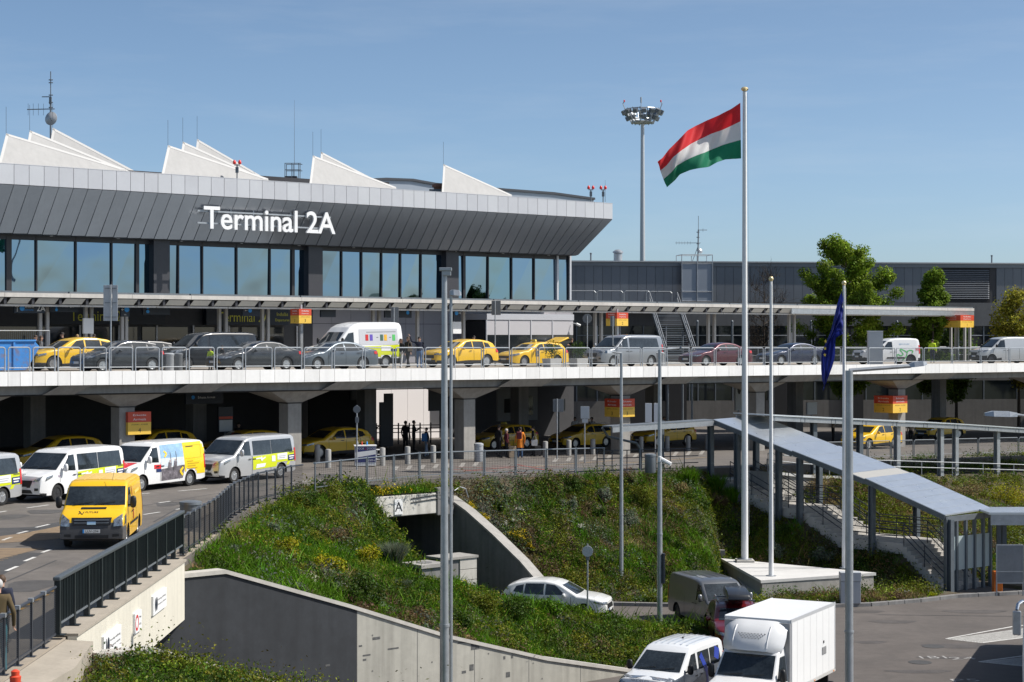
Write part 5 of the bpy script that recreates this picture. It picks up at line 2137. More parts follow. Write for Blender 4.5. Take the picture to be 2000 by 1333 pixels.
# posts
def roofz(t):
 return float(np.interp(-t,[-p[0] for p in rp],[p[1] for p in rp]))
for s,pxs in ((SA + 0.02,(1386,1440,1521,1562,1703,1856)),(SB - 0.05,(1466,1600,1660,1790))):
 for px in pxs:
  t = t_at(px,s)
  t = min(t,rp[0][0] + 0.2)
  zt = roofz(max(t,rp[-1][0])) - 0.2
  b = MB()
  # I-section post
  b.box(s - 0.13,s + 0.13,t - 0.13,t - 0.10,-0.3,zt)
  b.box(s - 0.13,s + 0.13,t + 0.10,t + 0.13,-0.3,zt)
  b.box(s - 0.02,s + 0.02,t - 0.099,t + 0.099,-0.3,zt)
  b.build("post",BLP,sc)
# dark handrails on both sides
for s in (SL0 + 0.05,SL1 - 0.05,(SL0 + SL1) / 2 + 0.4):
 for k in range(len(pts) - 1):
  (t0,z0),(t1,z1) = pts[k],pts[k + 1]
  b = MB()
  for hh in (0.35,0.62,0.95):
   b.tube((s,t0,z0 + hh),(s,t1,z1 + hh),0.025,n=6)
  for f in (0.0,0.5):
   b.tube((s,t0 + (t1 - t0) * f,z0 + (z1 - z0) * f - 0.1),(s,t0 + (t1 - t0) * f,z0 + (z1 - z0) * f + 0.95),0.025,n=6)
  b.build("handrail",RAILD,sc)
# glazed lobby at the foot of the stairs
lobby = thing("stair_lobby","glazed steel lobby with frosted panels at the foot of the covered stairs","shelter",(*P0,0),ANG)
te = rp[-1][0]
FROST = mat("frosted_glass",(0.40,0.47,0.47),0.4,spec=0.5)
lp = []
for px in (1847,1868,1886,1903,1920,1934):
 f = (px - 1847) / (1934 - 1847.0)
 s = SA + 0.1 + f * (SB - SA - 0.2)
 # outer face turned towards the car park
 t = t_at(px,s)
 lp.append((s,t))
 zt = rp[-1][1] - 0.1
 b = MB()
 b.box(s - 0.07,s + 0.07,t - 0.07,t + 0.07,-0.1,zt)
 b.build("post",BLP,lobby)
for (s0,t0),(s1,t1) in zip(lp[:-1],lp[1:]):
 b = MB()
 b.bar((s0,t0,1.75),(s1,t1,1.75),0.02,1.55)
 b.build("frosted_panel",FROST,lobby)
b = MB()
b.bar((lp[0][0],lp[0][1],rp[-1][1] - 0.22),(lp[-1][0],lp[-1][1],rp[-1][1] - 0.22),0.12,0.25)
b.build("head_beam",GALVD,lobby)
# low flat roof going on to the right of the lobby
lr = thing("walkway_roof","low grey flat roof running out of the right picture edge at the stair foot","canopy",(*at(1935,84.5),0))
k = 84.5 / F
zt,zb_ = zpx(1001,84.5),zpx(1026,84.5)
b = MB()
b.box(-0.1,6.5,-0.1,2.6,zt - 0.10,zt)
b.build("roof_sheet",ROOFM,lr)
b = MB()
b.box(0.0,6.5,-0.05,0.05,zb_,zt - 0.103)
b.build("front_beam",GALV,lr)
for x,y in ((1.0,2.4),(1.25,2.4),(5.0,2.4)):
 b = MB()
 b.box(x - 0.1,x + 0.1,y - 0.1,y + 0.1,0,zt - 0.11)
 b.build("post",BLP,lr)

# canopy from the stair head to the left
lc = thing("walkway_roof","narrow grey canopy beam running left from the head of the covered stairs","canopy",(*P0,0),ANG)
s0,s1 = s_at(1190,-11.0),SA - 0.1
d0,d1_ = y_at(1190,-11.0),y_at(1390,-11.0)
z0,z1 = zpx(833,d0),zpx(820,d1_)
b = MB()
b.hexa([(s0,-11.2,z0 - 0.05),(s1,-11.2,z1 - 0.05),(s1,-10.5,z1 - 0.05),(s0,-10.5,z0 - 0.05),(s0,-11.2,z0 + 0.02),(s1,-11.2,z1 + 0.02),(s1,-10.5,z1 + 0.02),(s0,-10.5,z0 + 0.02)])
b.build("roof_sheet",GALVD,lc)
b = MB()
b.bar((s0,-11.22,z0 - 0.18),(s1,-11.22,z1 - 0.18),0.06,0.24)
b.build("front_beam",GALV,lc)
b = MB()
sp = s_at(1250,-10.4)
b.path([(s0 + 0.1,-10.4,z0 - 0.1),(s0 + 0.5,-10.4,z0 - 0.55),(sp - 0.25,-10.4,z0 - 0.95),(sp,-10.4,z0 - 1.25),(sp,-10.4,zl(sp))],0.06,n=8)
b.build("bent_post",BLP,lc)
b = MB()
sp = s_at(1292,-10.0)
b.box(sp - 0.1,sp + 0.1,-10.1,-9.9,zl(sp),z0 + 0.1)
b.build("post",BLP,lc)

# ramp walkway with its canopy to the right of the stairs
rwk = thing("ramp_walkway","raised concrete ramp walkway with white kerb and railings right of the stairs","walkway",(*P0,0),ANG)
WTT = -13.2
def wz(py):
 return lambda px: zpx(py(px),y_at(px,WTT))
roof_y = lambda px: np.interp(px,[1480,1510,1700,1860,2000,2150],[811,813,822,829,838,846])
floor_y = lambda px: np.interp(px,[1500,1590,1750,1840,1950,2150],[922,932,934,936,938,943])
pxs = list(range(1500,2161,60))
for p,q in zip(pxs[:-1],pxs[1:]):
 a,c = s_at(p,WTT),s_at(q,WTT)
 za,zc = wz(floor_y)(p),wz(floor_y)(q)
 b = MB()
 b.hexa([(a,WTT,za - 1.4),(c,WTT,zc - 1.4),(c,WTT + 2.2,zc - 1.4),(a,WTT + 2.2,za - 1.4),(a,WTT,za),(c,WTT,zc),(c,WTT + 2.2,zc),(a,WTT + 2.2,za)])
 b.build("ramp_slab",CONC,rwk)
 b = MB()
 b.bar((a,WTT - 0.06,za - 0.02),(c,WTT - 0.06,zc - 0.02),0.1,0.14)
 b.build("white_kerb",mat("white_kerb",(0.55,0.55,0.54),0.6),rwk)
 b = MB()
 for hh in (0.62,0.95):
  b.tube((a,WTT,za + hh),(c,WTT,zc + hh),0.028,n=6)
 b.tube((a,WTT,za),(a,WTT,za + 0.95),0.025,n=6)
 b.build("railing",GALV,rwk)
rc = thing("walkway_roof","long pale edged canopy over the ramp walkway, right of the stair head","canopy",(*P0,0),ANG)
for p,q in zip(pxs[:-1],pxs[1:]):
 a,c = s_at(p,WTT),s_at(q,WTT)
 za,zc = wz(roof_y)(p),wz(roof_y)(q)
 b = MB()
 b.hexa([(a + 0.01,WTT - 0.2,za),(c - 0.01,WTT - 0.2,zc),(c - 0.01,WTT + 2.4,zc + 0.03),(a + 0.01,WTT + 2.4,za + 0.03),(a + 0.01,WTT - 0.2,za + 0.06),(c - 0.01,WTT - 0.2,zc + 0.06),(c - 0.01,WTT + 2.4,zc + 0.09),(a + 0.01,WTT + 2.4,za + 0.09)])
 b.build("roof_panel",mat("bright_roof_panel",(0.62,0.66,0.68),0.35,metal=0.4),rc)
 for tt in (WTT - 0.1,WTT + 2.2):
  b = MB()
  b.bar((a + 0.02,tt,za - 0.14),(c - 0.02,tt,zc - 0.14),0.08,0.22)
  b.build("roof_beam",GALV,rc)
 b = MB()
 b.box(a + 0.3,a + 0.36,WTT - 0.15,WTT - 0.141,za - 0.3,za - 0.02)
 b.build("bracket",GALVD,rc)
for px in (1589,1679,1752,1837,1866,1947,2040):
 for tt in (WTT + 0.25,):
  s = s_at(px,tt)
  b = MB()
  b.box(s - 0.15,s + 0.15,tt - 0.13,tt - 0.09,wz(floor_y)(px) + 0.004,wz(roof_y)(px) - 0.26)
  b.box(s - 0.15,s + 0.15,tt + 0.09,tt + 0.13,wz(floor_y)(px) + 0.004,wz(roof_y)(px) - 0.26)
  b.box(s - 0.02,s + 0.02,tt - 0.089,tt + 0.089,wz(floor_y)(px) + 0.004,wz(roof_y)(px) - 0.26)
  b.build("post",BLP if px < 1700 else GALV,rc)
  b = MB()
  b.box(s - 0.3,s + 0.3,tt - 0.25,tt + 0.25,wz(floor_y)(px) - 0.05,wz(floor_y)(px) + 0.1)
  b.build("post_foot",CONC,rc)

# ================================================================== FENCES OF THE LOWER ROAD
def resample(path,step):
 out_ = [Vector(path[0])]
 acc = 0.0
 for a,c in zip(path[:-1],path[1:]):
  a,c = Vector(a),Vector(c)
  L_ = (c - a).length
  q = step - acc
  while q <= L_:
   out_.append(a.lerp(c,q / L_))
   q += step
  acc = L_ - (q - step)
 return out_
def mesh_fence(name,label,path,step,parent=None,h=1.12,wires=12,post_w=0.05,double=False):
 o = thing(name,label,"fence",(path[0][0],path[0][1],0))
 org = Vector((path[0][0],path[0][1],0))
 P = resample(path,step)
 for p,q in zip(P[:-1],P[1:]):
  zp,zq = zroad(p.x,p.y) + 0.05,zroad(q.x,q.y) + 0.05
  a = Vector((p.x,p.y,zp)) - org
  c = Vector((q.x,q.y,zq)) - org
  d = (c - a).normalized()
  up = Vector((0,0,1))
  b = MB()
  b.bar(a + d * 0.03 - up * 0.15,a + d * 0.03 + up * h,0.05,post_w,up=d)
  if double:
   b.bar(c - d * 0.06 - up * 0.15,c - d * 0.06 + up * h,0.05,post_w,up=d)
  b.tube(a + up * h,c + up * h,0.032,n=7)
  b.bar(a + up * 0.12,c + up * 0.12,0.03,0.04)
  b.box(-0.09,0.09,-0.09,0.09,-0.04,0.0,M=Matrix.Translation(a + d * 0.03))
  pn = b.build("fence_panel",RAILD if not double else GALVD,o)
  b = MB()
  for i in range(1,wires):
   e = a.lerp(c,i / wires)
   b.tube(e + up * 0.13,e + up * (h - 0.02),0.004,n=3,caps=False)
  for i in range(1,wires):
   zz = 0.12 + (h - 0.12) * i / wires
   b.tube(a + up * zz,c + up * zz,0.004,n=3,caps=False)
  b.build("wire_mesh",RAILD,pn)
  b = MB()
  b.box(-0.05,0.05,-0.05,0.05,-0.03,0.05,M=Matrix.Translation(a + up * h))
  b.build("cap",GALV,pn)
 return o
XR = -9.66
mesh_fence("mesh_fence","dark mesh fence at the bottom left before the black bridge railing",[(XR,27.0),(XR,39.0)],1.0,wires=26)
mesh_fence("mesh_fence","curving grey mesh fence of close posts beside the yellow van",[(XR,54.1),(XR,60),(-10.02,66),(-9.85,71),(-8.95,75.0),(-8.2,76.6)],0.95,wires=14)
FP = [(-8.2,76.6),(-6.8,79.2)] + [W2(s,-10.3) for s in (15.5,18.5,21.5,24.5,27.6)]
mesh_fence("mesh_fence","grey mesh fence of wide panels in front of the underpass beam marked A",FP,1.95,wires=12,double=True,post_w=0.045)
# black solid bridge railing
bk = thing("bridge_railing","solid black railing with thick handrail on the road bridge","railing",(XR + 0.0,39.2,5.42))
nP = 11
for i in range(nP + 1):
 y = 14.7 * i / nP
 b = MB()
 b.box(-0.06,0.06,y - 0.07,y + 0.07,0.0,1.16)
 b.box(-0.13,0.16,y - 0.12,y + 0.12,0.0,0.02)
 b.build("post",BLACKGR,bk)
 if i < nP:
  y1 = 14.7 * (i + 1) / nP
  b = MB()
  b.box(-0.02,0.02,y + 0.072,y1 - 0.072,0.27,1.14)
  n = 9
  for j in range(n):
   yy = y + 0.1 + (y1 - y - 0.2) * j / (n - 1)
   b.box(0.0205,0.04,yy - 0.012,yy + 0.012,0.27,1.14)
  b.build("infill_panel",BLACKGR,bk)
  b = MB()
  b.box(-0.025,0.045,y + 0.072,y1 - 0.072,0.22,0.265)
  b.build("bottom_rail",GALVD,bk)
b = MB()
b.box(-0.08,0.08,-0.12,14.8,1.165,1.25)
b.build("handrail",mat("handrail_slate",(0.10,0.115,0.125),0.4,metal=0.3),bk,bevel=0.025)
# open three-bar railing at the head of the stairs
br_ = thing("bar_railing","dark open railing with horizontal bars between the mesh fence and the stairs","railing",(*P0,0),ANG)
ss = np.linspace(s_at(1166,-10.3),SA - 0.3,8)
for a,c in zip(ss[:-1],ss[1:]):
 b = MB()
 za,zc = zl(a),zl(c)
 b.tube((a,-10.3,za),(a,-10.3,za + 1.05),0.03,n=6)
 for hh in (0.3,0.65,1.03):
  b.tube((a,-10.3,za + hh),(c,-10.3,zc + hh),0.025,n=6)
 b.build("railing_bay",RAILD,br_)
# rear railing of the lower road on the right, behind the ramp
rr_ = thing("bar_railing","grey panel railing beside the sunlit taxi, behind the ramp canopy","railing",(*P0,0),ANG)
ss = np.arange(s_at(1600,-8.5),s_at(2120,-8.5),2.2)
for a,c in zip(ss[:-1],ss[1:]):
 b = MB()
 za,zc = zl(a),zl(c)
 b.path([(a + 0.06,-8.5,za),(a + 0.06,-8.5,za + 0.95),(a + 0.15,-8.5,za + 1.05),(c - 0.15,-8.5,zc + 1.05),(c - 0.06,-8.5,zc + 0.95),(c - 0.06,-8.5,zc)],0.03,n=6)
 b.tube((a + 0.06,-8.5,za + 0.15),(c - 0.06,-8.5,zc + 0.15),0.02,n=6)
 pn = b.build("railing_panel",GALVD,rr_)
 b = MB()
 for i in range(1,12):
  q = 0.15 + i * 0.075
  b.tube((a + 0.06,-8.5,za + q),(c - 0.06,-8.5,zc + q),0.007,n=3,caps=False)
 b.build("infill_bars",GALVD,pn)

# ================================================================== STREET FURNITURE UNDER THE ROAD
bol0 = None
for i,(px,py) in enumerate(((641,914),(796,907),(846,904),(747,910),(1065,894),(1111,890.5),(1158,888),(1252,882.5),(1303,881),(1344,880),(1381,878),(620,903))):
 x,y,z = road_pt(px,py)
 lab = ["right beside the third column from the left","in the middle of the pale backlit opening","just left of the near lamp post under the road","beside the white stool of the counter","right of the woman in the orange coat","just right of the thin bare signpost","under the square grey sign back","below the left end of the stair canopy beam","second left of the stair head","nearest left of the stair head","behind the post of the stair head","behind the third column in the shade"][i]
 lab = "white concrete bollard " + lab
 if bol0 is None:
  b = MB()
  b.lathe([(0.145,0),(0.145,0.86),(0.13,0.90),(0.05,0.92)],16)
  bol0 = tag(b.build("bollard",mat("bollard_white",(0.33,0.325,0.31),0.7,var=0.08,vs=3),smooth=40),lab,"bollard","bollards along the kerb under the elevated road")
  o = bol0
 else:
  o = bol0.copy()
  C.objects.link(o)
  o["label"] = lab
 o.location = (x,y,z)
def bin_at(px,py,r,h,label,m):
 x,y,z = road_pt(px,py)
 b = MB()
 b.lathe([(r * 0.92,0),(r,0.05),(r,h * 0.85),(r * 1.08,h * 0.86),(r * 1.05,h * 0.96),(r * 0.6,h)],18)
 o = tag(b.build("litter_bin",m,smooth=40,loc=(x,y,z)),label,"bin")
bin_at(935,902,0.24,1.0,"grey round bin at the foot of the fourth column",SBK)
bin_at(1270,924,0.27,0.95,"dark grey bin behind the bar railing near the stair head",GALVD)
bin_at(372,1030,0.36,0.9,"grey bin behind the fence right of the yellow van",GALVD)

# promotional counter with stool
x,y,z = road_pt(714,912)
ks = thing("promotion_counter","navy and white promotional counter reading DOOR2DOOR under the road","counter",(x,y,z),R(8))
b = MB()
b.box(-0.52,0.52,-0.02,0.62,0.05,1.02)
cb_ = b.build("counter_body",WHITE,ks)
b = MB()
b.box(-0.5,0.5,-0.034,-0.021,0.22,1.0)
bn = b.build("banner",mat("banner_navy",(0.03,0.04,0.16),0.5),ks)
b = MB()
b.add([(-0.5,-0.037,0.45),(0.5,-0.037,0.62),(0.5,-0.037,0.84),(-0.5,-0.037,0.72)],[(0,1,2,3)])
b.build("banner_stripe",WHITE,bn)
put_text("lettering","DOOR",bn,(-0.27,-0.04,0.91),(1,0,0),(0,0,1),TXTW,width=0.40,height=0.1)
put_text("lettering","2",bn,(0.0,-0.04,0.91),(1,0,0),(0,0,1),TXTR,height=0.12)
put_text("lettering","DOOR",bn,(0.27,-0.04,0.91),(1,0,0),(0,0,1),TXTW,width=0.40,height=0.1)
put_text("lettering","FROM 6",bn,(0.24,-0.04,0.32),(1,0,0),(0,0,1),TXTW,width=0.42,height=0.1)
b = MB()
b.box(-0.56,0.56,-0.06,0.66,1.022,1.06)
b.build("counter_top",WHITE,ks)
for dx,m in ((-0.2,REDSGN),(0.05,BLUSGN),(-0.42,GALV)):
 b = MB()
 b.lathe([(0.035,0),(0.035,0.14),(0.015,0.17),(0.015,0.2)],8,(dx,0.3,1.061))
 o = b.build("bottle",m,None)
 o.location = (x,y,z)
 tag(o,{-0.2: "small red bottle on the promotional counter",0.05: "small blue bottle on the promotional counter",-0.42: "small grey bottle at the left end of the promotional counter"}[dx],"bottle")
x,y,z = road_pt(741,909)
b = MB()
for sx_,sy_ in ((-1,-1),(1,-1),(1,1),(-1,1)):
 b.tube((sx_ * 0.2,sy_ * 0.2,0),(sx_ * 0.12,sy_ * 0.12,0.75),0.025,n=6)
for zz in (0.3,0.55):
 q = 0.2 - 0.08 * zz / 0.75
 for (a,c) in (((-q,-q),(q,-q)),((q,-q),(q,q)),((q,q),(-q,q)),((-q,q),(-q,-q))):
  b.tube((*a,zz),(*c,zz),0.02,n=5)
stl = thing("stool","white bar stool beside the promotional counter","stool",(x,y,z))
b.build("stool_frame",WHITE,stl)
b = MB()
b.lathe([(0.19,0.76),(0.2,0.79),(0.17,0.81)],16)
b.build("seat",WHITE,stl)

# signs and boards in the shade
def board(name,label,cat,px0,px1,py0,py1,t,m,foot=True,text=None):
 s0,s1 = s_at(px0,t),s_at(px1,t)
 d = W2((s0 + s1) / 2,t)[1]
 z1,z0 = zpx(py0,d),zpx(py1,d)
 o = thing(name,label,cat,(*W2((s0 + s1) / 2,t),z0),ANG)
 hw = (s1 - s0) / 2
 b = MB()
 b.box(-hw,hw,0,0.14,0,z1 - z0)
 p = b.build("panel",m,o)
 b = MB()
 if foot:
  b.tube((0,0.07,-(z0 - zl(s0))),(0,0.07,-0.002),0.05,n=8)
 else:
  b.box(-hw * 0.7,-hw * 0.7 + 0.05,0.03,0.08,z1 - z0 + 0.002,9.1 - z0)
  b.box(hw * 0.7 - 0.05,hw * 0.7,0.03,0.08,z1 - z0 + 0.002,9.1 - z0)
 b.build("support",GALVD,o)
 return o,p,hw,z1 - z0
o,p,hw,h = board("hanging_sign","dark hanging sign with a blue dot in the shade above the silver minibus","sign",363,436,763,789,6.0,NAVY,False)
b = MB()
b.prism([(0,0)] and [(-hw * 0.62 + 0.1 * math.cos(a),h * 0.5 + 0.1 * math.sin(a)) for a in np.linspace(0,2 * math.pi,17)[:-1]],0.004,0.012,M=Matrix(((1,0,0,0),(0,0,-1,0),(0,1,0,0),(0,0,0,1))))
b.build("blue_dot",BLUSGN,p)
put_text("lettering","Érkezés Arrivals",p,(hw * 0.1,-0.005,h * 0.5),(1,0,0),(0,0,1),TXTW,height=0.14)
o,p,hw,h = board("information_board","tall information board with a red band left of the third column under the road","board",427,455,795,845,9.0,NAVY)
b = MB()
b.box(-hw + 0.02,hw - 0.02,-0.012,-0.002,h * 0.52,h * 0.62)
b.build("red_band",REDSGN,p)
b = MB()
b.box(-hw + 0.04,hw - 0.04,-0.012,-0.002,0.05,h * 0.48)
b.build("notice",SBK,p)
board("hanging_sign","dark hanging sign at the top left corner of the pale backlit opening","sign",685,735,757,781,12,NAVY,False)
board("information_board","tall dark sign tower in front of the pale backlit opening","board",752,768,769,872,13,NAVY)
board("information_board","lower dark sign tower left of the tall one at the pale opening","board",743,752,786,872,13,NAVY)
board("hanging_sign","big dark panel at the right edge of the pale backlit opening","sign",839,862,755,803,12,NAVY,False)
board("partition_wall","dark partition under the road left of the pale opening","wall",604,735,760,872,19.5,DARK,True)
# taxi booth
bt,pp,hw,h = board("taxi_booth","grey taxi booth with two windows and lime TAXI lettering under the road","booth",972,1050,758,822,14,mat("booth_grey",(0.16,0.17,0.18),0.6),True)
for f0,f1,g0,g1,m in ((0.16,0.40,0.25,0.68,GLASSD),(0.60,0.88,0.16,0.74,GLASSD)):
 b = MB()
 b.box(-hw + 2 * hw * f0,-hw + 2 * hw * f1,-0.012,-0.002,h * g0,h * g1)
 b.build("window",m,pp)
put_text("lettering","TAXI",pp,(-hw * 0.1,-0.02,h * 0.97),(1,0,0),(0,0,1),TXTY,width=0.95,height=0.28,bold=0.02)
for i,ch in enumerate("TAXI ZONE"):
 if ch != " ":
  put_text("lettering",ch,pp,(-hw * 0.1,-0.02,h * (0.85 - i * 0.085)),(1,0,0),(0,0,1),TXTR,height=0.13)
o,p,hw,h = board("information_board","grey notice board on a post right of the taxi booth","board",1081,1104,780,803,9.5,SBD)
o,p,hw,h = board("pictogram_sign","pale sign panel with a round black emblem behind the tallest flagpole","sign",1437,1450,747,802,12.0,SBK)
b = MB()
b.prism([(0,0)] and [(0.18 * math.cos(a),h * 0.78 + 0.42 * math.sin(a)) for a in np.linspace(0,2 * math.pi,21)[:-1]],0.004,0.012,M=Matrix(((1,0,0,0),(0,0,-1,0),(0,1,0,0),(0,0,0,1))))
b.build("emblem",BLACK,p)
o,p,hw,h = board("sign_back","pale double sign back low behind the ramp canopy left of the Arrivals zone 2 box","sign",1577,1596,786,810,9.0,SBK)
# queue railing silhouettes at the opening
qr = thing("queue_railing","thin dark queue railing crossing the pale backlit opening","railing",(*P0,0),ANG)
s0,s1 = s_at(735,17),s_at(862,17)
for f in np.linspace(0,1,7):
 s = s0 + (s1 - s0) * f
 b = MB()
 b.tube((s,17,zl(s)),(s,17,zl(s) + 1.35),0.05,n=6)
 b.build("post",RAILD,qr)
for z in (0.75,1.0,1.2):
 b = MB()
 b.tube((s0,17,zl(s0) + z),(s1,17,zl(s1) + z),0.03,n=5)
 b.build("rail",RAILD,qr)

# ================================================================== ON THE ELEVATED ROAD
def deckpos(px,t):
 s = s_at(px,t)
 x,y = W2(s,t)
 return x,y,zd(s) - 0.085
# blue skip
x,y,z = deckpos(-12,6.5)
sk = thing("skip","blue rubbish skip with rust patches at the left end of the elevated road","skip",(x,y,z),ANG)
SKB = mat("skip_blue",(0.035,0.21,0.56),0.5,var=0.1,vs=2,dirt=((0.20,0.11,0.06),2.2,0.9))
b = MB()
prof = [(-1.5,0.05),(1.25,0.05),(1.95,1.15),(1.70,1.42),(-2.2,1.42),(-2.2,1.15)]
b.prof(prof,'y',-0.85,0.85)
b.build("skip_body",SKB,sk,bevel=0.02)
for x0 in (-1.6,-0.5,0.6):
 b = MB()
 b.box(x0 - 0.05,x0 + 0.05,-0.92,-0.852,0.2,1.38)
 b.build("rib",SKB,sk)
b = MB()
b.box(-2.2,1.72,-0.93,-0.83,1.425,1.50)
b.build("rim",mat("skip_rim",(0.06,0.25,0.6),0.5,var=0.15,vs=4),sk)
# temporary fence panel round the skip
x,y,z = deckpos(42,8.6)
tf = thing("site_fence","thin wire site fence panel standing behind the blue skip","fence",(x,y,z),ANG)
b = MB()
for dx in (-1.3,1.5):
 b.tube((dx,0,0),(dx,0,1.95),0.025,n=6)
for zz in (0.1,1.95):
 b.tube((-1.3,0,zz),(1.5,0,zz),0.025,n=6)
b.build("frame",GALV,tf)
b = MB()
for i in range(1,26):
 xx = -1.3 + 2.8 * i / 26
 b.tube((xx,0,0.1),(xx,0,1.95),0.004,n=3,caps=False)
b.build("wire_mesh",GALV,tf)
b = MB()
b.box(-1.1,-0.85,-0.03,-0.02,1.35,1.5)
b.build("notice",WHITE,tf)
# guard rail behind the kerb, planters, bins
for px,lab in ((1290,"grey drum bin beside the rear wheel of the silver van"),(1332 * 0 + 330,"pale grey drum bin beside the black van"),(347,"darker drum bin right of the pale one by the black van")):
 x,y,z = deckpos(px,1.3)
 b = MB()
 b.lathe([(0.22,0),(0.24,0.05),(0.24,0.75),(0.26,0.78),(0.26,0.86),(0.18,0.9)],16)
 tag(b.build("litter_bin",SBK if px != 347 else SBD,smooth=40,loc=(x,y,z)),lab,"bin")
def bush_box(px,t,label):
 x,y,z = deckpos(px,t)
 o = thing("planter",label,"planter",(x,y,z),ANG)
 b = MB()
 b.hexa([(-0.38,-0.3,0),(0.38,-0.3,0),(0.38,0.3,0),(-0.38,0.3,0),(-0.46,-0.36,0.55),(0.46,-0.36,0.55),(0.46,0.36,0.55),(-0.46,0.36,0.55)])
 b.build("planter_box",mat("planter_pale",(0.48,0.48,0.47),0.6),o,bevel=0.02)
 return o
PLANT1 = bush_box(1078,1.6,"pale planter with a leafy shrub in front of the second taxi")
PLANT2 = bush_box(1130,1.6,"pale planter with a leafy shrub between the taxi and the silver van")
# rear railing on the right half of the elevated road
rr2 = thing("guard_rail","grey guard rail along the back of the elevated road at the right","railing",(*P0,0),ANG)
ss = np.arange(57.5,108,2.5)
for a,c in zip(ss[:-1],ss[1:]):
 b = MB()
 b.tube((a,15.2,zd(a) - 0.1),(a,15.2,zd(a) + 1.1),0.03,n=6)
 for hh in (0.45,1.1):
  b.tube((a,15.2,zd(a) + hh),(c,15.2,zd(c) + hh),0.035,n=6)
 b.build("rail_bay",GALV,rr2)
 b = MB()
 for i in range(8):
  b.tube((a,15.2,zd(a) + 0.05 + i * 0.13),(c,15.2,zd(c) + 0.05 + i * 0.13),0.008,n=3,caps=False)
 b.build("infill_bars",GALVD,rr2)

# ticket machine and board at the stair foot
x,y = G(1952,1158,0)
tm = thing("ticket_machine","orange ticket machine partly hidden by the grey board at the stair foot","machine",(x,y,0))
b = MB()
b.box(-0.3,0.1,-0.2,0.2,0,1.0)
b.build("machine_body",ORANGE,tm,bevel=0.02)
b = MB()
b.box(-0.27,0.07,-0.22,-0.201,0.55,0.9)
b.build("front_panel",mat("machine_dark_orange",(0.6,0.13,0.015),0.5),tm)
x,y = G(1971,1164,0)
nb = thing("notice_board","back of a tall grey notice board on two legs at the right edge","board",(x,y,0))
k = y / F
b = MB()
b.box(-24 * k,27 * k,-0.03,0.03,26 * k,99 * k)
b.build("board_back",mat("board_grey",(0.20,0.215,0.23),0.5,metal=0.2,var=0.1,vs=1.5),nb,bevel=0.01)
b = MB()
b.bar((-25 * k,0,25 * k),(27 * k,0,25 * k),0.07,0.05)
b.bar((-25 * k,0,99 * k),(27 * k,0,99 * k),0.07,0.05)
b.bar((-24.5 * k,0,0),(-24.5 * k,0,99 * k),0.06,0.05,up=(1,0,0))
b.bar((27 * k,0,0),(27 * k,0,99 * k),0.06,0.05,up=(1,0,0))
b.bar((-24 * k,-0.035,47 * k),(27 * k,-0.035,47 * k),0.02,0.03)
b.build("board_frame",GALV,nb)
# hydrant in the near left corner
x,y = at(30,31.5)
hy = thing("hydrant","red topped hydrant in front of the mesh fence in the bottom left corner","hydrant",(x,y,4.65))
zt = zpx(1308,31.5) - 4.65
b = MB()
b.lathe([(0.12,0),(0.12,zt - 0.40),(0.17,zt - 0.39),(0.17,zt - 0.25),(0.11,zt - 0.22)],16)
b.build("body",mat("hydrant_dark_red",(0.22,0.03,0.02),0.5),hy,smooth=40)
b = MB()
b.lathe([(0.09,zt - 0.218),(0.10,zt - 0.12),(0.07,zt - 0.1),(0.075,zt - 0.03),(0.03,zt)],14)
b.build("cap",mat("hydrant_red",(0.65,0.07,0.03),0.4),hy,smooth=40)
b = MB()
b.lathe([(0.09,-0.19),(0.09,-0.17)],14,(0,0,zt - 0.32),axis='y')
b.build("outlet",SBK,hy)
# concrete shafts on the mound are placed with the planting (they need the terrain)
# ================================================================== VEHICLES
ZUP = Vector((0,0,1))

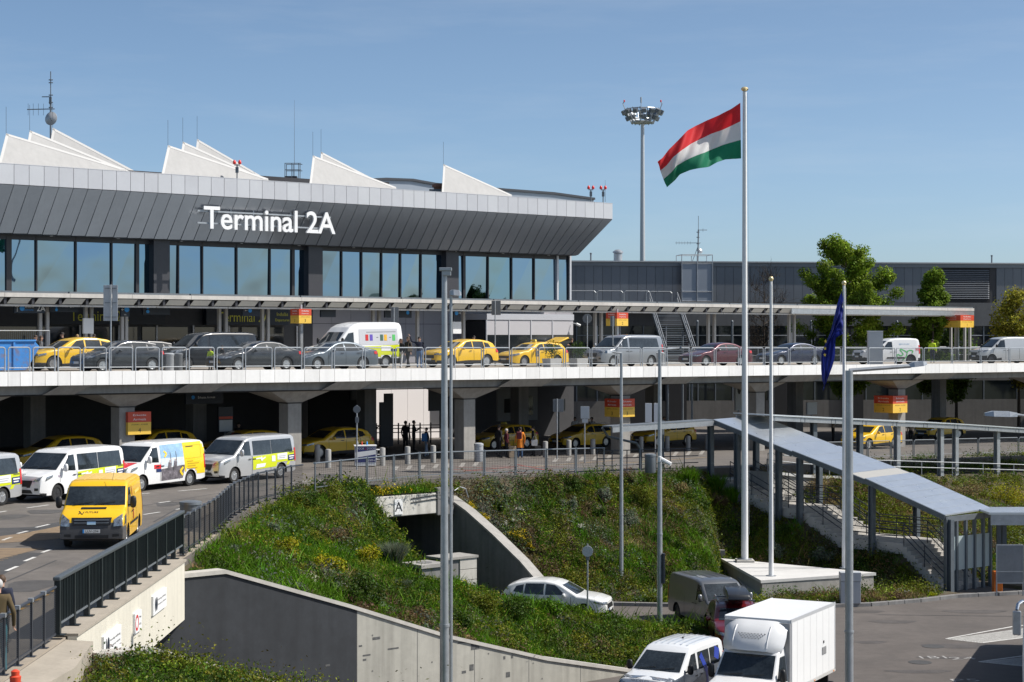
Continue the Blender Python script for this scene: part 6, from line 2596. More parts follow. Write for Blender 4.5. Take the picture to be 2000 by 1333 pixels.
class Car:
 """lofted body; x forward, y to the left, d = distance back from the nose"""
 def __init__(s,sp):
  s.sp = sp
  s.L,s.W,s.H = sp["L"],sp["W"],sp["H"]
  s.top = sp["top"]
  s.belt = sp["belt"]
  s.tum = sp.get("tum",0.2)
  s.wr = sp["wr"]
  s.wx = (sp["fo"],sp["fo"] + sp["wb"])
  s.sill = sp.get("sill",0.24)
  s.build()

 def zt(s,d):
  return float(np.interp(d,[p[0] for p in s.top],[p[1] for p in s.top]))

 def plan(s,d):
  rf,af = s.sp.get("front",(0.7,0.24))
  rb,ab = s.sp.get("rear",(0.6,0.16))
  k = 1.0
  if d < rf:
   k *= 1 - af * (1 - d / rf) ** 2.3
  if d > s.L - rb:
   k *= 1 - ab * (1 - (s.L - d) / rb) ** 2.3
  return k

 def hw(s,d,z):
  b = s.belt
  if z < b:
   zm = b * 0.62
   q = 1 - 0.05 * abs((z - zm) / zm) ** 2.2
  else:
   q0 = 1 - 0.05 * abs((b - b * 0.62) / (b * 0.62)) ** 2.2
   f = (z - b) / max(0.05,s.H - b)
   q = q0 - s.tum * (0.75 * f + 0.25 * f * f)
  return s.W / 2 * s.plan(d) * q

 def zb(s,d):
  z = s.sill + s.sp.get("nose_lift",0.06) * (max(0,1 - d / 0.35) + max(0,1 - (s.L - d) / 0.35))
  Ra = s.wr + s.sp.get("arch",0.06)
  for w_ in s.wx:
   if abs(d - w_) < Ra:
    z = max(z,s.wr + math.sqrt(max(0,Ra * Ra - (d - w_) ** 2)) * 1.0)
  return z

 def build(s):
  L = s.L
  ds = set(np.round(np.linspace(0,L,44),4)) | set(p[0] for p in s.top)
  Ra = s.wr + s.sp.get("arch",0.06)
  for w_ in s.wx:
   for a in np.linspace(0,math.pi,15):
    ds.add(round(w_ + Ra * 0.9995 * math.cos(a),4))
   ds.add(round(w_ - Ra - 0.004,4))
   ds.add(round(w_ + Ra + 0.004,4))
  ds = sorted(d for d in ds if 0 <= d <= L)
  ds = [d for i,d in enumerate(ds) if i == 0 or d - ds[i - 1] > 0.0025]
  NS,NC,NT = 9,4,5
  vs,fs = [],[]
  rings = []
  for d in ds:
   zb,zt = s.zb(d),s.zt(d)
   zt = max(zt,zb + 0.06)
   r = min(s.sp.get("rad",0.11),(zt - zb) * 0.35)
   half = []
   for k in range(NS):
    z = zb + (zt - r - zb) * k / (NS - 1)
    half.append((s.hw(d,z),z))
   wc = s.hw(d,zt - r) - r
   for k in range(1,NC + 1):
    a = math.pi / 2 * k / NC
    half.append((wc + r * math.cos(a),zt - r + r * math.sin(a)))
   cr = s.sp.get("crown",0.03)
   for k in range(1,NT + 1):
    f = 1 - k / NT
    half.append((wc * f,zt + cr * (1 - f * f)))
   ring = [(L / 2 - d,y,z) for y,z in half] + [(L / 2 - d,-y,z) for y,z in reversed(half[:-1])]
   rings.append(ring)
  n = len(rings[0])
  for rg in rings:
   vs += rg
  m = []
  cl = s.sp.get("clad",None)
  for i in range(len(rings) - 1):
   for j in range(n):
    k = (j + 1) % n
    f = (i * n + j,i * n + k,(i + 1) * n + k,(i + 1) * n + j)
    fs.append(f)
    mid = [sum(vs[q][c] for q in f) / 4 for c in range(3)]
    dd = L / 2 - mid[0]
    mm = 0
    if j == n - 1:
     mm = 1
    elif cl and mid[2] < cl(dd):
     mm = 1
    m.append(mm)
  fs.append(tuple(range(n)))
  m.append(1 if cl and cl(0) > 0.45 else 0)
  fs.append(tuple(range(len(vs) - 1,len(vs) - n - 1,-1)))
  m.append(0)
  s.v,s.f,s.m = vs,fs,m
  s.bvh = BVHTree.FromPolygons([Vector(p) for p in vs],fs)

 def cast(s,ax,a,b,off):
  L = s.L
  sx_ = s.sp.get("stretch")
  if sx_ and ax in 'LR' and a > sx_[0]:
   a = sx_[0] + (a - sx_[0]) * sx_[1]
  if ax == 'L':
   o,dr = Vector((L / 2 - a,4,b)),Vector((0,-1,0))
  elif ax == 'R':
   o,dr = Vector((L / 2 - a,-4,b)),Vector((0,1,0))
  elif ax == 'F':
   o,dr = Vector((12,a,b)),Vector((-1,0,0))
  elif ax == 'B':
   o,dr = Vector((-12,a,b)),Vector((1,0,0))
  else:
   o,dr = Vector((L / 2 - a,b,9)),Vector((0,0,-1))
  h,nn,i,dist = s.bvh.ray_cast(o,dr)
  if h is None:
   return None
  if nn.dot(dr) > 0:
   nn = -nn
  return h + nn * off - dr * off * 0.5

 def patch(s,b,ax,q,nu=6,nv=4,off=0.006,m=0):
  idx = {}
  P = []
  for i in range(nu + 1):
   for j in range(nv + 1):
    u,v = i / nu,j / nv
    x = (q[0][0] * (1 - u) + q[1][0] * u) * (1 - v) + (q[3][0] * (1 - u) + q[2][0] * u) * v
    y = (q[0][1] * (1 - u) + q[1][1] * u) * (1 - v) + (q[3][1] * (1 - u) + q[2][1] * u) * v
    h = s.cast(ax,x,y,off)
    idx[i,j] = None if h is None else len(P)
    if h is not None:
     P.append(h)
  fs = []
  for i in range(nu):
   for j in range(nv):
    c = [idx[i,j],idx[i + 1,j],idx[i + 1,j + 1],idx[i,j + 1]]
    if all(k is not None for k in c):
     fs.append(tuple(c))
  b.add(P,fs,m)
  return b

 def poly_patch(s,name,ax,q,mtl,parent,nu=6,nv=4,off=0.006,both=False):
  b = MB()
  s.patch(b,ax,q,nu,nv,off)
  if both and ax == 'L':
   s.patch(b,'R',q,nu,nv,off)
  if not b.f:
   return None
  o = b.build(name,mtl,parent,smooth=40,fixn=False)
  return o

 def stroke(s,name,ax,pts,wd,mtl,parent,off=0.007,step=0.08):
  """painted line along points given in the projection plane"""
  b = MB()
  for (x0,y0),(x1,y1) in zip(pts[:-1],pts[1:]):
   l = math.hypot(x1 - x0,y1 - y0)
   if l < 1e-6:
    continue
   nx,ny = -(y1 - y0) / l * wd / 2,(x1 - x0) / l * wd / 2
   s.patch(b,ax,[(x0 - nx,y0 - ny),(x1 - nx,y1 - ny),(x1 + nx,y1 + ny),(x0 + nx,y0 + ny)],max(1,int(l / step)),1,off)
  return b.build(name,mtl,parent,fixn=False) if b.f else None

 def text(s,ax,tx,x,y,mtl,parent,width=None,height=None,off=0.008,slope=0.0):
  vs,fs,wd,ht = text_fit(tx,width,height)
  P = []
  for u,v,_ in vs:
   du = u - wd / 2
   if ax == 'L':
    a,c = x + du,y + v - ht / 2
   elif ax == 'R':
    a,c = x - du,y + v - ht / 2
   elif ax == 'F':
    a,c = x - (-du),y + v - ht / 2
    a = x + du
   else:
    a,c = x - (v - ht / 2),y + du
   h = s.cast(ax,a,c + slope * du,off)
   if h is None:
    return None
   P.append(h)
  b = MB()
  b.add(P,fs)
  return b.build("lettering",mtl,parent,fixn=False)

_WH = {}
def wheel_meshes(r,wd,style):
 key = (round(r,3),round(wd,3),style)
 if key in _WH:
  return _WH[key]
 b = MB()
 b.lathe([(r * 0.62,-wd / 2 + 0.03),(r * 0.64,-wd / 2),(r * 0.93,-wd / 2 + 0.005),(r,-wd / 2 + 0.035),(r,wd / 2 - 0.035),(r * 0.93,wd / 2 - 0.005),(r * 0.64,wd / 2),(r * 0.62,wd / 2 - 0.05)],28,axis='y')
 ty = b.mesh("tyre",RUBBER,smooth=35)
 b = MB()
 y0 = wd / 2 - 0.03
 ri = r * 0.64
 m_s,m_d = 0,1
 b.lathe([(ri * 0.86,y0),(ri * 0.9,y0 + 0.012),(ri,y0 + 0.012),(ri * 1.0,y0 - 0.05),(ri * 0.86,y0 - 0.05)],28,axis='y',m=0)
 b.lathe([(0.02,y0 - 0.05),(ri * 0.87,y0 - 0.05),(ri * 0.87,y0 - 0.055),(0.02,y0 - 0.055)],20,axis='y',m=1)
 b.lathe([(0.02,y0 + 0.02),(ri * 0.22,y0 + 0.015),(ri * 0.25,y0 - 0.03),(0.02,y0 - 0.03)],16,axis='y',m=0)
 n = {"alloy": 5,"alloy7": 7,"cap": 10,"steel": 8}[style]
 w0,w1 = {"alloy": (0.26,0.20),"alloy7": (0.16,0.15),"cap": (0.14,0.2),"steel": (0.3,0.34)}[style]
 for i in range(n):
  a = 2 * math.pi * i / n
  M = Matrix.Rotation(a,4,'Y')
  b.hexa([(-ri * w0 / 2,y0 - 0.02,ri * 0.15),(ri * w0 / 2,y0 - 0.02,ri * 0.15),(ri * w1 / 2,y0 - 0.02,ri * 0.9),(-ri * w1 / 2,y0 - 0.02,ri * 0.9),
    (-ri * w0 / 2,y0 + 0.008,ri * 0.15),(ri * w0 / 2,y0 + 0.008,ri * 0.15),(ri * w1 / 2,y0 + 0.008,ri * 0.9),(-ri * w1 / 2,y0 + 0.008,ri * 0.9)],0,M)
 rm = b.mesh("rim",[STEELB if style == "steel" else STEELW,BLACK],smooth=35)
 _WH[key] = (ty,rm)
 return _WH[key]

_CARS = {}
def vehicle(kind,label,cat,loc,heading,col,group=None,name=None,wheels="alloy",lights="car",plate=None,black_trim=True,pillars=True,taxi=False,rails=False):
 sp = SPECS[kind]
 if kind not in _CARS:
  _CARS[kind] = Car(sp)
 c = _CARS[kind]
 o = thing(name or sp["name"],label,cat,loc,heading,group)
 b = MB()
 b.v,b.f,b.m = list(c.v),list(c.f),list(c.m)
 body = b.build("body",[col,BLACK if sp.get("clad") and not sp.get("bumper") else (mat("bumper_grey",(0.075,0.075,0.078),0.6,var=0.1,vs=4) if sp.get("bumper") else DARK)],o,smooth=32)
 # dark floor between the wheels
 b = MB()
 b.box(-c.L / 2 + 0.35,c.L / 2 - 0.35,-c.W / 2 + 0.27,c.W / 2 - 0.27,c.sill - 0.04,c.sill + 0.32)
 b.build("floor_pan",BLACK,o)
 # glass
 z0,z1,wi0,wi1 = sp["ws"]
 b = MB()
 c.patch(b,'F',[(-wi0,z0),(wi0,z0),(wi1,z1),(-wi1,z1)],10,7,0.008)
 b.build("windshield",GLASSC,o,smooth=40,fixn=False)
 if "rw" in sp:
  z0,z1,wi0,wi1 = sp["rw"]
  b = MB()
  c.patch(b,'B',[(-wi0,z0),(wi0,z0),(wi1,z1),(-wi1,z1)],8,6,0.008)
  b.build("rear_window",GLASSC,o,smooth=40,fixn=False)
 for q in sp["win"]:
  for ax in ('L','R'):
   b = MB()
   c.patch(b,ax,q,8,5,0.007)
   if b.f:
    b.build("window",GLASSC,o,smooth=40,fixn=False)
 if "surround" in sp and black_trim:
  for ax in ('L','R'):
   b = MB()
   c.patch(b,ax,sp["surround"],12,5,0.003)
   b.build("window_trim",BLACK,o,smooth=40,fixn=False)
 # lamps
 for sg in (-1,1):
  b = MB()
  q = [(sg * y,z) for y,z in sp["head"]]
  c.patch(b,'F',q,5,4,0.012)
  if "head_side" in sp:
   c.patch(b,'L' if sg > 0 else 'R',sp["head_side"],4,3,0.012)
  b.build("headlight",HEADL,o,smooth=40,fixn=False)
  b = MB()
  c.patch(b,'L' if sg > 0 else 'R',sp["tail"],3,4,0.012)
  if "tail_back" in sp:
   c.patch(b,'B',[(sg * y,z) for y,z in sp["tail_back"]],3,4,0.012)
  b.build("tail_light",REDLAMP,o,smooth=40,fixn=False)
 b = MB()
 c.patch(b,'F',sp["grille"],8,3,0.01)
 if b.f:
  g = b.build("grille",BLACK,o,fixn=False)
  zs = [p[1] for p in sp["grille"]]
  b = MB()
  for f in (0.35,0.7):
   zz = min(zs) + (max(zs) - min(zs)) * f
   yy = min(abs(p[0]) for p in sp["grille"]) * 0.92
   c.patch(b,'F',[(-yy,zz - 0.012),(yy,zz - 0.012),(yy,zz + 0.012),(-yy,zz + 0.012)],8,1,0.02)
  if b.f:
   b.build("grille_bar",GALVD if kind == "oldvan" else BLACK,o if g is None else g,fixn=False)
 if "intake" in sp:
  b = MB()
  c.patch(b,'F',sp["intake"],8,3,0.01)
  if b.f:
   b.build("lower_intake",BLACK,o,fixn=False)
 for q in sp.get("fog",[]):
  for sg in (-1,1):
   b = MB()
   c.patch(b,'F',[(sg * y,z) for y,z in q],3,2,0.012)
   if b.f:
    b.build("fog_lamp",BLACK,o,fixn=False)
 pz = sp.get("plate",0.45)
 b = MB()
 c.patch(b,'F',[(-0.26,pz - 0.055),(0.26,pz - 0.055),(0.26,pz + 0.055),(-0.26,pz + 0.055)],4,2,0.022)
 if b.f:
  pl_ = b.build("number_plate",PLATE,o,fixn=False)
  b = MB()
  c.patch(b,'F',[(-0.26,pz - 0.055),(-0.215,pz - 0.055),(-0.215,pz + 0.055),(-0.26,pz + 0.055)],1,1,0.026)
  if b.f:
   b.build("blue_band",BLUSGN,pl_,fixn=False)
  if plate:
   c.text('F',plate,0.02,pz,TXTD,pl_,width=0.38,height=0.075,off=0.028)
 # door seams, handles, sill strip
 for ax in ('L','R'):
  b = MB()
  for d in sp["seams"]:
   c.patch(b,ax,[(d,c.sill + 0.08),(d + 0.018,c.sill + 0.08),(d + 0.018,sp.get("seam_top",c.belt)),(d,sp.get("seam_top",c.belt))],1,6,0.003)
  if b.f:
   b.build("door_seam",BLACK,o,fixn=False)
  for d,z in sp["handles"]:
   b = MB()
   c.patch(b,ax,[(d,z - 0.018),(d + 0.2,z - 0.018),(d + 0.2,z + 0.018),(d,z + 0.018)],2,1,0.022)
   if b.f:
    b.build("door_handle",BLACK if col in (WHITE,) or black_trim else col,o,fixn=False)
  if "strip" in sp:
   b = MB()
   c.patch(b,ax,sp["strip"],8,1,0.015)
   if b.f:
    b.build("side_strip",BLACK,o,fixn=False)
 # mirrors
 md,mz,ms = sp["mirror"]
 for sg in (-1,1):
  y = sg * (c.hw(md,mz))
  x = c.L / 2 - md
  b = MB()
  b.bar((x,y - sg * 0.05,mz - 0.04),(x,y + sg * 0.12,mz),0.05,0.05)
  b.add(*ellipsoid((x,y + sg * 0.17,mz + ms * 0.4),(0.07,0.10,ms)),0)
  b.build("mirror",sp.get("mirror_mat",BLACK) if not sp.get("mirror_body") else col,o,smooth=60)
 # wheels
 wd = sp.get("tw",0.21)
 ty,rm = wheel_meshes(c.wr,wd,wheels)
 for w_ in c.wx:
  for sg in (-1,1):
   yy = sg * (c.W / 2 * 0.955 - wd / 2)
   wo = child("wheel",ty,o,(c.L / 2 - w_,yy,c.wr),(0,0,0 if sg > 0 else math.pi))
   child("rim",rm,wo)
 if taxi:
  b = MB()
  d = sp["ws_top"] + 0.35
  b.hexa([(c.L / 2 - d - 0.08,-0.24,c.H + 0.035),(c.L / 2 - d + 0.08,-0.24,c.H + 0.035),(c.L / 2 - d + 0.08,0.24,c.H + 0.035),(c.L / 2 - d - 0.08,0.24,c.H + 0.035),
    (c.L / 2 - d - 0.04,-0.2,c.H + 0.16),(c.L / 2 - d + 0.04,-0.2,c.H + 0.16),(c.L / 2 - d + 0.04,0.2,c.H + 0.16),(c.L / 2 - d - 0.04,0.2,c.H + 0.16)])
  b.build("roof_sign",mat("taxi_lamp",(0.75,0.6,0.12),0.4),o,bevel=0.015)
  for ax in ('L','R'):
   b = MB()
   dd = c.wx[0] + 0.85
   c.patch(b,ax,[(dd,0.62),(dd + 0.3,0.62),(dd + 0.3,0.95),(dd,0.95)],2,2,0.012)
   q = b.build("door_badge",BLACK,o,fixn=False)
   c.text(ax,"taxi",dd + 0.15,0.76,YELSGN,q,width=0.2,height=0.07,off=0.018)
 if rails:
  for sg in (-1,1):
   d0_,d1_ = sp["ws_top"] + 0.4,c.L - 0.7
   y = sg * (c.hw(d0_,c.H - 0.1) - 0.1)
   b = MB()
   b.path([(c.L / 2 - d0_,y,c.H),(c.L / 2 - d0_ - 0.15,y,c.H + 0.07),(c.L / 2 - d1_ + 0.1,y,c.H + 0.05),(c.L / 2 - d1_,y,c.H - 0.04)],0.02,n=6)
   b.build("roof_rail",GALV,o)
 # wiper and antenna
 if sp.get("van"):
  b = MB()
  for y0,y1 in ((-0.65,-0.05),(0.0,0.6)):
   zz = sp["ws"][0] - 0.01
   p0,p1 = c.cast('F',y0,zz + 0.02,0.03),c.cast('F',y1,zz + 0.10,0.03)
   if p0 and p1:
    b.tube(p0,p1,0.012,n=4)
  if b.f:
   b.build("wiper",BLACK,o)
 return o,c

def ellipsoid(c,r,nu=10,nv=6):
 vs,fs = [],[]
 for i in range(nv + 1):
  a = math.pi * i / nv
  for j in range(nu):
   t = 2 * math.pi * j / nu
   sx_,cx_ = math.sin(a),math.cos(a)
   # slightly boxy
   f = lambda q: math.copysign(abs(q) ** 0.7,q)
   vs.append((c[0] + r[0] * f(sx_ * math.cos(t)),c[1] + r[1] * f(sx_ * math.sin(t)),c[2] + r[2] * f(cx_)))
 for i in range(nv):
  for j in range(nu):
   k = (j + 1) % nu
   fs.append((i * nu + j,(i + 1) * nu + j,(i + 1) * nu + k,i * nu + k))
 return vs,fs

def van(name,L,W,H,cowl,wtop,fo,wb,belt,**k):
 """one-box van profile: cowl=(d,z), wtop=(d,z)"""
 (cd_,cz),(wd_,wz_) = cowl,wtop
 top = k.pop("top",None) or [(0,0.62),(0.03,0.86),(0.10,0.99),(0.30,cz - 0.13),(cd_ - 0.25,cz - 0.045),(cd_,cz),(wd_,wz_),(wd_ + 0.18,wz_ + (H - wz_) * 0.55),(wd_ + 0.55,wz_ + (H - wz_) * 0.88),(wd_ + 1.2,H),(L - 0.5,H - 0.01),(L - 0.22,H - 0.04),(L - 0.10,H - 0.10),(L - 0.05,H - 0.25),(L - 0.015,belt),(L,0.7),(L,0.45)]
 sp = dict(name=name,L=L,W=W,H=H,belt=belt,top=top,fo=fo,wb=wb,wr=0.335,tum=0.13,van=True,rad=0.12,crown=0.035,
     front=(0.75,0.20),rear=(0.25,0.06),sill=0.27,ws_top=wd_,
     ws=(cz + 0.035,wz_ - 0.03,W / 2 * 0.87,W / 2 * 0.75),
     head=[(W * 0.27,0.80),(W * 0.425,0.86),(W * 0.445,1.02),(W * 0.30,0.90)],head_side=[(0.22,0.84),(0.62,0.98),(0.66,1.06),(0.30,1.0)],
     tail=[(L - 0.14,0.75),(L - 0.03,0.75),(L - 0.05,1.35),(L - 0.15,1.35)],
     grille=[(-W * 0.2,0.62),(W * 0.2,0.62),(W * 0.235,0.84),(-W * 0.235,0.84)],
     intake=[(-W * 0.27,0.36),(W * 0.27,0.36),(W * 0.22,0.50),(-W * 0.22,0.50)],
     fog=[[(W * 0.31,0.46),(W * 0.40,0.48),(W * 0.405,0.57),(W * 0.31,0.57)]],plate=0.56,
     seams=[cd_ + 0.12,cd_ + 1.12,cd_ + 2.25],handles=[(cd_ + 0.9,belt - 0.13),(cd_ + 1.2,belt - 0.13)],seam_top=belt + 0.02,
     mirror=(cd_ + 0.3,belt + 0.12,0.16))
 sp.update(k)
 return sp

SPECS = {}
SPECS["custom"] = van("minibus",5.30,1.99,1.98,(0.95,1.20),(1.78,1.84),0.96,3.25,1.12,stretch=(2.2,1.12),front=(0.55,0.12),tail=[(4.83,0.75),(4.94,0.75),(4.92,1.35),(4.82,1.35)],seams=[1.07,2.12,3.3],
 grille=[(-0.40,0.58),(0.40,0.58),(0.52,0.86),(-0.52,0.86)],ws=(1.225,1.82,0.88,0.79),
 win=[[(1.22,1.19),(2.05,1.15),(2.02,1.78),(1.72,1.76)],[(2.22,1.15),(3.35,1.15),(3.35,1.78),(2.22,1.78)],[(3.38,1.15),(4.72,1.17),(4.66,1.78),(3.38,1.78)]],mirror_body=True,
 rw=(1.2,1.75,0.78,0.68),clad=lambda d: 0.40 if d < 0.3 else 0.0)
SPECS["custom_van"] = dict(SPECS["custom"],name="delivery_van",win=[[(1.22,1.19),(2.05,1.15),(2.02,1.78),(1.72,1.76)]])
SPECS["oldvan"] = van("delivery_van",4.86,1.97,1.99,(0.78,1.24),(1.40,1.83),0.93,2.93,1.14,
 top=[(0,0.55),(0.02,0.80),(0.07,0.93),(0.18,1.02),(0.45,1.16),(0.78,1.24),(1.40,1.83),(1.52,1.91),(1.8,1.97),(4.4,1.97),(4.66,1.93),(4.75,1.85),(4.8,1.6),(4.85,1.1),(4.86,0.5)],
 win=[[(1.02,1.20),(1.88,1.14),(1.86,1.76),(1.42,1.76)]],
 head=[(0.66,0.70),(0.93,0.72),(0.90,1.06),(0.66,0.90)],head_side=[(0.12,0.74),(0.36,0.78),(0.42,1.06),(0.2,0.98)],
 grille=[(-0.56,0.73),(0.56,0.73),(0.60,0.96),(-0.60,0.96)],intake=[(-0.5,0.34),(0.5,0.34),(0.5,0.44),(-0.5,0.44)],plate=0.56,
 fog=[[(0.62,0.38),(0.82,0.40),(0.82,0.47),(0.62,0.47)]],clad=lambda d: 0.72 if d < 0.5 else (0.36 if d < 4.6 else 0.5),mirror=(1.02,1.28,0.19),bumper=True,
 strip=[(1.4,0.62),(3.3,0.62),(3.3,0.70),(1.4,0.70)],front=(0.4,0.05),ws=(1.275,1.81,0.90,0.845),tum=0.09)
SPECS["highroof"] = van("minibus",5.53,2.02,2.55,(0.92,1.30),(1.62,2.02),1.0,3.30,1.18,
 top=[(0,0.6),(0.03,0.9),(0.12,1.05),(0.4,1.19),(0.92,1.30),(1.62,2.02),(1.85,2.25),(2.2,2.42),(2.7,2.52),(5.1,2.54),(5.3,2.50),(5.4,2.40),(5.48,2.0),(5.52,1.2),(5.53,0.5)],
 win=[[(1.2,1.28),(2.1,1.22),(2.08,1.98),(1.72,1.92)]],clad=lambda d: 0.60 if d > 1.45 else 0.48,mirror=(1.2,1.4,0.2),tum=0.10)
SPECS["vito"] = van("minibus",5.14,1.93,1.91,(1.02,1.14),(1.85,1.78),0.9,3.2,1.08,
 win=[[(1.35,1.13),(2.1,1.10),(2.08,1.72),(1.78,1.70)],[(2.25,1.10),(4.75,1.12),(4.62,1.72),(2.25,1.74)]],rw=(1.15,1.7,0.75,0.66),mirror_body=True)
SPECS["vito_cargo"] = dict(SPECS["vito"],name="delivery_van",win=[[(1.35,1.13),(2.1,1.10),(2.08,1.72),(1.78,1.70)]])
SPECS["trafic"] = van("delivery_van",5.08,1.95,1.97,(0.95,1.16),(1.75,1.83),0.95,3.1,1.10,
 win=[[(1.22,1.15),(2.05,1.10),(2.02,1.75),(1.70,1.72)]],clad=lambda d: 0.62 if d < 0.55 else 0.36)
SPECS["compact"] = van("delivery_van",4.42,1.85,1.82,(1.1,1.08),(1.95,1.66),0.88,2.78,1.0,
 win=[[(1.5,1.10),(2.25,1.05),(2.22,1.58),(1.92,1.57)]],clad=lambda d: 0.52 if d < 0.5 else (0.5 if d > 4.25 else 0.32),strip=[(1.75,0.42),(3.2,0.42),(3.15,0.52),(1.8,0.52)],rear=(0.35,0.1))
SPECS["caddy"] = van("passenger_van",4.55,1.86,1.83,(1.12,1.10),(1.95,1.66),0.9,2.82,1.02,
 win=[[(1.5,1.12),(2.28,1.06),(2.25,1.60),(1.94,1.58)],[(2.42,1.06),(3.3,1.05),(3.28,1.60),(2.42,1.60)],[(3.36,1.05),(4.2,1.06),(4.08,1.60),(3.36,1.60)]],mirror_body=False,rw=(1.1,1.6,0.7,0.62),handles=[(2.05,0.9),(2.45,0.9)])
SPECS["sedan"] = dict(name="saloon_car",L=4.86,W=1.86,H=1.47,belt=0.94,tum=0.30,wr=0.33,fo=0.93,wb=2.84,sill=0.22,ws_top=2.15,
 top=[(0,0.52),(0.03,0.64),(0.14,0.71),(0.6,0.83),(1.05,0.92),(1.35,0.975),(2.10,1.36),(2.35,1.43),(2.7,1.465),(3.1,1.46),(3.5,1.40),(4.15,1.13),(4.45,1.07),(4.72,1.03),(4.80,0.95),(4.85,0.72),(4.86,0.45)],
 ws=(1.015,1.345,0.72,0.58),rw=(1.14,1.36,0.66,0.55),
 win=[[(1.75,1.00),(2.62,0.985),(2.60,1.37),(2.28,1.33)],[(2.70,0.985),(3.55,1.0),(3.30,1.35),(2.70,1.37)],[(3.58,1.01),(3.85,1.06),(3.52,1.26),(3.40,1.30)]],
 head=[(0.52,0.60),(0.80,0.64),(0.78,0.735),(0.54,0.69)],head_side=[(0.16,0.62),(0.52,0.70),(0.5,0.76),(0.2,0.70)],tail=[(4.50,0.82),(4.74,0.80),(4.72,0.97),(4.48,0.96)],tail_back=[(0.5,0.78),(0.78,0.78),(0.74,0.95),(0.5,0.95)],
 grille=[(-0.46,0.50),(0.46,0.50),(0.48,0.64),(-0.48,0.64)],intake=[(-0.6,0.30),(0.6,0.30),(0.55,0.42),(-0.55,0.42)],plate=0.46,seams=[1.55,2.66,3.62],handles=[(2.32,0.87),(3.36,0.87)],mirror=(1.82,0.98,0.075),mirror_body=True)
SPECS["suv"] = dict(name="taxi",L=4.62,W=1.88,H=1.62,belt=1.0,tum=0.24,wr=0.36,fo=0.9,wb=2.74,sill=0.26,ws_top=2.05,
 top=[(0,0.58),(0.03,0.78),(0.12,0.88),(0.5,0.98),(1.2,1.07),(1.95,1.48),(2.2,1.56),(2.6,1.615),(3.3,1.60),(3.85,1.52),(4.15,1.40),(4.42,1.08),(4.55,0.98),(4.60,0.8),(4.62,0.5)],
 ws=(1.105,1.46,0.72,0.60),rw=(1.12,1.40,0.66,0.56),
 win=[[(1.68,1.08),(2.55,1.06),(2.53,1.50),(2.15,1.46)],[(2.62,1.06),(3.45,1.08),(3.40,1.49),(2.62,1.50)],[(3.50,1.09),(3.92,1.16),(3.80,1.38),(3.48,1.45)]],
 head=[(0.45,0.70),(0.80,0.74),(0.78,0.84),(0.48,0.80)],head_side=[(0.12,0.72),(0.5,0.80),(0.48,0.88),(0.16,0.82)],tail=[(4.32,0.86),(4.56,0.86),(4.46,1.04),(4.28,1.04)],tail_back=[(0.45,0.85),(0.8,0.85),(0.76,1.0),(0.45,1.0)],
 grille=[(-0.5,0.52),(0.5,0.52),(0.46,0.72),(-0.46,0.72)],intake=[(-0.62,0.32),(0.62,0.32),(0.58,0.45),(-0.58,0.45)],plate=0.48,seams=[1.45,2.6,3.55],handles=[(2.25,0.95),(3.2,0.96)],mirror=(1.72,1.06,0.08),mirror_body=True,
 clad=lambda d: 0.40)
SPECS["wagon"] = dict(name="taxi",L=4.62,W=1.80,H=1.47,belt=0.93,tum=0.27,wr=0.325,fo=0.9,wb=2.66,sill=0.21,ws_top=2.05,
 top=[(0,0.5),(0.03,0.66),(0.12,0.74),(0.5,0.86),(1.2,0.97),(1.98,1.36),(2.25,1.43),(2.6,1.465),(3.5,1.44),(4.05,1.37),(4.35,1.05),(4.5,0.97),(4.58,0.8),(4.62,0.45)],
 ws=(1.01,1.345,0.70,0.57),rw=(1.05,1.33,0.64,0.54),
 win=[[(1.66,0.99),(2.5,0.975),(2.48,1.37),(2.18,1.33)],[(2.57,0.975),(3.35,0.985),(3.30,1.36),(2.57,1.37)],[(3.42,0.99),(4.0,1.06),(3.88,1.27),(3.40,1.34)]],
 head=[(0.45,0.62),(0.76,0.66),(0.75,0.77),(0.5,0.72)],head_side=[(0.12,0.64),(0.5,0.74),(0.48,0.82),(0.16,0.75)],tail=[(4.26,0.82),(4.5,0.82),(4.44,0.98),(4.24,0.98)],tail_back=[(0.45,0.8),(0.76,0.8),(0.72,0.95),(0.45,0.95)],
 grille=[(-0.45,0.52),(0.45,0.52),(0.45,0.64),(-0.45,0.64)],intake=[(-0.6,0.28),(0.6,0.28),(0.58,0.42),(-0.58,0.42)],plate=0.46,seams=[1.42,2.53,3.42],handles=[(2.2,0.87),(3.1,0.88)],mirror=(1.70,0.97,0.075),mirror_body=True)
SPECS["hatch"] = dict(SPECS["wagon"],name="hatchback_car",L=4.28,H=1.48,
 top=[(0,0.5),(0.03,0.66),(0.12,0.74),(0.5,0.86),(1.15,0.98),(1.90,1.38),(2.15,1.44),(2.5,1.475),(3.2,1.45),(3.75,1.36),(4.05,1.05),(4.18,0.95),(4.25,0.75),(4.28,0.45)],wb=2.6,
 win=[[(1.6,1.0),(2.45,0.985),(2.43,1.38),(2.1,1.34)],[(2.52,0.985),(3.25,1.0),(3.2,1.36),(2.52,1.38)],[(3.32,1.02),(3.62,1.08),(3.5,1.28),(3.3,1.33)]],tail=[(3.98,0.82),(4.16,0.82),(4.10,0.98),(3.96,0.98)],seams=[1.4,2.48,3.3])
SPECS["whitesuv"] = dict(SPECS["suv"],name="estate_car",L=4.48)
SPECS["redsuv"] = dict(SPECS["suv"],name="estate_car",H=1.66)

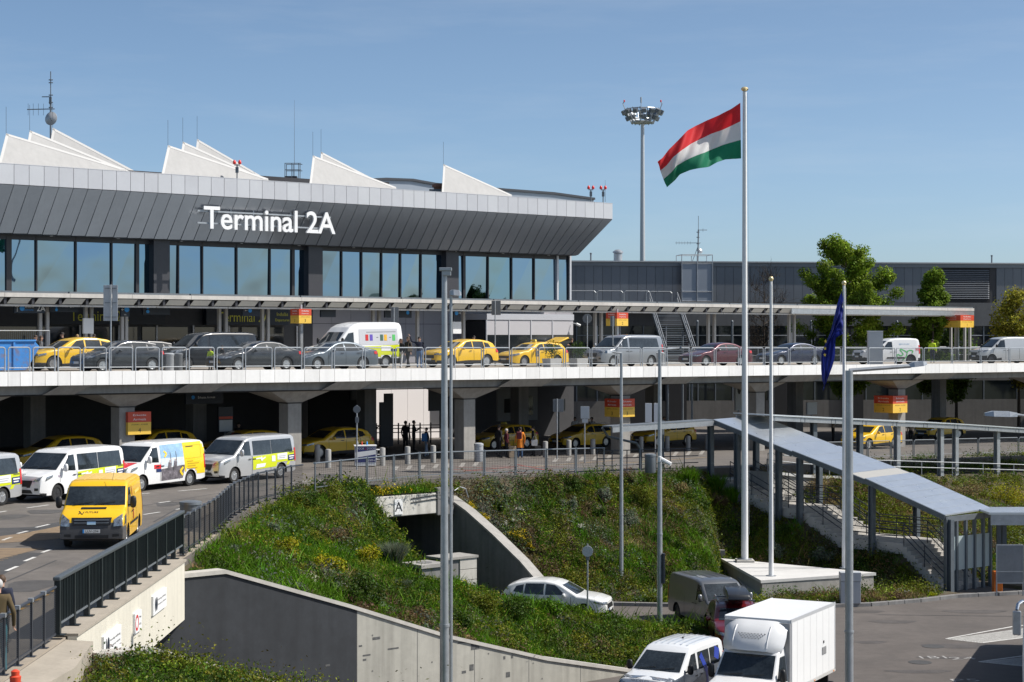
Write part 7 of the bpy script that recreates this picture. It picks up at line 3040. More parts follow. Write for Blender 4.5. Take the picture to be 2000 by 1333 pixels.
PW = paint("white",(0.76,0.76,0.755))
PSIL = paint("silver",(0.50,0.505,0.51),metal=0.35,rough=0.3)
PYEL = paint("taxi_yellow",(0.78,0.47,0.012),rough=0.35)
PVAN = mat("paint_van_yellow",(0.80,0.47,0.010),0.38,coat=0.5,var=0.03,vs=1.0)
PBLK = paint("black",(0.008,0.009,0.011))
PDG = paint("dark_grey",(0.018,0.021,0.026),metal=0.2)
PGB = paint("grey_blue",(0.115,0.14,0.165),metal=0.4)
PSG = paint("silver_grey",(0.30,0.315,0.335),metal=0.45)
PGV = paint("warm_grey",(0.165,0.170,0.178),metal=0.5)
PBUR = paint("burgundy",(0.085,0.012,0.022),metal=0.3)
PNAV = paint("navy",(0.020,0.027,0.06),metal=0.3)
PRED = paint("red",(0.12,0.005,0.008),metal=0.1)
LIME = mat("decal_lime",(0.60,0.66,0.012),0.4,coat=0.5)
DNAVY = mat("decal_navy",(0.015,0.035,0.13),0.4,coat=0.5)
DRED = mat("decal_red",(0.62,0.018,0.022),0.4,coat=0.5)
DYEL = mat("decal_yellow",(0.86,0.60,0.012),0.4,coat=0.5)
DSKY = mat("decal_sky",(0.30,0.48,0.68),0.4,coat=0.5,var=0.25,vs=2.5)
DCLOUD = mat("decal_cloud",(0.62,0.68,0.74),0.4,coat=0.5,var=0.15,vs=3)
DROCK = mat("decal_photo_dark",(0.14,0.125,0.14),0.45,coat=0.4,var=0.75,vs=4.0)
DPINK = mat("decal_pink_grey",(0.42,0.34,0.32),0.45,var=0.5,vs=5)
DGREY = mat("decal_grey",(0.52,0.53,0.56),0.45)
DGREEN = mat("decal_green",(0.10,0.50,0.13),0.4)
DWHITE = mat("decal_white",(0.78,0.78,0.78),0.4)

HU = ANG + math.pi          # traffic on both roads runs to the left
def on_deck(px,t):
 s = s_at(px,t)
 return (*W2(s,t),zd(s) - 0.083)
def on_low(px,t):
 s = s_at(px,t)
 return (*W2(s,t),zl(s) + 0.004)

# ---- elevated road, from left to right
vehicle("suv","yellow taxi behind the blue skip at the left end of the elevated road","taxi",on_deck(140,6.6),HU,PYEL,"yellow taxis")
vehicle("hatch","dark grey hatchback nearest the railing on the left half of the elevated road","car",on_deck(230,2.0),HU,PDG,"dark cars by the railing")
vehicle("hatch","black car with raised tailgate standing half hidden left of the black van","car",on_deck(268,9.2),HU,PBLK)
vehicle("vito","long black van with dark windows on the elevated road","van",on_deck(402,6.2),HU,PBLK,wheels="alloy7")
vehicle("sedan","black saloon car just left of the white lime minibus","car",on_deck(497,2.2),HU,PDG,"dark cars by the railing")
o,c = vehicle("highroof","white high roofed minibus with lime lower panels and coloured pill symbols","minibus",on_deck(690,7.2),HU,PW,wheels="cap")
for ax in ('L','R'):
 b = MB(); c.patch(b,ax,[(2.45,1.30),(5.15,1.30),(5.1,2.18),(2.45,2.14)],10,6,0.006); b.build("grey_panel",DGREY,o,fixn=False)
 b = MB(); c.patch(b,ax,[(2.45,0.62),(5.40,0.62),(5.42,1.30),(2.45,1.18)],12,6,0.006); lp_ = b.build("lime_panel",LIME,o,fixn=False)
 for d,m in ((2.98,TXTR),(3.28,mat("pill_violet",(0.12,0.08,0.42),0.5)),(4.00,mat("pill_green",(0.06,0.13,0.09),0.5)),(4.27,mat("pill_amber",(0.75,0.42,0.03),0.5)),(4.85,DGREEN)):
  b = MB(); c.patch(b,ax,[(d - 0.1,1.52),(d + 0.1,1.52),(d + 0.1,1.86),(d - 0.1,1.86)],2,3,0.012); b.build("pill_symbol",m,o,fixn=False)
 for d in (3.7,4.6):
  c.stroke("dash_symbol",ax,[(d - 0.07,1.7),(d + 0.07,1.7)],0.03,TXTD,o)
 c.stroke("text_line",ax,[(2.95,1.98),(5.0,2.02)],0.06,mat("decal_text_grey",(0.30,0.31,0.33),0.5),o)
 b = MB(); c.patch(b,ax,[(3.95,0.95),(4.6,0.95),(4.6,1.22),(3.95,1.20)],3,2,0.012); b.build("white_panel",DWHITE,lp_,fixn=False)
 b = MB(); c.patch(b,ax,[(4.62,0.92),(5.05,0.92),(5.05,1.06),(4.62,1.06)],3,2,0.014); b.build("navy_panel",DNAVY,lp_,fixn=False)
vehicle("sedan","silver blue saloon car in front of the white lime minibus","car",on_deck(648,2.3),HU,PGB)
vehicle("suv","yellow taxi right of the near lamp post on the elevated road","taxi",on_deck(898,7.2),HU,PYEL,"yellow taxis")
o,c = vehicle("wagon","yellow estate taxi with its tailgate raised in front of the glass vestibule","taxi",on_deck(1040,7.8),HU,PYEL,"yellow taxis",taxi=True)
b = MB()
pv_ = Vector((-c.L / 2 + 0.72,0,1.42))
b.hexa([pv_ + Vector(q) for q in ((0,-0.62,0),(-0.9,-0.60,0.28),(-0.9,0.60,0.28),(0,0.62,0),(0,-0.62,0.06),(-0.85,-0.58,0.36),(-0.85,0.58,0.36),(0,0.62,0.06))])
tg = b.build("tailgate",PYEL,o,bevel=0.015)
b = MB()
b.hexa([pv_ + Vector(q) for q in ((-0.9,-0.60,0.28),(-1.12,-0.56,0.12),(-1.12,0.56,0.12),(-0.9,0.60,0.28),(-0.86,-0.58,0.34),(-1.16,-0.55,0.14),(-1.16,0.55,0.14),(-0.86,0.58,0.34))])
b.build("tailgate_panel",BLACK,tg)
vehicle("vito","silver people carrier with its cab window open on the elevated road","van",on_deck(1216,3.6),HU,PSG,wheels="alloy7")
vehicle("sedan","burgundy saloon car just left of the tallest flagpole","car",on_deck(1397,3.4),HU - 0.12,PBUR)
vehicle("sedan","dark blue saloon car between the two bare flagpoles","car",on_deck(1545,5.2),HU - 0.2,PNAV)
o,c = vehicle("compact","compact white van with a green squiggle on its side","van",on_deck(1730,3.4),HU - 0.42,PW,wheels="steel")
sq = [(2.62,0.55 + 0.0),(2.55,0.62),(2.60,0.70),(2.72,0.70),(2.78,0.62),(2.95,0.63),(3.06,0.72),(2.95,0.86),(2.80,1.02),(2.86,1.08),(3.05,1.02),(3.28,0.90),(3.36,0.82),(3.40,0.92),(3.55,1.00),(3.75,0.98),(3.82,0.90),(3.72,0.78)]
sq2 = [(2.68,0.38),(2.75,0.30),(2.92,0.28),(3.08,0.36),(3.22,0.48),(3.32,0.62),(3.36,0.80)]
for ax in ('L','R'):
 c.stroke("green_squiggle",ax,sq,0.075,DGREEN,o)
 c.stroke("green_squiggle",ax,sq2,0.07,DGREEN,o)
 c.text(ax,"FUTURE",3.25,1.42,mat("decal_pale_blue",(0.25,0.38,0.55),0.5),o,width=0.62,height=0.09)
 for d in (2.78,2.86):
  c.stroke("logo_mark",ax,[(d,1.46),(d + 0.05,1.41),(d,1.36)],0.03,mat("decal_pale_blue",(0.25,0.38,0.55),0.5),o)
 for k in range(3):
  c.stroke("red_check",ax,[(4.05 + 0.08 * k,1.18),(4.05 + 0.08 * k,0.94 + 0.06 * (k % 2))],0.04,DRED,o)
o,c = vehicle("trafic","silver white cargo van at the right end of the elevated road","van",on_deck(1962,3.4),HU - 0.45,paint("pale_silver",(0.56,0.57,0.575),metal=0.2),wheels="steel")

# ---- lower road: queue of shuttle vans, yellow van, taxis in the shade
def head(dx,dy):
 return math.atan2(dy,dx)
QH = (-0.52,-0.854)
def van_at(px,py,d_ref,yside,kind,hd,*a,**k):
 """put the ground contact of the given wheel side under a picture point"""
 x,y = gl(px,py)
 sp = SPECS[kind]
 h = Vector((hd[0],hd[1])).normalized()
 l = Vector((-h.y,h.x))
 cpos = Vector((x,y)) - h * (sp["L"] / 2 - d_ref) - l * yside
 return vehicle(kind,*a[:2],(cpos.x,cpos.y,zroad(cpos.x,cpos.y) + 0.004),head(*hd),*a[2:],**k)
def lime_livery(o,c):
 for ax in ('L','R'):
  b = MB(); c.patch(b,ax,[(2.18,0.50),(4.45,0.60),(4.84,1.22),(2.18,1.08)],14,7,0.006)
  c.patch(b,ax,[(4.40,0.75),(4.88,0.75),(4.90,1.22),(4.40,1.2)],3,5,0.0065)
  l_ = b.build("lime_panel",LIME,o,fixn=False)
  b = MB(); c.patch(b,ax,[(3.72,0.86),(4.35,0.86),(4.35,1.15),(3.72,1.12)],4,3,0.012); w_ = b.build("white_bubble",DWHITE,l_,fixn=False)
  b = MB(); c.patch(b,ax,[(4.40,0.78),(4.82,0.80),(4.82,1.06),(4.40,1.04)],3,3,0.014); n_ = b.build("navy_bubble",DNAVY,l_,fixn=False)
  c.stroke("text_line",ax,[(4.45,0.97),(4.77,0.98)],0.055,DWHITE,n_,off=0.02)
  c.stroke("text_line",ax,[(4.47,0.87),(4.72,0.88)],0.045,DWHITE,n_,off=0.02)
  c.stroke("text_line",ax,[(3.78,1.02),(4.25,1.03)],0.03,DGREY,w_,off=0.02)
  c.stroke("text_line",ax,[(3.78,0.94),(4.2,0.95)],0.03,DGREY,w_,off=0.02)
  b = MB(); c.patch(b,ax,[(3.36,0.80),(3.58,0.80),(3.58,1.06),(3.36,1.06)],2,2,0.012); p_ = b.build("phone_symbol",DWHITE,l_,fixn=False)
  c.stroke("bird_symbol",ax,[(2.36,0.98),(2.6,1.0),(2.75,0.94),(2.95,1.02)],0.06,DWHITE,l_,off=0.014)
  c.stroke("bird_symbol",ax,[(2.68,1.05),(2.74,0.88)],0.11,DWHITE,l_,off=0.015)
  b = MB(); c.patch(b,ax,[(2.35,0.56),(2.9,0.60),(2.98,0.76),(2.4,0.74)],3,2,0.012); b.build("ticket_symbol",DWHITE,l_,fixn=False)
  c.stroke("text_line",ax,[(4.5,1.15),(4.78,1.16)],0.05,mat("decal_olive",(0.16,0.18,0.03),0.5),l_,off=0.014)
def hood_text(o,c,y0,y1,z,mats_=(TXTR,TXTD)):
 # the vehicle's left is at the viewer's right
 c.text('F',"mini",(y0 * 0.65 + y1 * 0.35) + 0.0,z,mats_[0],o,width=(y1 - y0) * 0.42,height=0.06)
 c.text('F',"BUD",(y0 * 0.25 + y1 * 0.75),z,mats_[1],o,width=(y1 - y0) * 0.42,height=0.055)

o,c = van_at(458,944,0.96,0.95,"custom",QH,"silver shuttle minibus with lime rear panels, rightmost of the queue","minibus",PSIL,"shuttle vans queued on the lower road",wheels="cap")
lime_livery(o,c)
o,c = van_at(277,961,0.96,0.95,"custom_van",(-0.46,-0.888),"white shuttle van with red and navy bonnet and yellow rear, between two minibuses","van",PW,"shuttle vans queued on the lower road",wheels="cap")
b = MB(); c.patch(b,'F',[(-0.78,1.03),(0.78,1.03),(0.80,1.19),(-0.80,1.19)],12,4,0.008); b.build("red_bonnet_band",DRED,o,fixn=False)
b = MB(); c.patch(b,'F',[(-0.50,0.86),(0.50,0.86),(0.72,1.03),(-0.72,1.03)],12,4,0.008); b.build("navy_bonnet_band",DNAVY,o,fixn=False)
hood_text(o,c,-0.55,0.1,1.075,(DWHITE,DWHITE))
for ax in ('L','R'):
 b = MB(); c.patch(b,ax,[(2.2,1.30),(3.62,1.30),(3.55,1.88),(2.2,1.86)],8,5,0.006); b.build("photo_sky",DSKY,o,fixn=False)
 b = MB(); c.patch(b,ax,[(2.2,0.95),(3.64,0.95),(3.62,1.30),(2.2,1.30)],8,3,0.006); b.build("photo_cloud",DCLOUD,o,fixn=False)
 b = MB(); c.patch(b,ax,[(2.2,0.36),(3.5,0.40),(3.64,0.95),(2.2,0.86)],8,4,0.0065); b.build("photo_rocks",DROCK,o,fixn=False)
 for d,z in ((2.72,1.10),(3.06,1.14)):
  c.stroke("photo_figure",ax,[(d,z),(d - 0.05,z - 0.28),(d + 0.05,z - 0.55)],0.2,DROCK,o,off=0.010)
  c.stroke("photo_face",ax,[(d,z + 0.02),(d,z + 0.10)],0.09,DPINK,o,off=0.014)
  c.stroke("photo_staff",ax,[(d + 0.08,z - 0.1),(d - 0.02 + 0.08,z + 0.42)],0.025,DROCK,o,off=0.012)
 b = MB(); c.patch(b,ax,[(3.63,0.52),(4.9,0.52),(4.92,1.9),(3.56,1.89)],14,10,0.007); y_ = b.build("yellow_panel",DYEL,o,fixn=False)
 c.stroke("window_outline",ax,[(3.66,1.2),(4.66,1.22),(4.66,1.76),(3.62,1.74)],0.012,mat("decal_ochre",(0.55,0.36,0.01),0.4),y_,off=0.012)
 for k,ln in enumerate((0.35,0.72,0.5,0.62,0.38)):
  c.stroke("text_line",ax,[(3.78,1.08 - k * 0.1),(3.78 + ln,1.08 - k * 0.1)],0.045,mat("decal_ochre",(0.55,0.36,0.01),0.4),y_,off=0.012)
 c.stroke("text_line",ax,[(3.75,1.7),(4.2,1.71)],0.035,TXTD,y_,off=0.012)
 c.stroke("chevron",ax,[(2.40,1.60),(2.56,1.48),(2.42,1.34)],0.08,DYEL,o,off=0.012)
 c.stroke("chevron",ax,[(3.50,0.86),(3.32,0.70),(3.48,0.52)],0.1,DYEL,o,off=0.016)
 c.stroke("red_flash",ax,[(1.72,0.98),(2.18,0.97)],0.17,DRED,o,off=0.008)
 c.stroke("navy_flash",ax,[(1.85,0.82),(2.18,0.81)],0.13,DNAVY,o,off=0.009)
o,c = van_at(112,980,0.96,0.95,"custom",(-0.42,-0.907),"white shuttle minibus with lime rear panels behind the yellow van","minibus",PW,"shuttle vans queued on the lower road",wheels="steel")
lime_livery(o,c)
hood_text(o,c,-0.62,0.05,1.06)
c.text('L',"787",1.02,0.98,mat("decal_violet",(0.15,0.05,0.18),0.5),o,width=0.16,height=0.075)
o,c = van_at(5,988,4.21,0.95,"custom",(-0.45,-0.89),"lime panelled tail of a shuttle minibus cut by the left picture edge","minibus",PSIL,"shuttle vans queued on the lower road",wheels="cap")
lime_livery(o,c)
# yellow van coming towards the camera
o,c = van_at(247,1067,0.93,0.93,"oldvan",(0.085,-1.0),"yellow delivery van with grey bumper driving towards the bridge","van",PVAN,wheels="cap",plate="LUV-294")
b = MB(); c.patch(b,'F',[(-0.38,1.185),(0.38,1.185),(0.38,1.225),(-0.38,1.225)],8,1,0.012); b.build("bonnet_slot",BLACK,o,fixn=False)
c.text('F',"FUTURE",-0.02,1.105,TXTD,o,width=0.38,height=0.045)
c.stroke("logo_mark",'F',[(-0.42,1.13),(-0.36,1.10),(-0.42,1.06)],0.022,TXTD,o)
c.stroke("logo_mark",'F',[(-0.36,1.08),(-0.30,1.05),(-0.26,1.12)],0.022,TXTD,o)
c.stroke("roof_rib",'T',[(1.7,-0.45),(4.5,-0.45)],0.03,mat("van_rib_ochre",(0.80,0.55,0.14),0.5),o)
c.stroke("roof_rib",'T',[(1.7,0.0),(4.5,0.0)],0.03,mat("van_rib_ochre",(0.80,0.55,0.14),0.5),o)
c.stroke("roof_rib",'T',[(1.7,0.45),(4.5,0.45)],0.03,mat("van_rib_ochre",(0.80,0.55,0.14),0.5),o)
b = MB(); c.patch(b,'T',[(1.75,-0.78),(4.6,-0.78),(4.6,0.78),(1.75,0.78)],10,8,0.004); b.build("pale_roof_patch",mat("pale_yellow",(0.62,0.42,0.13),0.75,var=0.1,vs=3),o,fixn=False)  # roof covered in a paler, rougher yellow
b = MB(); c.patch(b,'F',[(-0.13,0.76),(0.13,0.76),(0.13,0.84),(-0.13,0.84)],4,2,0.03); b.build("oval_badge",CHROME,o,fixn=False)
c.stroke("red_lettering_bar",'L',[(2.2,1.75),(2.25,1.45)],0.1,mat("decal_red_dark",(0.35,0.03,0.02),0.5),o)
c.stroke("red_lettering_bar",'L',[(2.2,1.1),(2.28,0.72)],0.16,mat("decal_red_dark",(0.35,0.03,0.02),0.5),o)
c.stroke("red_lettering_bar",'L',[(2.9,1.5),(4.0,1.52)],0.1,mat("van_rib_ochre",(0.80,0.55,0.14),0.5),o)
b = MB()
b.tube((1.15,0.45,1.99),(0.95,0.5,2.32),0.006,n=4)
b.build("aerial",BLACK,o)
o2 = MB()
vehicle("suv","yellow taxi parked in the shade between the third and fourth columns","taxi",on_low(648,6.0),HU,PYEL,"yellow taxis")
vehicle("wagon","yellow taxi in the shade behind the luggage group right of the fourth column","taxi",on_low(982,10.0),HU,PYEL,"yellow taxis",taxi=True)
vehicle("wagon","yellow taxi with a lit looking headlamp left of the Arrivals zone 3 box","taxi",on_low(1138,9.4),HU,PYEL,"yellow taxis",rails=True)
vehicle("suv","yellow taxi in the shade behind the left stair canopy beam","taxi",on_low(1296,8.6),HU,PYEL,"yellow taxis",wheels="alloy")
vehicle("suv","bright sunlit yellow taxi behind the ramp canopy at the right","taxi",on_low(1702,0.6),HU,PYEL,"yellow taxis")
vehicle("suv","barely visible yellow taxi in deep shade behind the white lime minibus","taxi",on_low(112,6.0),HU,PYEL,"yellow taxis")
vehicle("suv","barely visible yellow taxi in deep shade behind the red and navy van","taxi",on_low(300,8.0),HU,PYEL,"yellow taxis")
vehicle("wagon","barely visible yellow taxi in deep shade behind the silver minibus","taxi",on_low(472,7.5),HU,PYEL,"yellow taxis")
vehicle("suv","dark yellow taxi in the shade right of the Arrivals zone 2 box","taxi",on_low(1835,9.0),HU,PYEL,"yellow taxis")

# ---- car park
o,c = vehicle("whitesuv","white car coming out of the back underpass below the mound","car",(1.9,77.0,0.0),head(0.97,-0.26),PW)
o,c = vehicle("vito_cargo","warm grey cargo van waiting behind the red car","van",(8.2,75.3,0.0),head(0.30,-0.95),PGV,wheels="steel")
b = MB()
for y in (-0.5,-0.17,0.17,0.5):
 c.stroke("roof_rib",'T',[(2.4,y),(4.7,y)],0.05,PGV,o,off=0.02)
o,c = vehicle("redsuv","red car with a black roof box in front of the grey van","car",(8.5,70.2,0.0),head(-0.02,-1.0),PRED,rails=True)
rbx = thing("roof_box","black roof box strapped on top of the red car","roof box",(8.5,70.2,0.0),head(-0.02,-1.0))
b = MB()
prof = [(-1.05,1.78),(0.75,1.78),(0.98,1.86),(0.9,2.02),(0.5,2.13),(-0.85,2.15),(-1.08,2.02)]
b.prof(prof,'y',-0.36,0.46)
b.build("box_shell",mat("roof_box_black",(0.022,0.024,0.028),0.35,coat=0.3),rbx,bevel=0.06,smooth=40)
b = MB()
for x in (-0.6,0.4):
 b.box(x - 0.04,x + 0.04,-0.7,0.7,1.735,1.775)
b.build("cross_bar",GALVD,rbx)
o,c = vehicle("caddy","white passenger van with grey and blue side graphics at the bottom edge","van",(5.15,59.6,0.0),head(-0.50,-0.866),paint("bluish_white",(0.74,0.755,0.77)),wheels="alloy")
for y in (-0.55,-0.33,-0.11,0.11,0.33,0.55):
 c.stroke("roof_rib",'T',[(2.3,y),(4.2,y)],0.05,mat("roof_rib_white",(0.60,0.64,0.68),0.35,coat=0.6),o,off=0.018)
BLUD = mat("decal_blue",(0.02,0.05,0.36),0.4,coat=0.5)
for ax in ('L','R'):
 c.stroke("blue_star_graphic",ax,[(2.62,1.50),(3.0,0.92)],0.22,BLUD,o,off=0.012)
 c.stroke("blue_star_graphic",ax,[(3.55,1.05),(2.9,0.80)],0.13,BLUD,o,off=0.013)
 c.stroke("blue_star_graphic",ax,[(3.95,1.55),(3.8,1.2)],0.35,BLUD,o,off=0.012)
 c.stroke("blue_star_graphic",ax,[(3.0,0.95),(3.05,0.35)],0.16,BLUD,o,off=0.013)
 b = MB(); c.patch(b,ax,[(1.3,0.45),(3.0,0.45),(3.0,0.95),(1.3,0.62)],8,4,0.008); b.build("grey_graphic",mat("decal_silver_grey",(0.33,0.34,0.36),0.4,coat=0.5),o,fixn=False)
c.text('F',"eteo",-0.05,0.99,mat("decal_mid_grey",(0.30,0.32,0.36),0.5),o,width=0.62,height=0.07)
b = MB()
b.lathe([(0.03,0),(0.03,0.05),(0.01,0.07)],8,(-0.9,0,1.86))
b.tube((-0.9,0,1.9),(-1.05,0,2.0),0.006,n=4)
b.build("aerial",BLACK,o)

# ---- box truck
SPECS["cab"] = van("box_truck",2.75,2.05,2.36,(0.88,1.46),(1.42,2.14),0.95,4.0,1.16,
 top=[(0,0.7),(0.03,1.02),(0.12,1.20),(0.4,1.36),(0.88,1.46),(1.42,2.14),(1.55,2.24),(1.8,2.32),(2.6,2.36),(2.72,2.32),(2.75,1.4),(2.75,0.5)],
 win=[[(1.08,1.40),(1.92,1.28),(1.90,2.06),(1.48,2.06)]],seams=[1.0,2.0],handles=[(1.75,1.06)],tail=[(2.70,0.7),(2.74,0.7),(2.74,0.75),(2.70,0.75)],mirror=(1.1,1.48,0.22),rear=(0.2,0.02),ws=(1.495,2.11,0.89,0.82),front=(0.5,0.1))
h = Vector((-0.47,-0.883,0)).normalized()
l = Vector((-h.y,h.x,0))
near = Vector((8.5,56.1,0))                      # left front corner of the box
org = near - h * (2.75 / 2 - 2.05) - l * 1.08
o,c = vehicle("cab","white box truck with an air deflector and a chequered strip over the cab","truck",(org.x,org.y,0),head(h.x,h.y),PW,wheels="steel",name="box_truck")
fx = 2.75 / 2
BOXW = mat("box_body_white",(0.80,0.80,0.79),0.4,coat=0.3,var=0.02,vs=1)
b = MB()
b.box(fx - 6.3,fx - 2.05,-1.08,1.08,0.98,3.12)
bxo = b.build("box_body",BOXW,o,bevel=0.025)
for z0,z1 in ((0.90,0.975),):
 b = MB()
 b.box(fx - 6.3,fx - 2.05,-1.09,1.09,z0,z1)
 b.build("box_sill",mat("box_sill_grey",(0.48,0.47,0.45),0.6),o)
b = MB()
for y in (-1.085,1.06):
 b.box(fx - 6.31,fx - 2.04,y,y + 0.025,3.04,3.135)
b.build("roof_trim",mat("trim_grey",(0.60,0.61,0.62),0.35,metal=0.3),bxo)
b = MB()
b.box(fx - 5.35,fx - 4.95,1.083,1.094,1.62,1.86)
for i in range(6):
 b.box(fx - 5.33,fx - 4.97,1.0945,1.103,1.645 + i * 0.035,1.662 + i * 0.035)
b.build("vent_grille",mat("grille_grey",(0.28,0.28,0.28),0.5),bxo)
b = MB()
b.box(fx - 5.14,fx - 5.08,1.083,1.10,1.98,2.06)
b.build("side_marker",BLACK,bxo)
for d in np.arange(2.6,6.2,0.61):
 b = MB()
 b.box(fx - d - 0.006,fx - d + 0.006,1.0805,1.083,1.0,3.03)
 b.build("panel_seam",mat("seam_grey",(0.55,0.55,0.54),0.5),bxo)
for d in (2.4,4.2,6.1):
 b = MB()
 b.box(fx - d - 0.05,fx - d + 0.05,1.0905,1.10,0.92,0.955)
 b.build("marker_lamp",AMBER,bxo)
b = MB()
b.box(fx - 2.13,fx - 2.055,1.0805,1.087,1.0,3.03)
b.box(fx - 6.295,fx - 6.22,1.0805,1.087,1.0,3.03)
b.build("corner_post",mat("trim_grey",(0.60,0.61,0.62),0.35,metal=0.3),bxo)
# deflector: rounded wedge over the cab
sec = []
prof = [(1.22,2.24,0.86),(1.25,2.36,0.94),(1.33,2.54,0.99),(1.50,2.77,1.0),(1.72,2.95,1.0),(1.98,3.07,1.0)]
vs,fs = [],[]
NN = 16
for d,z,wf in prof:
 for j in range(NN + 1):
  u = -1 + 2 * j / NN
  y = u * wf
  zz = z - 0.16 * abs(u) ** 5
  xx = fx - d - 0.34 * abs(u) ** 3.2 * (1 if d < 1.7 else 0.5)
  vs.append((xx,y,zz))
for i in range(len(prof) - 1):
 for j in range(NN):
  fs.append((i * (NN + 1) + j,i * (NN + 1) + j + 1,(i + 1) * (NN + 1) + j + 1,(i + 1) * (NN + 1) + j))
# underside lip
base = len(vs)
for j in range(NN + 1):
 u = -1 + 2 * j / NN
 vs.append((fx - 1.30 - 0.34 * abs(u) ** 3.2,u * 0.80,2.22))
for j in range(NN):
 fs.append((base + j,base + j + 1,j + 1,j))
b = MB()
b.add(vs,fs)
df = b.build("air_deflector",PW,o,smooth=50)
b = MB()
bv = BVHTree.FromPolygons([Vector(p) for p in vs],fs)
for r_ in range(4):
 for k in range(9 - abs(r_ - 0) * 1):
  y = -0.40 + k * 0.105 + r_ * 0.052 * 1.0
  z = 2.72 - r_ * 0.042
  P = []
  for a,c_ in ((-0.026,0),(0,-0.019),(0.026,0),(0,0.019)):
   hit,n_,i_,dist = bv.ray_cast(Vector((fx + 4,y + a,z + c_)),Vector((-1,0,0)))
   if hit is None:
    break
   P.append(hit + Vector((0.008,0,0.004)))
  if len(P) == 4:
   b.add(P,[(0,1,2,3)])
stuff(b.build("chequer_strip",TXTD,df,fixn=False))
b = MB()
for y in (-0.55,0.55):
 pts = []
 for d,z in ((1.17,2.32),(1.30,2.50),(1.50,2.76),(1.70,2.92)):
  hit,n_,i_,dist = bv.ray_cast(Vector((fx + 4,y,z)),Vector((-1,0,0)))
  if hit:
   pts.append(hit + Vector((0.0,0,0)))
 b.path(pts,0.022,n=6)
b.build("deflector_rib",PW,df,smooth=60)
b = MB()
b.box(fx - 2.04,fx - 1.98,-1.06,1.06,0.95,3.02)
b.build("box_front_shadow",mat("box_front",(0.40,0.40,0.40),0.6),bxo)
b = MB()
b.box(fx - 6.0,fx - 2.3,-0.5,0.5,0.5,0.89)
b.box(fx - 6.35,fx - 6.25,-1.0,1.0,0.42,0.55)
b.build("chassis",BLACK,o)
ty,rm = wheel_meshes(0.335,0.21,"steel")
for sg in (-1,1):
 b = MB()
 b.box(fx - 5.75,fx - 5.68,sg * 0.7,sg * 1.03,0.3,0.85) if sg > 0 else b.box(fx - 5.75,fx - 5.68,-1.03,-0.7,0.3,0.85)
 b.build("mud_flap",BLACK,o)

# ---- coach cut by the right edge: body, mirror on its arm
bx_,by_ = at(1996,59.0)
hb = Vector((-0.36,-0.933,0)).normalized()
lb = Vector((-hb.y,hb.x,0))
rc_ = Vector((bx_,by_,0))
bo = rc_ - hb * 0.25 + lb * 1.25
bus = thing("coach","coach entering at the right edge, only its corner and big mirror in view","bus",(bo.x,bo.y,0),head(hb.x,hb.y))
b = MB()
prof = [(0.15,0.35),(0.22,1.2),(0.05,2.2),(-0.3,3.0),(-0.7,3.3),(-11.5,3.35),(-11.8,3.1),(-11.8,0.35)]
b.prof(prof,'y',-1.25,1.25)
b.build("body",PW,bus,bevel=0.08,smooth=40)
b = MB()
b.hexa([(0.235,-1.1,1.35),(0.235,1.1,1.35),(0.21,1.1,1.35),(0.21,-1.1,1.35),(-0.24,-1.05,2.95),(-0.24,1.05,2.95),(-0.30,1.05,2.95),(-0.30,-1.05,2.95)])
b.build("windshield",GLASSC,bus)
for sg in (-1,1):
 b = MB()
 y0,y1 = (1.252,1.262) if sg > 0 else (-1.262,-1.252)
 b.box(-11.3,-0.5,y0,y1,1.45,2.75)
 b.build("side_window",GLASSC,bus)
 b = MB()
 b.path([(-0.2,sg * 1.1,3.1),(0.2,sg * 1.25,3.28),(0.5,sg * 1.35,3.22),(0.62,sg * 1.37,3.05)],0.055,n=8)
 m_ = b.build("mirror_arm",CHROME,bus,smooth=50)
 b = MB()
 b.box(0.55,0.70,sg * 1.37 - 0.13,sg * 1.37 + 0.13,2.25,3.02)
 b.build("mirror_head",GALV,bus,bevel=0.04)
for x in (-2.6,-8.8):
 for sg in (-1,1):
  ty2,rm2 = wheel_meshes(0.48,0.28,"steel")
  wo = child("wheel",ty2,bus,(x,sg * 1.1,0.48),(0,0,0 if sg > 0 else math.pi))
  child("rim",rm2,wo)
# ================================================================== PEOPLE
SKIN = mat("skin",(0.50,0.30,0.215),0.6)
HAIRS = {"dark": mat("hair_dark",(0.02,0.014,0.011),0.7),"brown": mat("hair_brown",(0.07,0.04,0.022),0.7),"blond": mat("hair_blond",(0.32,0.21,0.10),0.7),"grey": mat("hair_grey",(0.42,0.41,0.40),0.7)}
def cl(name,c):
 return mat("cloth_" + name,c,0.9,var=0.12,vs=9)
CLO = {"black": cl("black",(0.012,0.012,0.014)),"navy": cl("navy",(0.016,0.02,0.04)),"jeans": cl("jeans",(0.085,0.15,0.27)),"ltjeans": cl("light_jeans",(0.26,0.33,0.42)),
   "grey": cl("grey",(0.12,0.12,0.125)),"orange": cl("orange",(0.72,0.22,0.02)),"olive": cl("olive_brown",(0.085,0.06,0.026)),"hivis": cl("hivis",(0.55,0.72,0.03)),
   "white": cl("white",(0.62,0.62,0.62)),"beige": cl("beige",(0.30,0.23,0.16)),"burg": cl("burgundy",(0.12,0.02,0.03)),"teal": cl("teal",(0.02,0.08,0.10)),"blue": cl("blue",(0.05,0.16,0.36)),"red": cl("red",(0.42,0.03,0.03))}

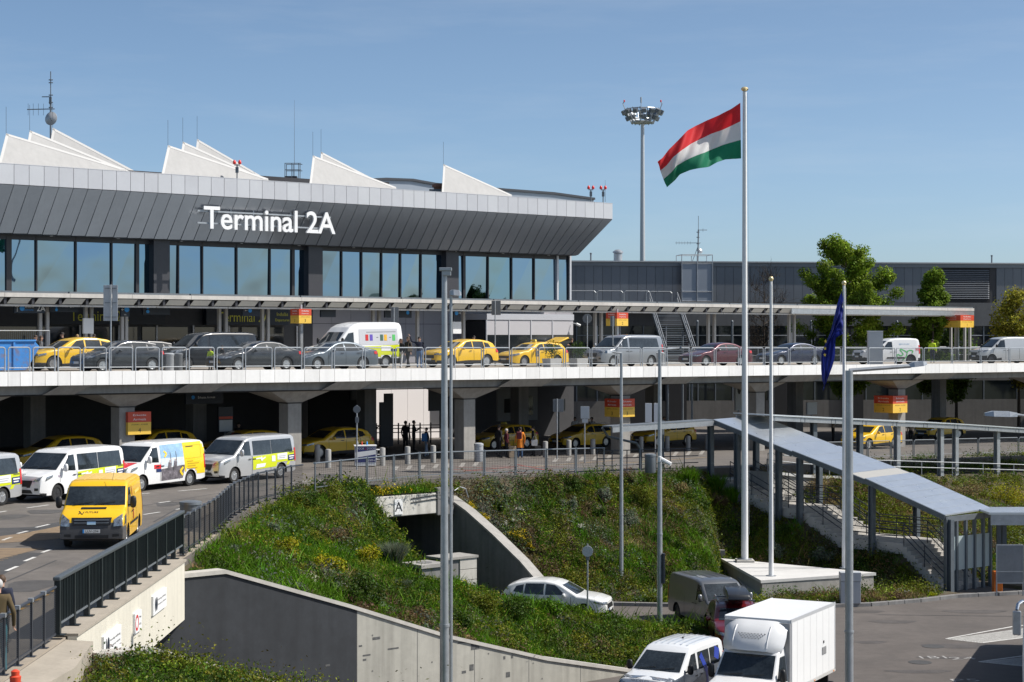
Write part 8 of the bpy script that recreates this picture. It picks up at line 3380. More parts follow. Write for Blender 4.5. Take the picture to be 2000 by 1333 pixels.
def person(label,loc,face,top="black",legs="jeans",hair="dark",h=1.74,armL=None,armR=None,stride=0.0,lean=0.0,longhair=False,coat=False,fingers=True,cap=None):
 """front = +x in the figure's frame; arms given as (elbow, wrist) points in metres for a 1.74 m figure"""
 o = thing("person",label,"person",loc,face)
 k = h / 1.74
 J,E,Rr,part = {},[],{},{}
 def j(n,x,y,z,r,p):
  J[n] = Vector((x + lean * max(0,z - 0.95) ,y,z))
  Rr[n] = r
  part[n] = p
 st_ = stride
 j("pelvis",0,0,0.96,0.135,"legs" if not coat else "top")
 j("waist",0.0,0,1.12,0.125,"top")
 j("chest",0.01,0,1.32,0.145,"top")
 j("neckb",0.0,0,1.46,0.075,"top")
 j("neck",0.01,0,1.52,0.055,"skin")
 j("head",0.025,0,1.60,0.082,"skin")
 j("crown",0.015,0,1.68,0.078,"skin")
 E += [("pelvis","waist"),("waist","chest"),("chest","neckb"),("neckb","neck"),("neck","head"),("head","crown")]
 for sd,sg in (("L",1),("R",-1)):
  f = st_ * sg
  j("hip" + sd,0,0.09 * sg,0.90,0.105,"legs")
  j("knee" + sd,0.16 * f + 0.02,0.095 * sg,0.50,0.066,"legs")
  j("ank" + sd,0.30 * f - (0.06 if f < 0 else 0),0.10 * sg,0.09 + (0.03 if f < 0 else 0),0.045,"legs")
  j("heel" + sd,0.30 * f - 0.04 - (0.06 if f < 0 else 0),0.10 * sg,0.045,0.042,"shoe")
  j("toe" + sd,0.30 * f + 0.16 - (0.06 if f < 0 else 0),0.115 * sg,0.035,0.036,"shoe")
  E += [("pelvis","hip" + sd),("hip" + sd,"knee" + sd),("knee" + sd,"ank" + sd),("ank" + sd,"heel" + sd),("ank" + sd,"toe" + sd)]
  arm = armL if sd == "L" else armR
  el,wr = arm if arm else ((-0.03 + 0.1 * -f,0.25 * sg,1.14),(0.06 - 0.2 * f,0.26 * sg,0.90))
  j("sh" + sd,0,0.175 * sg,1.41,0.068,"top")
  j("el" + sd,*el,0.052,"top")
  j("wr" + sd,*wr,0.036,"top")
  e,w_ = J["el" + sd],J["wr" + sd]
  dv = (w_ - e).normalized()
  J["palm" + sd] = w_ + dv * 0.07
  Rr["palm" + sd] = 0.033
  part["palm" + sd] = "skin"
  E += [("chest","sh" + sd),("sh" + sd,"el" + sd),("el" + sd,"wr" + sd),("wr" + sd,"palm" + sd)]
 names = list(J)
 me = bpy.data.meshes.new("body")
 me.from_pydata([J[n] * k for n in names],[(names.index(a),names.index(b_)) for a,b_ in E],[])
 ob = bpy.data.objects.new("body",me)
 C.objects.link(ob)
 sk = ob.modifiers.new("skin",'SKIN')
 sk.use_smooth_shade = True
 for n,sv in zip(names,me.skin_vertices[0].data):
  r = Rr[n] * k
  sv.radius = (r,r)
  if n in ("chest","waist","pelvis"):
   sv.radius = (r * 0.80,r * 1.18) if n != "pelvis" else (r * 0.85,r * 1.15)
  sv.use_root = (n == "pelvis")
 ss_ = ob.modifiers.new("sub",'SUBSURF')
 ss_.levels = 1
 ss_.render_levels = 1
 dg = bpy.context.evaluated_depsgraph_get()
 nm = bpy.data.meshes.new_from_object(ob.evaluated_get(dg))
 bpy.data.objects.remove(ob)
 bpy.data.meshes.remove(me)
 v = [tuple(p.co) for p in nm.vertices]
 f = [tuple(p.vertices) for p in nm.polygons]
 bpy.data.meshes.remove(nm)
 b = MB()
 b.add(v,f)
 # fingers: five tapering bent chains rooted in each palm, thumb from its side
 for sd,sg in (("L",1),("R",-1)):
  e,w_,p = J["el" + sd],J["wr" + sd],J["palm" + sd]
  dv = (w_ - e).normalized()
  sdv = dv.cross(Vector((0,1,0)))
  sdv = (sdv if sdv.length > 0.2 else Vector((1,0,0))).normalized()
  cu = dv.cross(sdv).normalized() * (-sg)
  for q,ln in enumerate((0.072,0.082,0.077,0.06)):
   r0 = p + sdv * (0.027 - q * 0.018) + dv * 0.012
   r1 = r0 + dv * ln * 0.55 + cu * 0.012
   r2 = r1 + dv * ln * 0.40 + cu * 0.030
   b.tube(r0 * k,r1 * k,0.0095 * k,0.0085 * k,n=6)
   b.tube(r1 * k,r2 * k,0.0085 * k,0.0065 * k,n=6)
  r0 = w_ + dv * 0.03 + sdv * 0.02
  r1 = r0 + dv * 0.03 + sdv * 0.035
  r2 = r1 + dv * 0.035 + sdv * 0.008
  b.tube(r0 * k,r1 * k,0.012 * k,0.010 * k,n=6)
  b.tube(r1 * k,r2 * k,0.010 * k,0.007 * k,n=6)
 # nose and ears on the head
 hd = J["head"] * k
 b.add(*ellipsoid((hd.x + 0.088 * k,0,hd.z + 0.012),(0.02 * k,0.014 * k,0.024 * k),8,5))
 for sg in (-1,1):
  b.add(*ellipsoid((hd.x - 0.005,sg * 0.086 * k,hd.z + 0.01),(0.02 * k,0.010 * k,0.03 * k),8,5))
 mi = []
 segs = []
 pr = {"top": 0,"legs": 1,"skin": 2,"shoe": 3}
 for a,c in E:
  pa,pc = part[a],part[c]
  segs.append((J[a] * k,J[c] * k,pa,pc))
 for q in b.f:
  m = Vector((0,0,0))
  for i in q:
   m += Vector(b.v[i])
  m /= len(q)
  best,bp_ = 9,"top"
  for a,c,pa,pc in segs:
   d = c - a
   t = max(0,min(1,(m - a).dot(d) / d.length_squared))
   dist = (m - (a + d * t)).length
   if dist < best:
    best = dist
    bp_ = (pa if t < 0.5 else pc) if {pa,pc} != {"top","legs"} else ("top" if m.z > 0.93 * k else "legs")
  if coat and bp_ == "legs" and m.z > 0.62 * k:
   bp_ = "top"
  if m.z > 1.50 * k + 0 and bp_ == "top" and (m - J["head"] * k).length < 0.13:
   bp_ = "skin"
  mi.append(pr[bp_])
 b.m = mi
 body = b.build("body",[CLO[top],CLO[legs],SKIN,BLACK],o,smooth=70,fixn=False)
 # eyes and mouth
 b = MB()
 for sg in (-1,1):
  b.add(*ellipsoid((hd.x + 0.072 * k,sg * 0.032 * k,hd.z + 0.035),(0.010,0.012,0.008),6,4))
 b.add(*ellipsoid((hd.x + 0.078 * k,0,hd.z - 0.035),(0.008,0.022,0.006),6,4))
 b.build("face_features",mat("face_dark",(0.06,0.03,0.03),0.6),o,fixn=False)
 # hair cap
 b = MB()
 hc = J["crown"] * k
 nu,nv = 14,7
 vs,fs = [],[]
 for i in range(nv + 1):
  a = (math.pi * 0.62) * i / nv
  for q in range(nu):
   t = 2 * math.pi * q / nu
   back = -math.cos(t)
   ext = 1.0 if i < nv else 1.0
   drop = a * (1.0 + 0.28 * max(0,back)) * (0.72 if math.cos(t) > 0.5 else 1.0)
   r = 0.098 * k
   vs.append((hc.x - 0.012 + r * 1.06 * math.sin(drop) * math.cos(t),r * 0.96 * math.sin(drop) * math.sin(t),hc.z - 0.02 + r * 1.05 * math.cos(drop)))
 for i in range(nv):
  for q in range(nu):
   w_ = (q + 1) % nu
   fs.append((i * nu + q,(i + 1) * nu + q,(i + 1) * nu + w_,i * nu + w_))
 b.add(vs,fs)
 if longhair:
  b.add(*ellipsoid((hd.x - 0.055 * k,0,hd.z - 0.06),(0.055 * k,0.095 * k,0.17 * k),12,8))
 b.build("hair",HAIRS[hair] if cap is None else CLO[cap],o,smooth=60,fixn=False)
 if coat:
  b = MB()
  b.lathe([(0.20 * k,0.60 * k),(0.175 * k,0.85 * k),(0.15 * k,1.05 * k)],16)
  b.v = [(x * 0.8,y,z) for x,y,z in b.v]
  b.build("coat_skirt",CLO[top],o,smooth=60)
 return o

def pdeck(px,t):
 s = s_at(px,t)
 return (*W2(s,t),zd(s) - 0.083 + (0.115 if 10.2 < t < 18 and s < 57 else 0.0))
def plow(px,t):
 s = s_at(px,t)
 return (*W2(s,t),zl(s) + 0.004)
phone = lambda sg: ((0.10,0.24 * sg,1.15),(0.30,0.10 * sg,1.28))
# on the elevated road
person("woman with long hair in a black jacket and pale trousers beside the white minibus",pdeck(783,6.2),HU + 0.4,"black","white","brown",1.63,stride=0.5,longhair=True)
person("woman in a black coat with a tan shoulder bag walking beside the waving man",pdeck(797,5.6),HU,"black","black","brown",1.74,stride=0.4,longhair=True)
bagp = pdeck(801,5.3)
b = MB()
b.box(-0.12,0.12,-0.06,0.06,-0.32,-0.02)
b.path([(-0.10,0,-0.03),(-0.05,0,0.2),(0.05,0,0.2),(0.10,0,-0.03)],0.012,n=5)
tag(b.build("shoulder_bag",CLO["beige"],bevel=0.0,loc=(bagp[0],bagp[1] - 0.1,bagp[2] + 1.25)),"tan shoulder bag carried by the woman in the black coat","bag")
person("man in a navy jacket and jeans raising one arm beside the yellow taxi",pdeck(819,4.8),HU + 0.9,"navy","jeans","dark",1.74,armR=((0.02,-0.42,1.50),(0.10,-0.52,1.76)),stride=0.2)
person("man in a dark jacket standing behind the raised tailgate of the taxi",pdeck(1117,8.2),HU,"black","black","brown",1.72,armL=phone(1))
person("worker in a bright yellow high visibility jacket behind the white compact van",pdeck(1821,8.4),R(70),"hivis","navy","dark",1.78)
person("person in a dark coat behind the blue skip, head turned down",pdeck(70,9.4),HU + 0.6,"black","black","brown",1.72,armL=phone(1))
person("person in a grey coat right of the dark coated one behind the skip",pdeck(80,9.6),HU + 2.5,"grey","grey","brown",1.70,longhair=True)
person("man in black with a cap standing behind the yellow taxi at the left",pdeck(122,10.4),HU,"black","black","dark",1.76)
person("woman with blond hair behind the roof of the yellow taxi at the left",pdeck(151,10.8),HU + 1.2,"beige","black","blond",1.66,longhair=True)
person("dark haired person just right of the white framed notice",pdeck(184,11.2),HU,"grey","black","dark",1.68)
person("person in a yellow jacket seen through the railing by the black van",pdeck(411,3.2),HU + 0.5,"hivis","navy","dark",1.15)
person("child in a dark coat beside the one in yellow, by the black van",pdeck(434,3.0),HU,"black","burg","dark",1.25)
person("worker in a yellow vest standing behind the black saloon car",pdeck(480,10.6),R(-60),"hivis","black","dark",1.66)
person("person with dark hair behind the roof of the taxi next to the near lamp post",pdeck(926,11.3),HU,"burg","black","dark",1.72)
# below, in the shade
person("left one of two dark silhouetted people in front of the pale opening",plow(792,9.0),R(60),"black","black","dark",1.80)
person("right one of two dark silhouetted people, phone raised, in front of the pale opening",plow(808,9.0),R(-5),"black","black","dark",1.82,armL=phone(1),armR=phone(-1))
person("dark silhouetted person beside the round sign left of the sign towers",plow(728,12.0),R(0),"black","black","dark",1.82,armL=phone(1))
person("person with a blue backpack and light jeans under the road near the lamp post",plow(833,4.5),R(200),"navy","ltjeans","dark",1.60,stride=0.3)
bp = plow(829,4.5)
b = MB()
b.box(-0.16,0.16,-0.1,0.1,0.85,1.3)
tag(b.build("backpack",CLO["blue"],bevel=0.05,loc=bp),"blue backpack on the person near the lamp post under the road","backpack")
person("person in an orange coat and blue jeans with a dark backpack by the fourth column",plow(1016,0.9),R(100),"orange","jeans","dark",1.72,coat=True)
q = plow(1014,0.72)
b = MB()
b.box(-0.15,0.15,-0.1,0.1,1.08,1.48)
tag(b.build("backpack",CLO["burg"],bevel=0.05,loc=q),"dark maroon backpack on the person in the orange coat","backpack")
person("tall person in black standing left of the orange coat",plow(974,1.6),R(40),"black","black","dark",1.82)
person("grey haired person in a dark coat beside the pale suitcase, left of the orange coat",plow(989,1.3),R(20),"burg","black","grey",1.62)
person("person in a black top holding a white bag right of the orange coat",plow(1041,2.2),R(180),"black","black","dark",1.70)
for px,t,wd,hh,m,lab in ((1000,1.1,0.42,0.62,"beige","pale beige suitcase left of the orange coat"),(1049,2.0,0.4,0.55,"black","black suitcase right of the orange coat")):
 x,y,z = plow(px,t)
 o = thing("suitcase",lab,"suitcase",(x,y,z),0.3)
 b = MB()
 b.box(-wd / 2,wd / 2,-0.13,0.13,0.05,hh + 0.05)
 b.build("shell",CLO[m],o,bevel=0.03)
 b = MB()
 for sg in (-1,1):
  b.tube((sg * 0.1,0.08,hh),(sg * 0.1,0.08,hh + 0.38),0.012,n=5)
 b.tube((-0.1,0.08,hh + 0.38),(0.1,0.08,hh + 0.38),0.014,n=5)
 b.build("pull_handle",BLACK,o)
 b = MB()
 for sx_ in (-1,1):
  for sy_ in (-1,1):
   b.lathe([(0.03,-0.01),(0.03,0.01)],8,(sx_ * wd * 0.4,sy_ * 0.09,0.03),axis='y')
 b.build("castors",BLACK,o)
x,y,z = plow(1044,1.9)
b = MB()
b.hexa([(-0.16,-0.05,0.62),(0.16,-0.05,0.62),(0.16,0.05,0.62),(-0.16,0.05,0.62),(-0.19,-0.03,0.95),(0.19,-0.03,0.95),(0.19,0.03,0.95),(-0.19,0.03,0.95)])
b.path([(-0.1,0,0.95),(-0.06,0,1.15),(0.06,0,1.15),(0.1,0,0.95)],0.01,n=5)
tag(b.build("carrier_bag",CLO["white"],loc=(x,y,z)),"white carrier bag held by the person right of the orange coat","bag")
person("person in white shirt and dark trousers standing right of the grey notice board",plow(1123,13),R(-90),"white","black","dark",1.76)
person("person in dark clothes left of the Arrivals zone 3 box",plow(1156,12),R(-100),"navy","jeans","dark",1.78)
person("person in red and black behind the bright white sign backs",plow(1297,12.5),R(-90),"burg","black","dark",1.75)
person("man in a beige jacket looking at a phone behind the ramp canopy",plow(1627,8.0),R(-30),"beige","black","dark",1.80,armL=phone(1),armR=phone(-1))
person("person in a black hooded coat left of the Arrivals zone 2 box",plow(1704,5.0),R(-90),"black","black","dark",1.70,coat=True)
person("person in a beige top just right of the Arrivals zone 2 column",plow(1779,4.0),R(-120),"beige","black","dark",1.62)
person("dark coated person by the information board in the shade left of the third column",plow(466,9.5),R(-60),"black","black","dark",1.78)
# near left corner
x,y = at(-4,35.2)
person("grey haired man in an olive brown jacket seen from behind at the left picture edge",(x,y,5.35),R(115),"olive","teal","grey",1.78,stride=0.25,armR=((-0.10,-0.27,1.14),(0.0,-0.29,0.90)))
x2,y2 = at(3,37.2)
person("person in a navy coat mostly hidden by the grey haired man at the left edge",(x2,y2,5.35),R(100),"navy","black","brown",1.60)
# by the ticket machine
x,y = G(1947,1154,0)
x,y = at(1961,87.5)
person("person in dark blue trousers almost hidden by the grey notice board at the right",(x,y,0.0),R(-90),"navy","jeans","dark",1.70)
# ================================================================== PLANTED MOUNDS
def kerb_y(X):
 return np.interp(X,[p[0] for p in KERB],[p[1] for p in KERB])
KX = [-6,0,4,7.5,9.3,10.2,13.5,16.5,18.5,20.5,24,34,60]
KY = [79.8,80.0,80.8,82.2,84.5,89.3,89.6,87.2,85.6,86.2,88.5,94,110]
BND = np.array([(15.2,-11.0),(15.0,-12.6),(14.0,-15.0),(13.0,-17.4),(13.4,-20.4),(15.6,-23.4),(18.3,-25.6),(18.2,-27.4),(14.0,-28.8),(9.3,-29.6)])

def st_np(X,Y):
 dx,dy = X - P0[0],Y - P0[1]
 return dx * CU + dy * SU,-dx * SU + dy * CU
def xy_np(s,t):
 return P0[0] + s * CU - t * SU,P0[1] + s * SU + t * CU

def fbm(x,y,sc,seed=0):
 r = np.random.default_rng(seed)
 z = np.zeros_like(x)
 for k in range(5):
  a = r.uniform(0,2 * np.pi)
  f = sc * (1.7 ** k)
  z += np.sin(x * f * np.cos(a) + y * f * np.sin(a) + r.uniform(0,6)) * np.cos(x * f * np.sin(a + 1) - y * f * np.cos(a + 2) + r.uniform(0,6)) / (1.4 ** k)
 return z / 2.2

def dist_in(s,t):
 """distance to the road side boundary, positive on the mound"""
 best = np.full(s.shape,99.0)
 sign = np.ones(s.shape)
 for (x0,y0),(x1,y1) in zip(BND[:-1],BND[1:]):
  dx,dy = x1 - x0,y1 - y0
  L2 = dx * dx + dy * dy
  u = np.clip(((s - x0) * dx + (t - y0) * dy) / L2,0,1)
  d = np.hypot(s - (x0 + u * dx),t - (y0 + u * dy))
  side = (s - x0) * dy - (t - y0) * dx      # >0 right of travel
  cl_ = d < best
  sign = np.where(cl_,np.where(side > 0,1.0,-1.0),sign)
  best = np.where(cl_,d,best)
 return best * sign

def z_m1(s,t):
 """left mound, between the retaining wall and the lower road"""
 s,t = np.asarray(s,float),np.asarray(t,float)
 zw = np.interp(s,[a for a,b in TOP1],[b for a,b in TOP1])
 d = dist_in(s,t)
 d = d * np.where(inside_bnd(s,t),1,1)
 cap = zw - 0.22 + 0.30 * np.clip(t + 29.9,0,40) + 0.0
 dp = np.clip(d,-3,30)
 side = np.where(dp > 0,np.interp(t,[-30,-20,-17,-14.5,-12],[0.10,0.10,0.35,0.75,1.1]) * dp + 0.05 * dp * dp,dp)
 z = np.minimum(np.minimum(5.08,cap),side)
 X,Y = xy_np(s,t)
 z = z + 0.07 * fbm(X,Y,1.1,3) * np.clip(z,0,1)
 z = np.where(d < 0,-0.3 + 0 * z,z)
 return z
def z_strip(s,t):
 s = np.asarray(s,float)
 return np.where(s < 16.3,4.86 + 0 * s,-1)
def inside_bnd(s,t):
 return np.ones(np.shape(s),bool)

def z_m2(s,t):
 """right mound up to the lower road and the ramp"""
 s,t = np.asarray(s,float),np.asarray(t,float)
 X,Y = xy_np(s,t)
 K = np.interp(X,KX,KY)
 tt = np.interp(s,[0,38,41,120],[-10.7,-10.7,-13.6,-13.6])
 # depth of the top line at this X
 T = 72.73 + (-0) + SU / CU * (X + 15.25) + (tt + 11) / CU * 1.0
 ztop = 5.2 - 0.022 * np.clip(s - 16,0,200) - np.interp(s,[37,42,60,100],[0,0.55,0.75,0.9])
 q = np.clip((Y - K) / np.maximum(1.5,T - K),0,1)
 z = 0.13 + (ztop - 0.13) * np.power(q,0.92)
 z = z + 0.10 * fbm(X,Y,0.9,5) * np.clip(z - 0.2,0,1) * np.clip((1 - q) * 6,0,1)
 us = (s > SL0 - 0.3) & (s < SL1 + 0.3) & (t < -10.3)
 zs = np.interp(-t,[-p[0] for p in pts_stair],[p[1] for p in pts_stair]) - 0.55
 bank = zs - 0.6 * np.maximum(0,np.maximum(SL0 - s,s - SL1))
 z = np.where((t < -10.8) & (t > -25.5),np.maximum(z,bank),z)
 z = np.where(us,np.minimum(z,np.maximum(zs,-0.3)),z)
 return np.where(Y < kerb_y(X) + 0.08,-0.35,z)

def z_m3(s,t):
 """foreground planting on the near side of the underpass"""
 s,t = np.asarray(s,float),np.asarray(t,float)
 zw = np.interp(s,[-17.4,-15.9,-12.4,-6.0,0.0,6.0],[5.05,5.02,3.78,1.9,0.55,0.2])
 X,Y = xy_np(s,t)
 return np.minimum(4.95,zw - 0.2 - 0.10 * np.clip(-40.6 - t,0,20)) + 0.08 * fbm(X,Y,1.2,9)

def terrain(name,zf,s0,s1,t0,t1,step,mask=None):
 S_,T_ = np.meshgrid(np.arange(s0,s1 + 1e-6,step),np.arange(t0,t1 + 1e-6,step),indexing='ij')
 Z = zf(S_,T_)
 X,Y = xy_np(S_,T_)
 n,m = S_.shape
 V = np.stack([X.ravel(),Y.ravel(),Z.ravel()],1)
 I = np.arange(n * m).reshape(n,m)
 Fq = np.stack([I[:-1,:-1],I[1:,:-1],I[1:,1:],I[:-1,1:]],-1).reshape(-1,4)
 if mask is not None:
  cs_,ct_ = (S_[:-1,:-1] + step / 2).ravel(),(T_[:-1,:-1] + step / 2).ravel()
  Fq = Fq[mask(cs_,ct_)]
 o = bpy.data.objects.new(name,mesh_np(name,V,Fq,SOIL,smooth=True))
 C.objects.link(o)
 return struct(o)
m1_mask = lambda s,t: (dist_in(s,t) > -0.6) & ((t < -11.3) | (s < 8))
m2_mask = lambda s,t: (s > 16.35)
terrain("left_mound_ground",z_m1,-14.0,20.0,-29.9,-9.6,0.3,m1_mask)
terrain("underpass_roof_ground",z_strip,6.0,16.2,-11.98,-10.0,0.2)
terrain("right_mound_ground",z_m2,16.4,62.0,-34.0,-10.4,0.3,m2_mask)
terrain("foreground_ground",z_m3,-32.0,6.0,-50.0,-40.7,0.35,lambda s,t: xy_np(s,t)[0] > -9.3)

# ------------------------------------------------------------------ leaves
def leaf_quads(P,up,size,asp=0.45,jit=1.0,r=rng):
 """rhombus leaves at points P, loosely facing along up"""
 n = len(P)
 a = r.normal(size=(n,3))
 a += up * 0.0
 a /= np.linalg.norm(a,axis=1,keepdims=True)
 nn = up * 0.9 + r.normal(size=(n,3)) * 0.75 * jit
 nn /= np.linalg.norm(nn,axis=1,keepdims=True)
 t = np.cross(nn,a)
 t /= np.linalg.norm(t,axis=1,keepdims=True) + 1e-9
 b = np.cross(nn,t)
 sz = size[:,None] if np.ndim(size) else size
 V = np.stack([P - t * sz,P - b * sz * asp,P + t * sz,P + b * sz * asp],1).reshape(-1,3)
 Fq = np.arange(4 * n).reshape(n,4)
 return V,Fq
def blades(P,h,lean,wd,r=rng):
 n = len(P)
 a = r.uniform(0,2 * np.pi,n)
 d = np.stack([np.cos(a),np.sin(a),np.zeros(n)],1)
 b = r.uniform(0,2 * np.pi,n)
 ln = np.stack([np.cos(b),np.sin(b),np.zeros(n)],1) * (lean * h)[:,None]
 top = P + ln + np.array([0,0,1.0]) * h[:,None]
 mid = P + ln * 0.35 + np.array([0,0,0.55]) * h[:,None]
 w_ = wd[:,None] if np.ndim(wd) else wd
 V = np.stack([P - d * w_,mid + d * w_ * 0.8,top,mid - d * w_ * 0.8],1).reshape(-1,3)
 return V,np.arange(4 * n).reshape(n,4)

KINDS = {  # name: base colour, variation, shape
 "grass": ((0.120,0.175,0.010),0.32),"lush": ((0.080,0.170,0.008),0.30),"dark": ((0.040,0.075,0.008),0.32),"sage": ((0.14,0.165,0.11),0.2),
 "dry": ((0.21,0.165,0.07),0.25),"olive": ((0.125,0.145,0.014),0.30),"brown": ((0.12,0.085,0.04),0.3),"spurge": ((0.27,0.26,0.010),0.22),"yellow": ((0.55,0.40,0.02),0.15),"white": ((0.55,0.55,0.48),0.1)}

def cover(name,zf,s0,s1,t0,t1,n_clump,weights,mask,seed,hscale=1.0,leaf=1.0):
 r = np.random.default_rng(seed)
 S_ = r.uniform(s0,s1,n_clump * 3)
 T_ = r.uniform(t0,t1,n_clump * 3)
 ok = mask(S_,T_)
 S_,T_ = S_[ok][:n_clump],T_[ok][:n_clump]
 Z = zf(S_,T_)
 ok = Z > 0.0
 S_,T_,Z = S_[ok],T_[ok],Z[ok]
 X,Y = xy_np(S_,T_)
 kinds = list(weights)
 # patches: each kind has its own slow field so that neighbours resemble each other
 sc = np.stack([fbm(X,Y,0.55,20 + i + seed) + 0.9 * fbm(X,Y,1.7,50 + i + seed) + weights[k] for i,k in enumerate(kinds)],1)
 pick = np.argmax(sc + r.normal(size=sc.shape) * 0.30,1)
 Vs,Fs,Cs = [],[],[]
 off = 0
 for i,k in enumerate(kinds):
  ids = np.where(pick == i)[0]
  if not len(ids):
   continue
  base,var = KINDS[k]
  grassy = k in ("grass","dry","lush")
  per = {"grass": 58,"lush": 62,"dry": 46,"yellow": 40,"white": 26}.get(k,60)
  rad = {"grass": 0.28,"lush": 0.30,"dry": 0.26,"sage": 0.34,"dark": 0.33,"olive": 0.32,"brown": 0.30,"spurge": 0.34,"yellow": 0.26,"white": 0.2}[k]
  hgt = {"grass": 0.19,"lush": 0.22,"dry": 0.22,"sage": 0.30,"dark": 0.34,"olive": 0.32,"brown": 0.26,"spurge": 0.38,"yellow": 0.30,"white": 0.22}[k] * hscale
  n = len(ids) * per
  cid = np.repeat(ids,per)
  cs_ = np.exp(r.normal(0,0.45,len(X)))[cid]
  a = r.uniform(0,2 * np.pi,n)
  rr = np.sqrt(r.uniform(0,1,n)) * rad * cs_
  px,py = X[cid] + rr * np.cos(a),Y[cid] + rr * np.sin(a)
  zz = zf(*st_np(px,py))
  bad = zz < 0.0
  tone = np.exp(r.normal(0,var,len(X)))[cid] * np.exp(r.normal(0,0.22,n))
  hue = np.exp(r.normal(0,0.10,(len(X),3)))[cid]
  col = np.array(base)[None,:] * tone[:,None] * hue
  if grassy:
   r2 = r.uniform(0,1,n) < 0.45
   P = np.stack([px,py,zz - 0.03],1)
   h = hgt * cs_ * r.uniform(0.5,1.25,n)
   V,Fq = blades(P,h,r.uniform(0.2,1.0,n),0.016 * leaf * r.uniform(0.7,1.4,n),r)
   z2 = zz + hgt * 0.8 * cs_ * r.uniform(0.1,1,n) * (1 - 0.6 * rr / (rad * cs_ + 1e-6))
   V2,_ = leaf_quads(np.stack([px,py,z2],1),np.array([0,0,1.0]) + np.zeros((n,3)),0.042 * leaf * r.uniform(0.6,1.4,n),0.5,1.2,r)
   V = np.where(np.repeat(r2,4)[:,None],V,V2)
  else:
   f = 1 - (rr / (rad * cs_ + 1e-6)) ** 2
   z2 = zz + hgt * cs_ * np.sqrt(np.clip(f,0,1)) * np.power(r.uniform(0.0,1,n),0.45)
   P = np.stack([px,py,z2],1)
   up = np.stack([np.cos(a) * 0.6,np.sin(a) * 0.6,np.ones(n)],1)
   V,Fq = leaf_quads(P,up,0.050 * leaf * r.uniform(0.6,1.4,n),0.5,1.0,r)
   if k in ("yellow","white"):
    low = r.uniform(0,1,n) < 0.55
    col[low] = np.array(KINDS["olive"][0]) * tone[low][:,None]
  keep = ~bad
  V = V.reshape(-1,4,3)[keep].reshape(-1,3)
  m = int(keep.sum())
  Vs.append(V)
  Fs.append(np.arange(4 * m).reshape(m,4) + off)
  Cs.append(np.repeat(col[keep],4,axis=0))
  off += 4 * m
 me = mesh_np(name,np.concatenate(Vs),np.concatenate(Fs),LEAF,np.concatenate(Cs))
 o = bpy.data.objects.new(name,me)
 C.objects.link(o)
 return stuff(o)

cm1 = lambda s,t: (dist_in(s,t) > 0.15) & (t > -29.6) & (t < np.interp(s,[-13.5,-5,3,8,12],[-11.5,-13.5,-11.0,-10.9,-11.4])) & (xy_np(s,t)[0] > -9.25)
cover("left_mound_planting",z_m1,-14,20,-29.7,-10.9,5600,{"grass": 0.55,"lush": 0.95,"olive": 0.55,"dark": 0.6,"sage": -0.05,"brown": 0.30,"spurge": -0.75,"dry": 0.0,"yellow": -0.9},cm1,1)
plinth_in = lambda X,Y: (X > 10.2) & (Y > 81.5) & (Y < 90.0) & (X < 16.9) & (Y < 89.6 - (X - 10.2) * 0.62) & (Y > 81.3 + (X - 11.1) * 0.45)
def cm2(s,t):
 X,Y = xy_np(s,t)
 K = np.interp(X,KX,KY)
 ok = (s > 16.6) & (t < np.interp(s,[0,38,41,120],[-10.9,-10.9,-13.9,-13.9])) & (Y > kerb_y(X) + 0.25) & ~plinth_in(X,Y)
 ok &= ~((s > SL0 - 0.25) & (s < SL1 + 0.2) & (t > -26.2))
 ok &= ~((Y < K - 0.3) & (X > 9.0) & (X < 11.6) & (Y > 81))
 ok &= ~((X > 19.2) & (Y < 87.5))
 return ok
cover("right_mound_planting",z_m2,16.5,48,-33,-10.8,7600,{"grass": 0.50,"lush": 0.55,"olive": 0.72,"dark": 0.42,"sage": 0.15,"brown": 0.52,"dry": 0.50,"spurge": -0.7,"yellow": -0.85,"white": -1.35},cm2,2)
cover("underpass_roof_planting",z_strip,6.5,16.1,-11.9,-10.9,320,{"grass": 0.4,"lush": 0.5,"olive": 0.6,"dry": 0.3,"yellow": 0.0},lambda s,t: s > 0,8)
cover("underpass_bank_planting",z_m1,8.5,16.2,-18.5,-10.9,1100,{"grass": 0.3,"lush": 0.6,"olive": 0.6,"dark": 0.5,"sage": 0.1},lambda s,t: cm1(s,t),7,1.2,1.3)
cover("right_bank_planting",z_m2,48,62,-33,-13.9,1500,{"grass": 0.3,"olive": 0.6,"dark": 0.5,"dry": 0.3,"brown": 0.2,"spurge": -0.5},cm2,3)
def cm3(s,t):
 X,Y = xy_np(s,t)
 return (X > -8.75) & (t < -40.75)
cover("foreground_planting",z_m3,-27,2,-48,-40.7,3600,{"grass": 0.0,"lush": 0.35,"dark": 0.85,"olive": 0.75,"brown": 0.25,"sage": 0.05},cm3,4,0.9,0.75)
# bright green strip of ivy-like plants behind the ramp on the right
def z_bank(s,t):
 s,t = np.asarray(s,float),np.asarray(t,float)
 return np.interp(t,[-13.2,-8.9],[3.55,4.3]) - 0.018 * np.clip(s - 50,0,60)
terrain("ramp_bank_ground",z_bank,40.0,75.0,-11.0,-8.8,0.5)
cover("ramp_bank_planting",z_bank,42,74,-11.0,-9.0,900,{"lush": 0.9,"dark": 0.5,"olive": 0.5,"sage": 0.1},lambda s,t: s > 0,6,1.25)

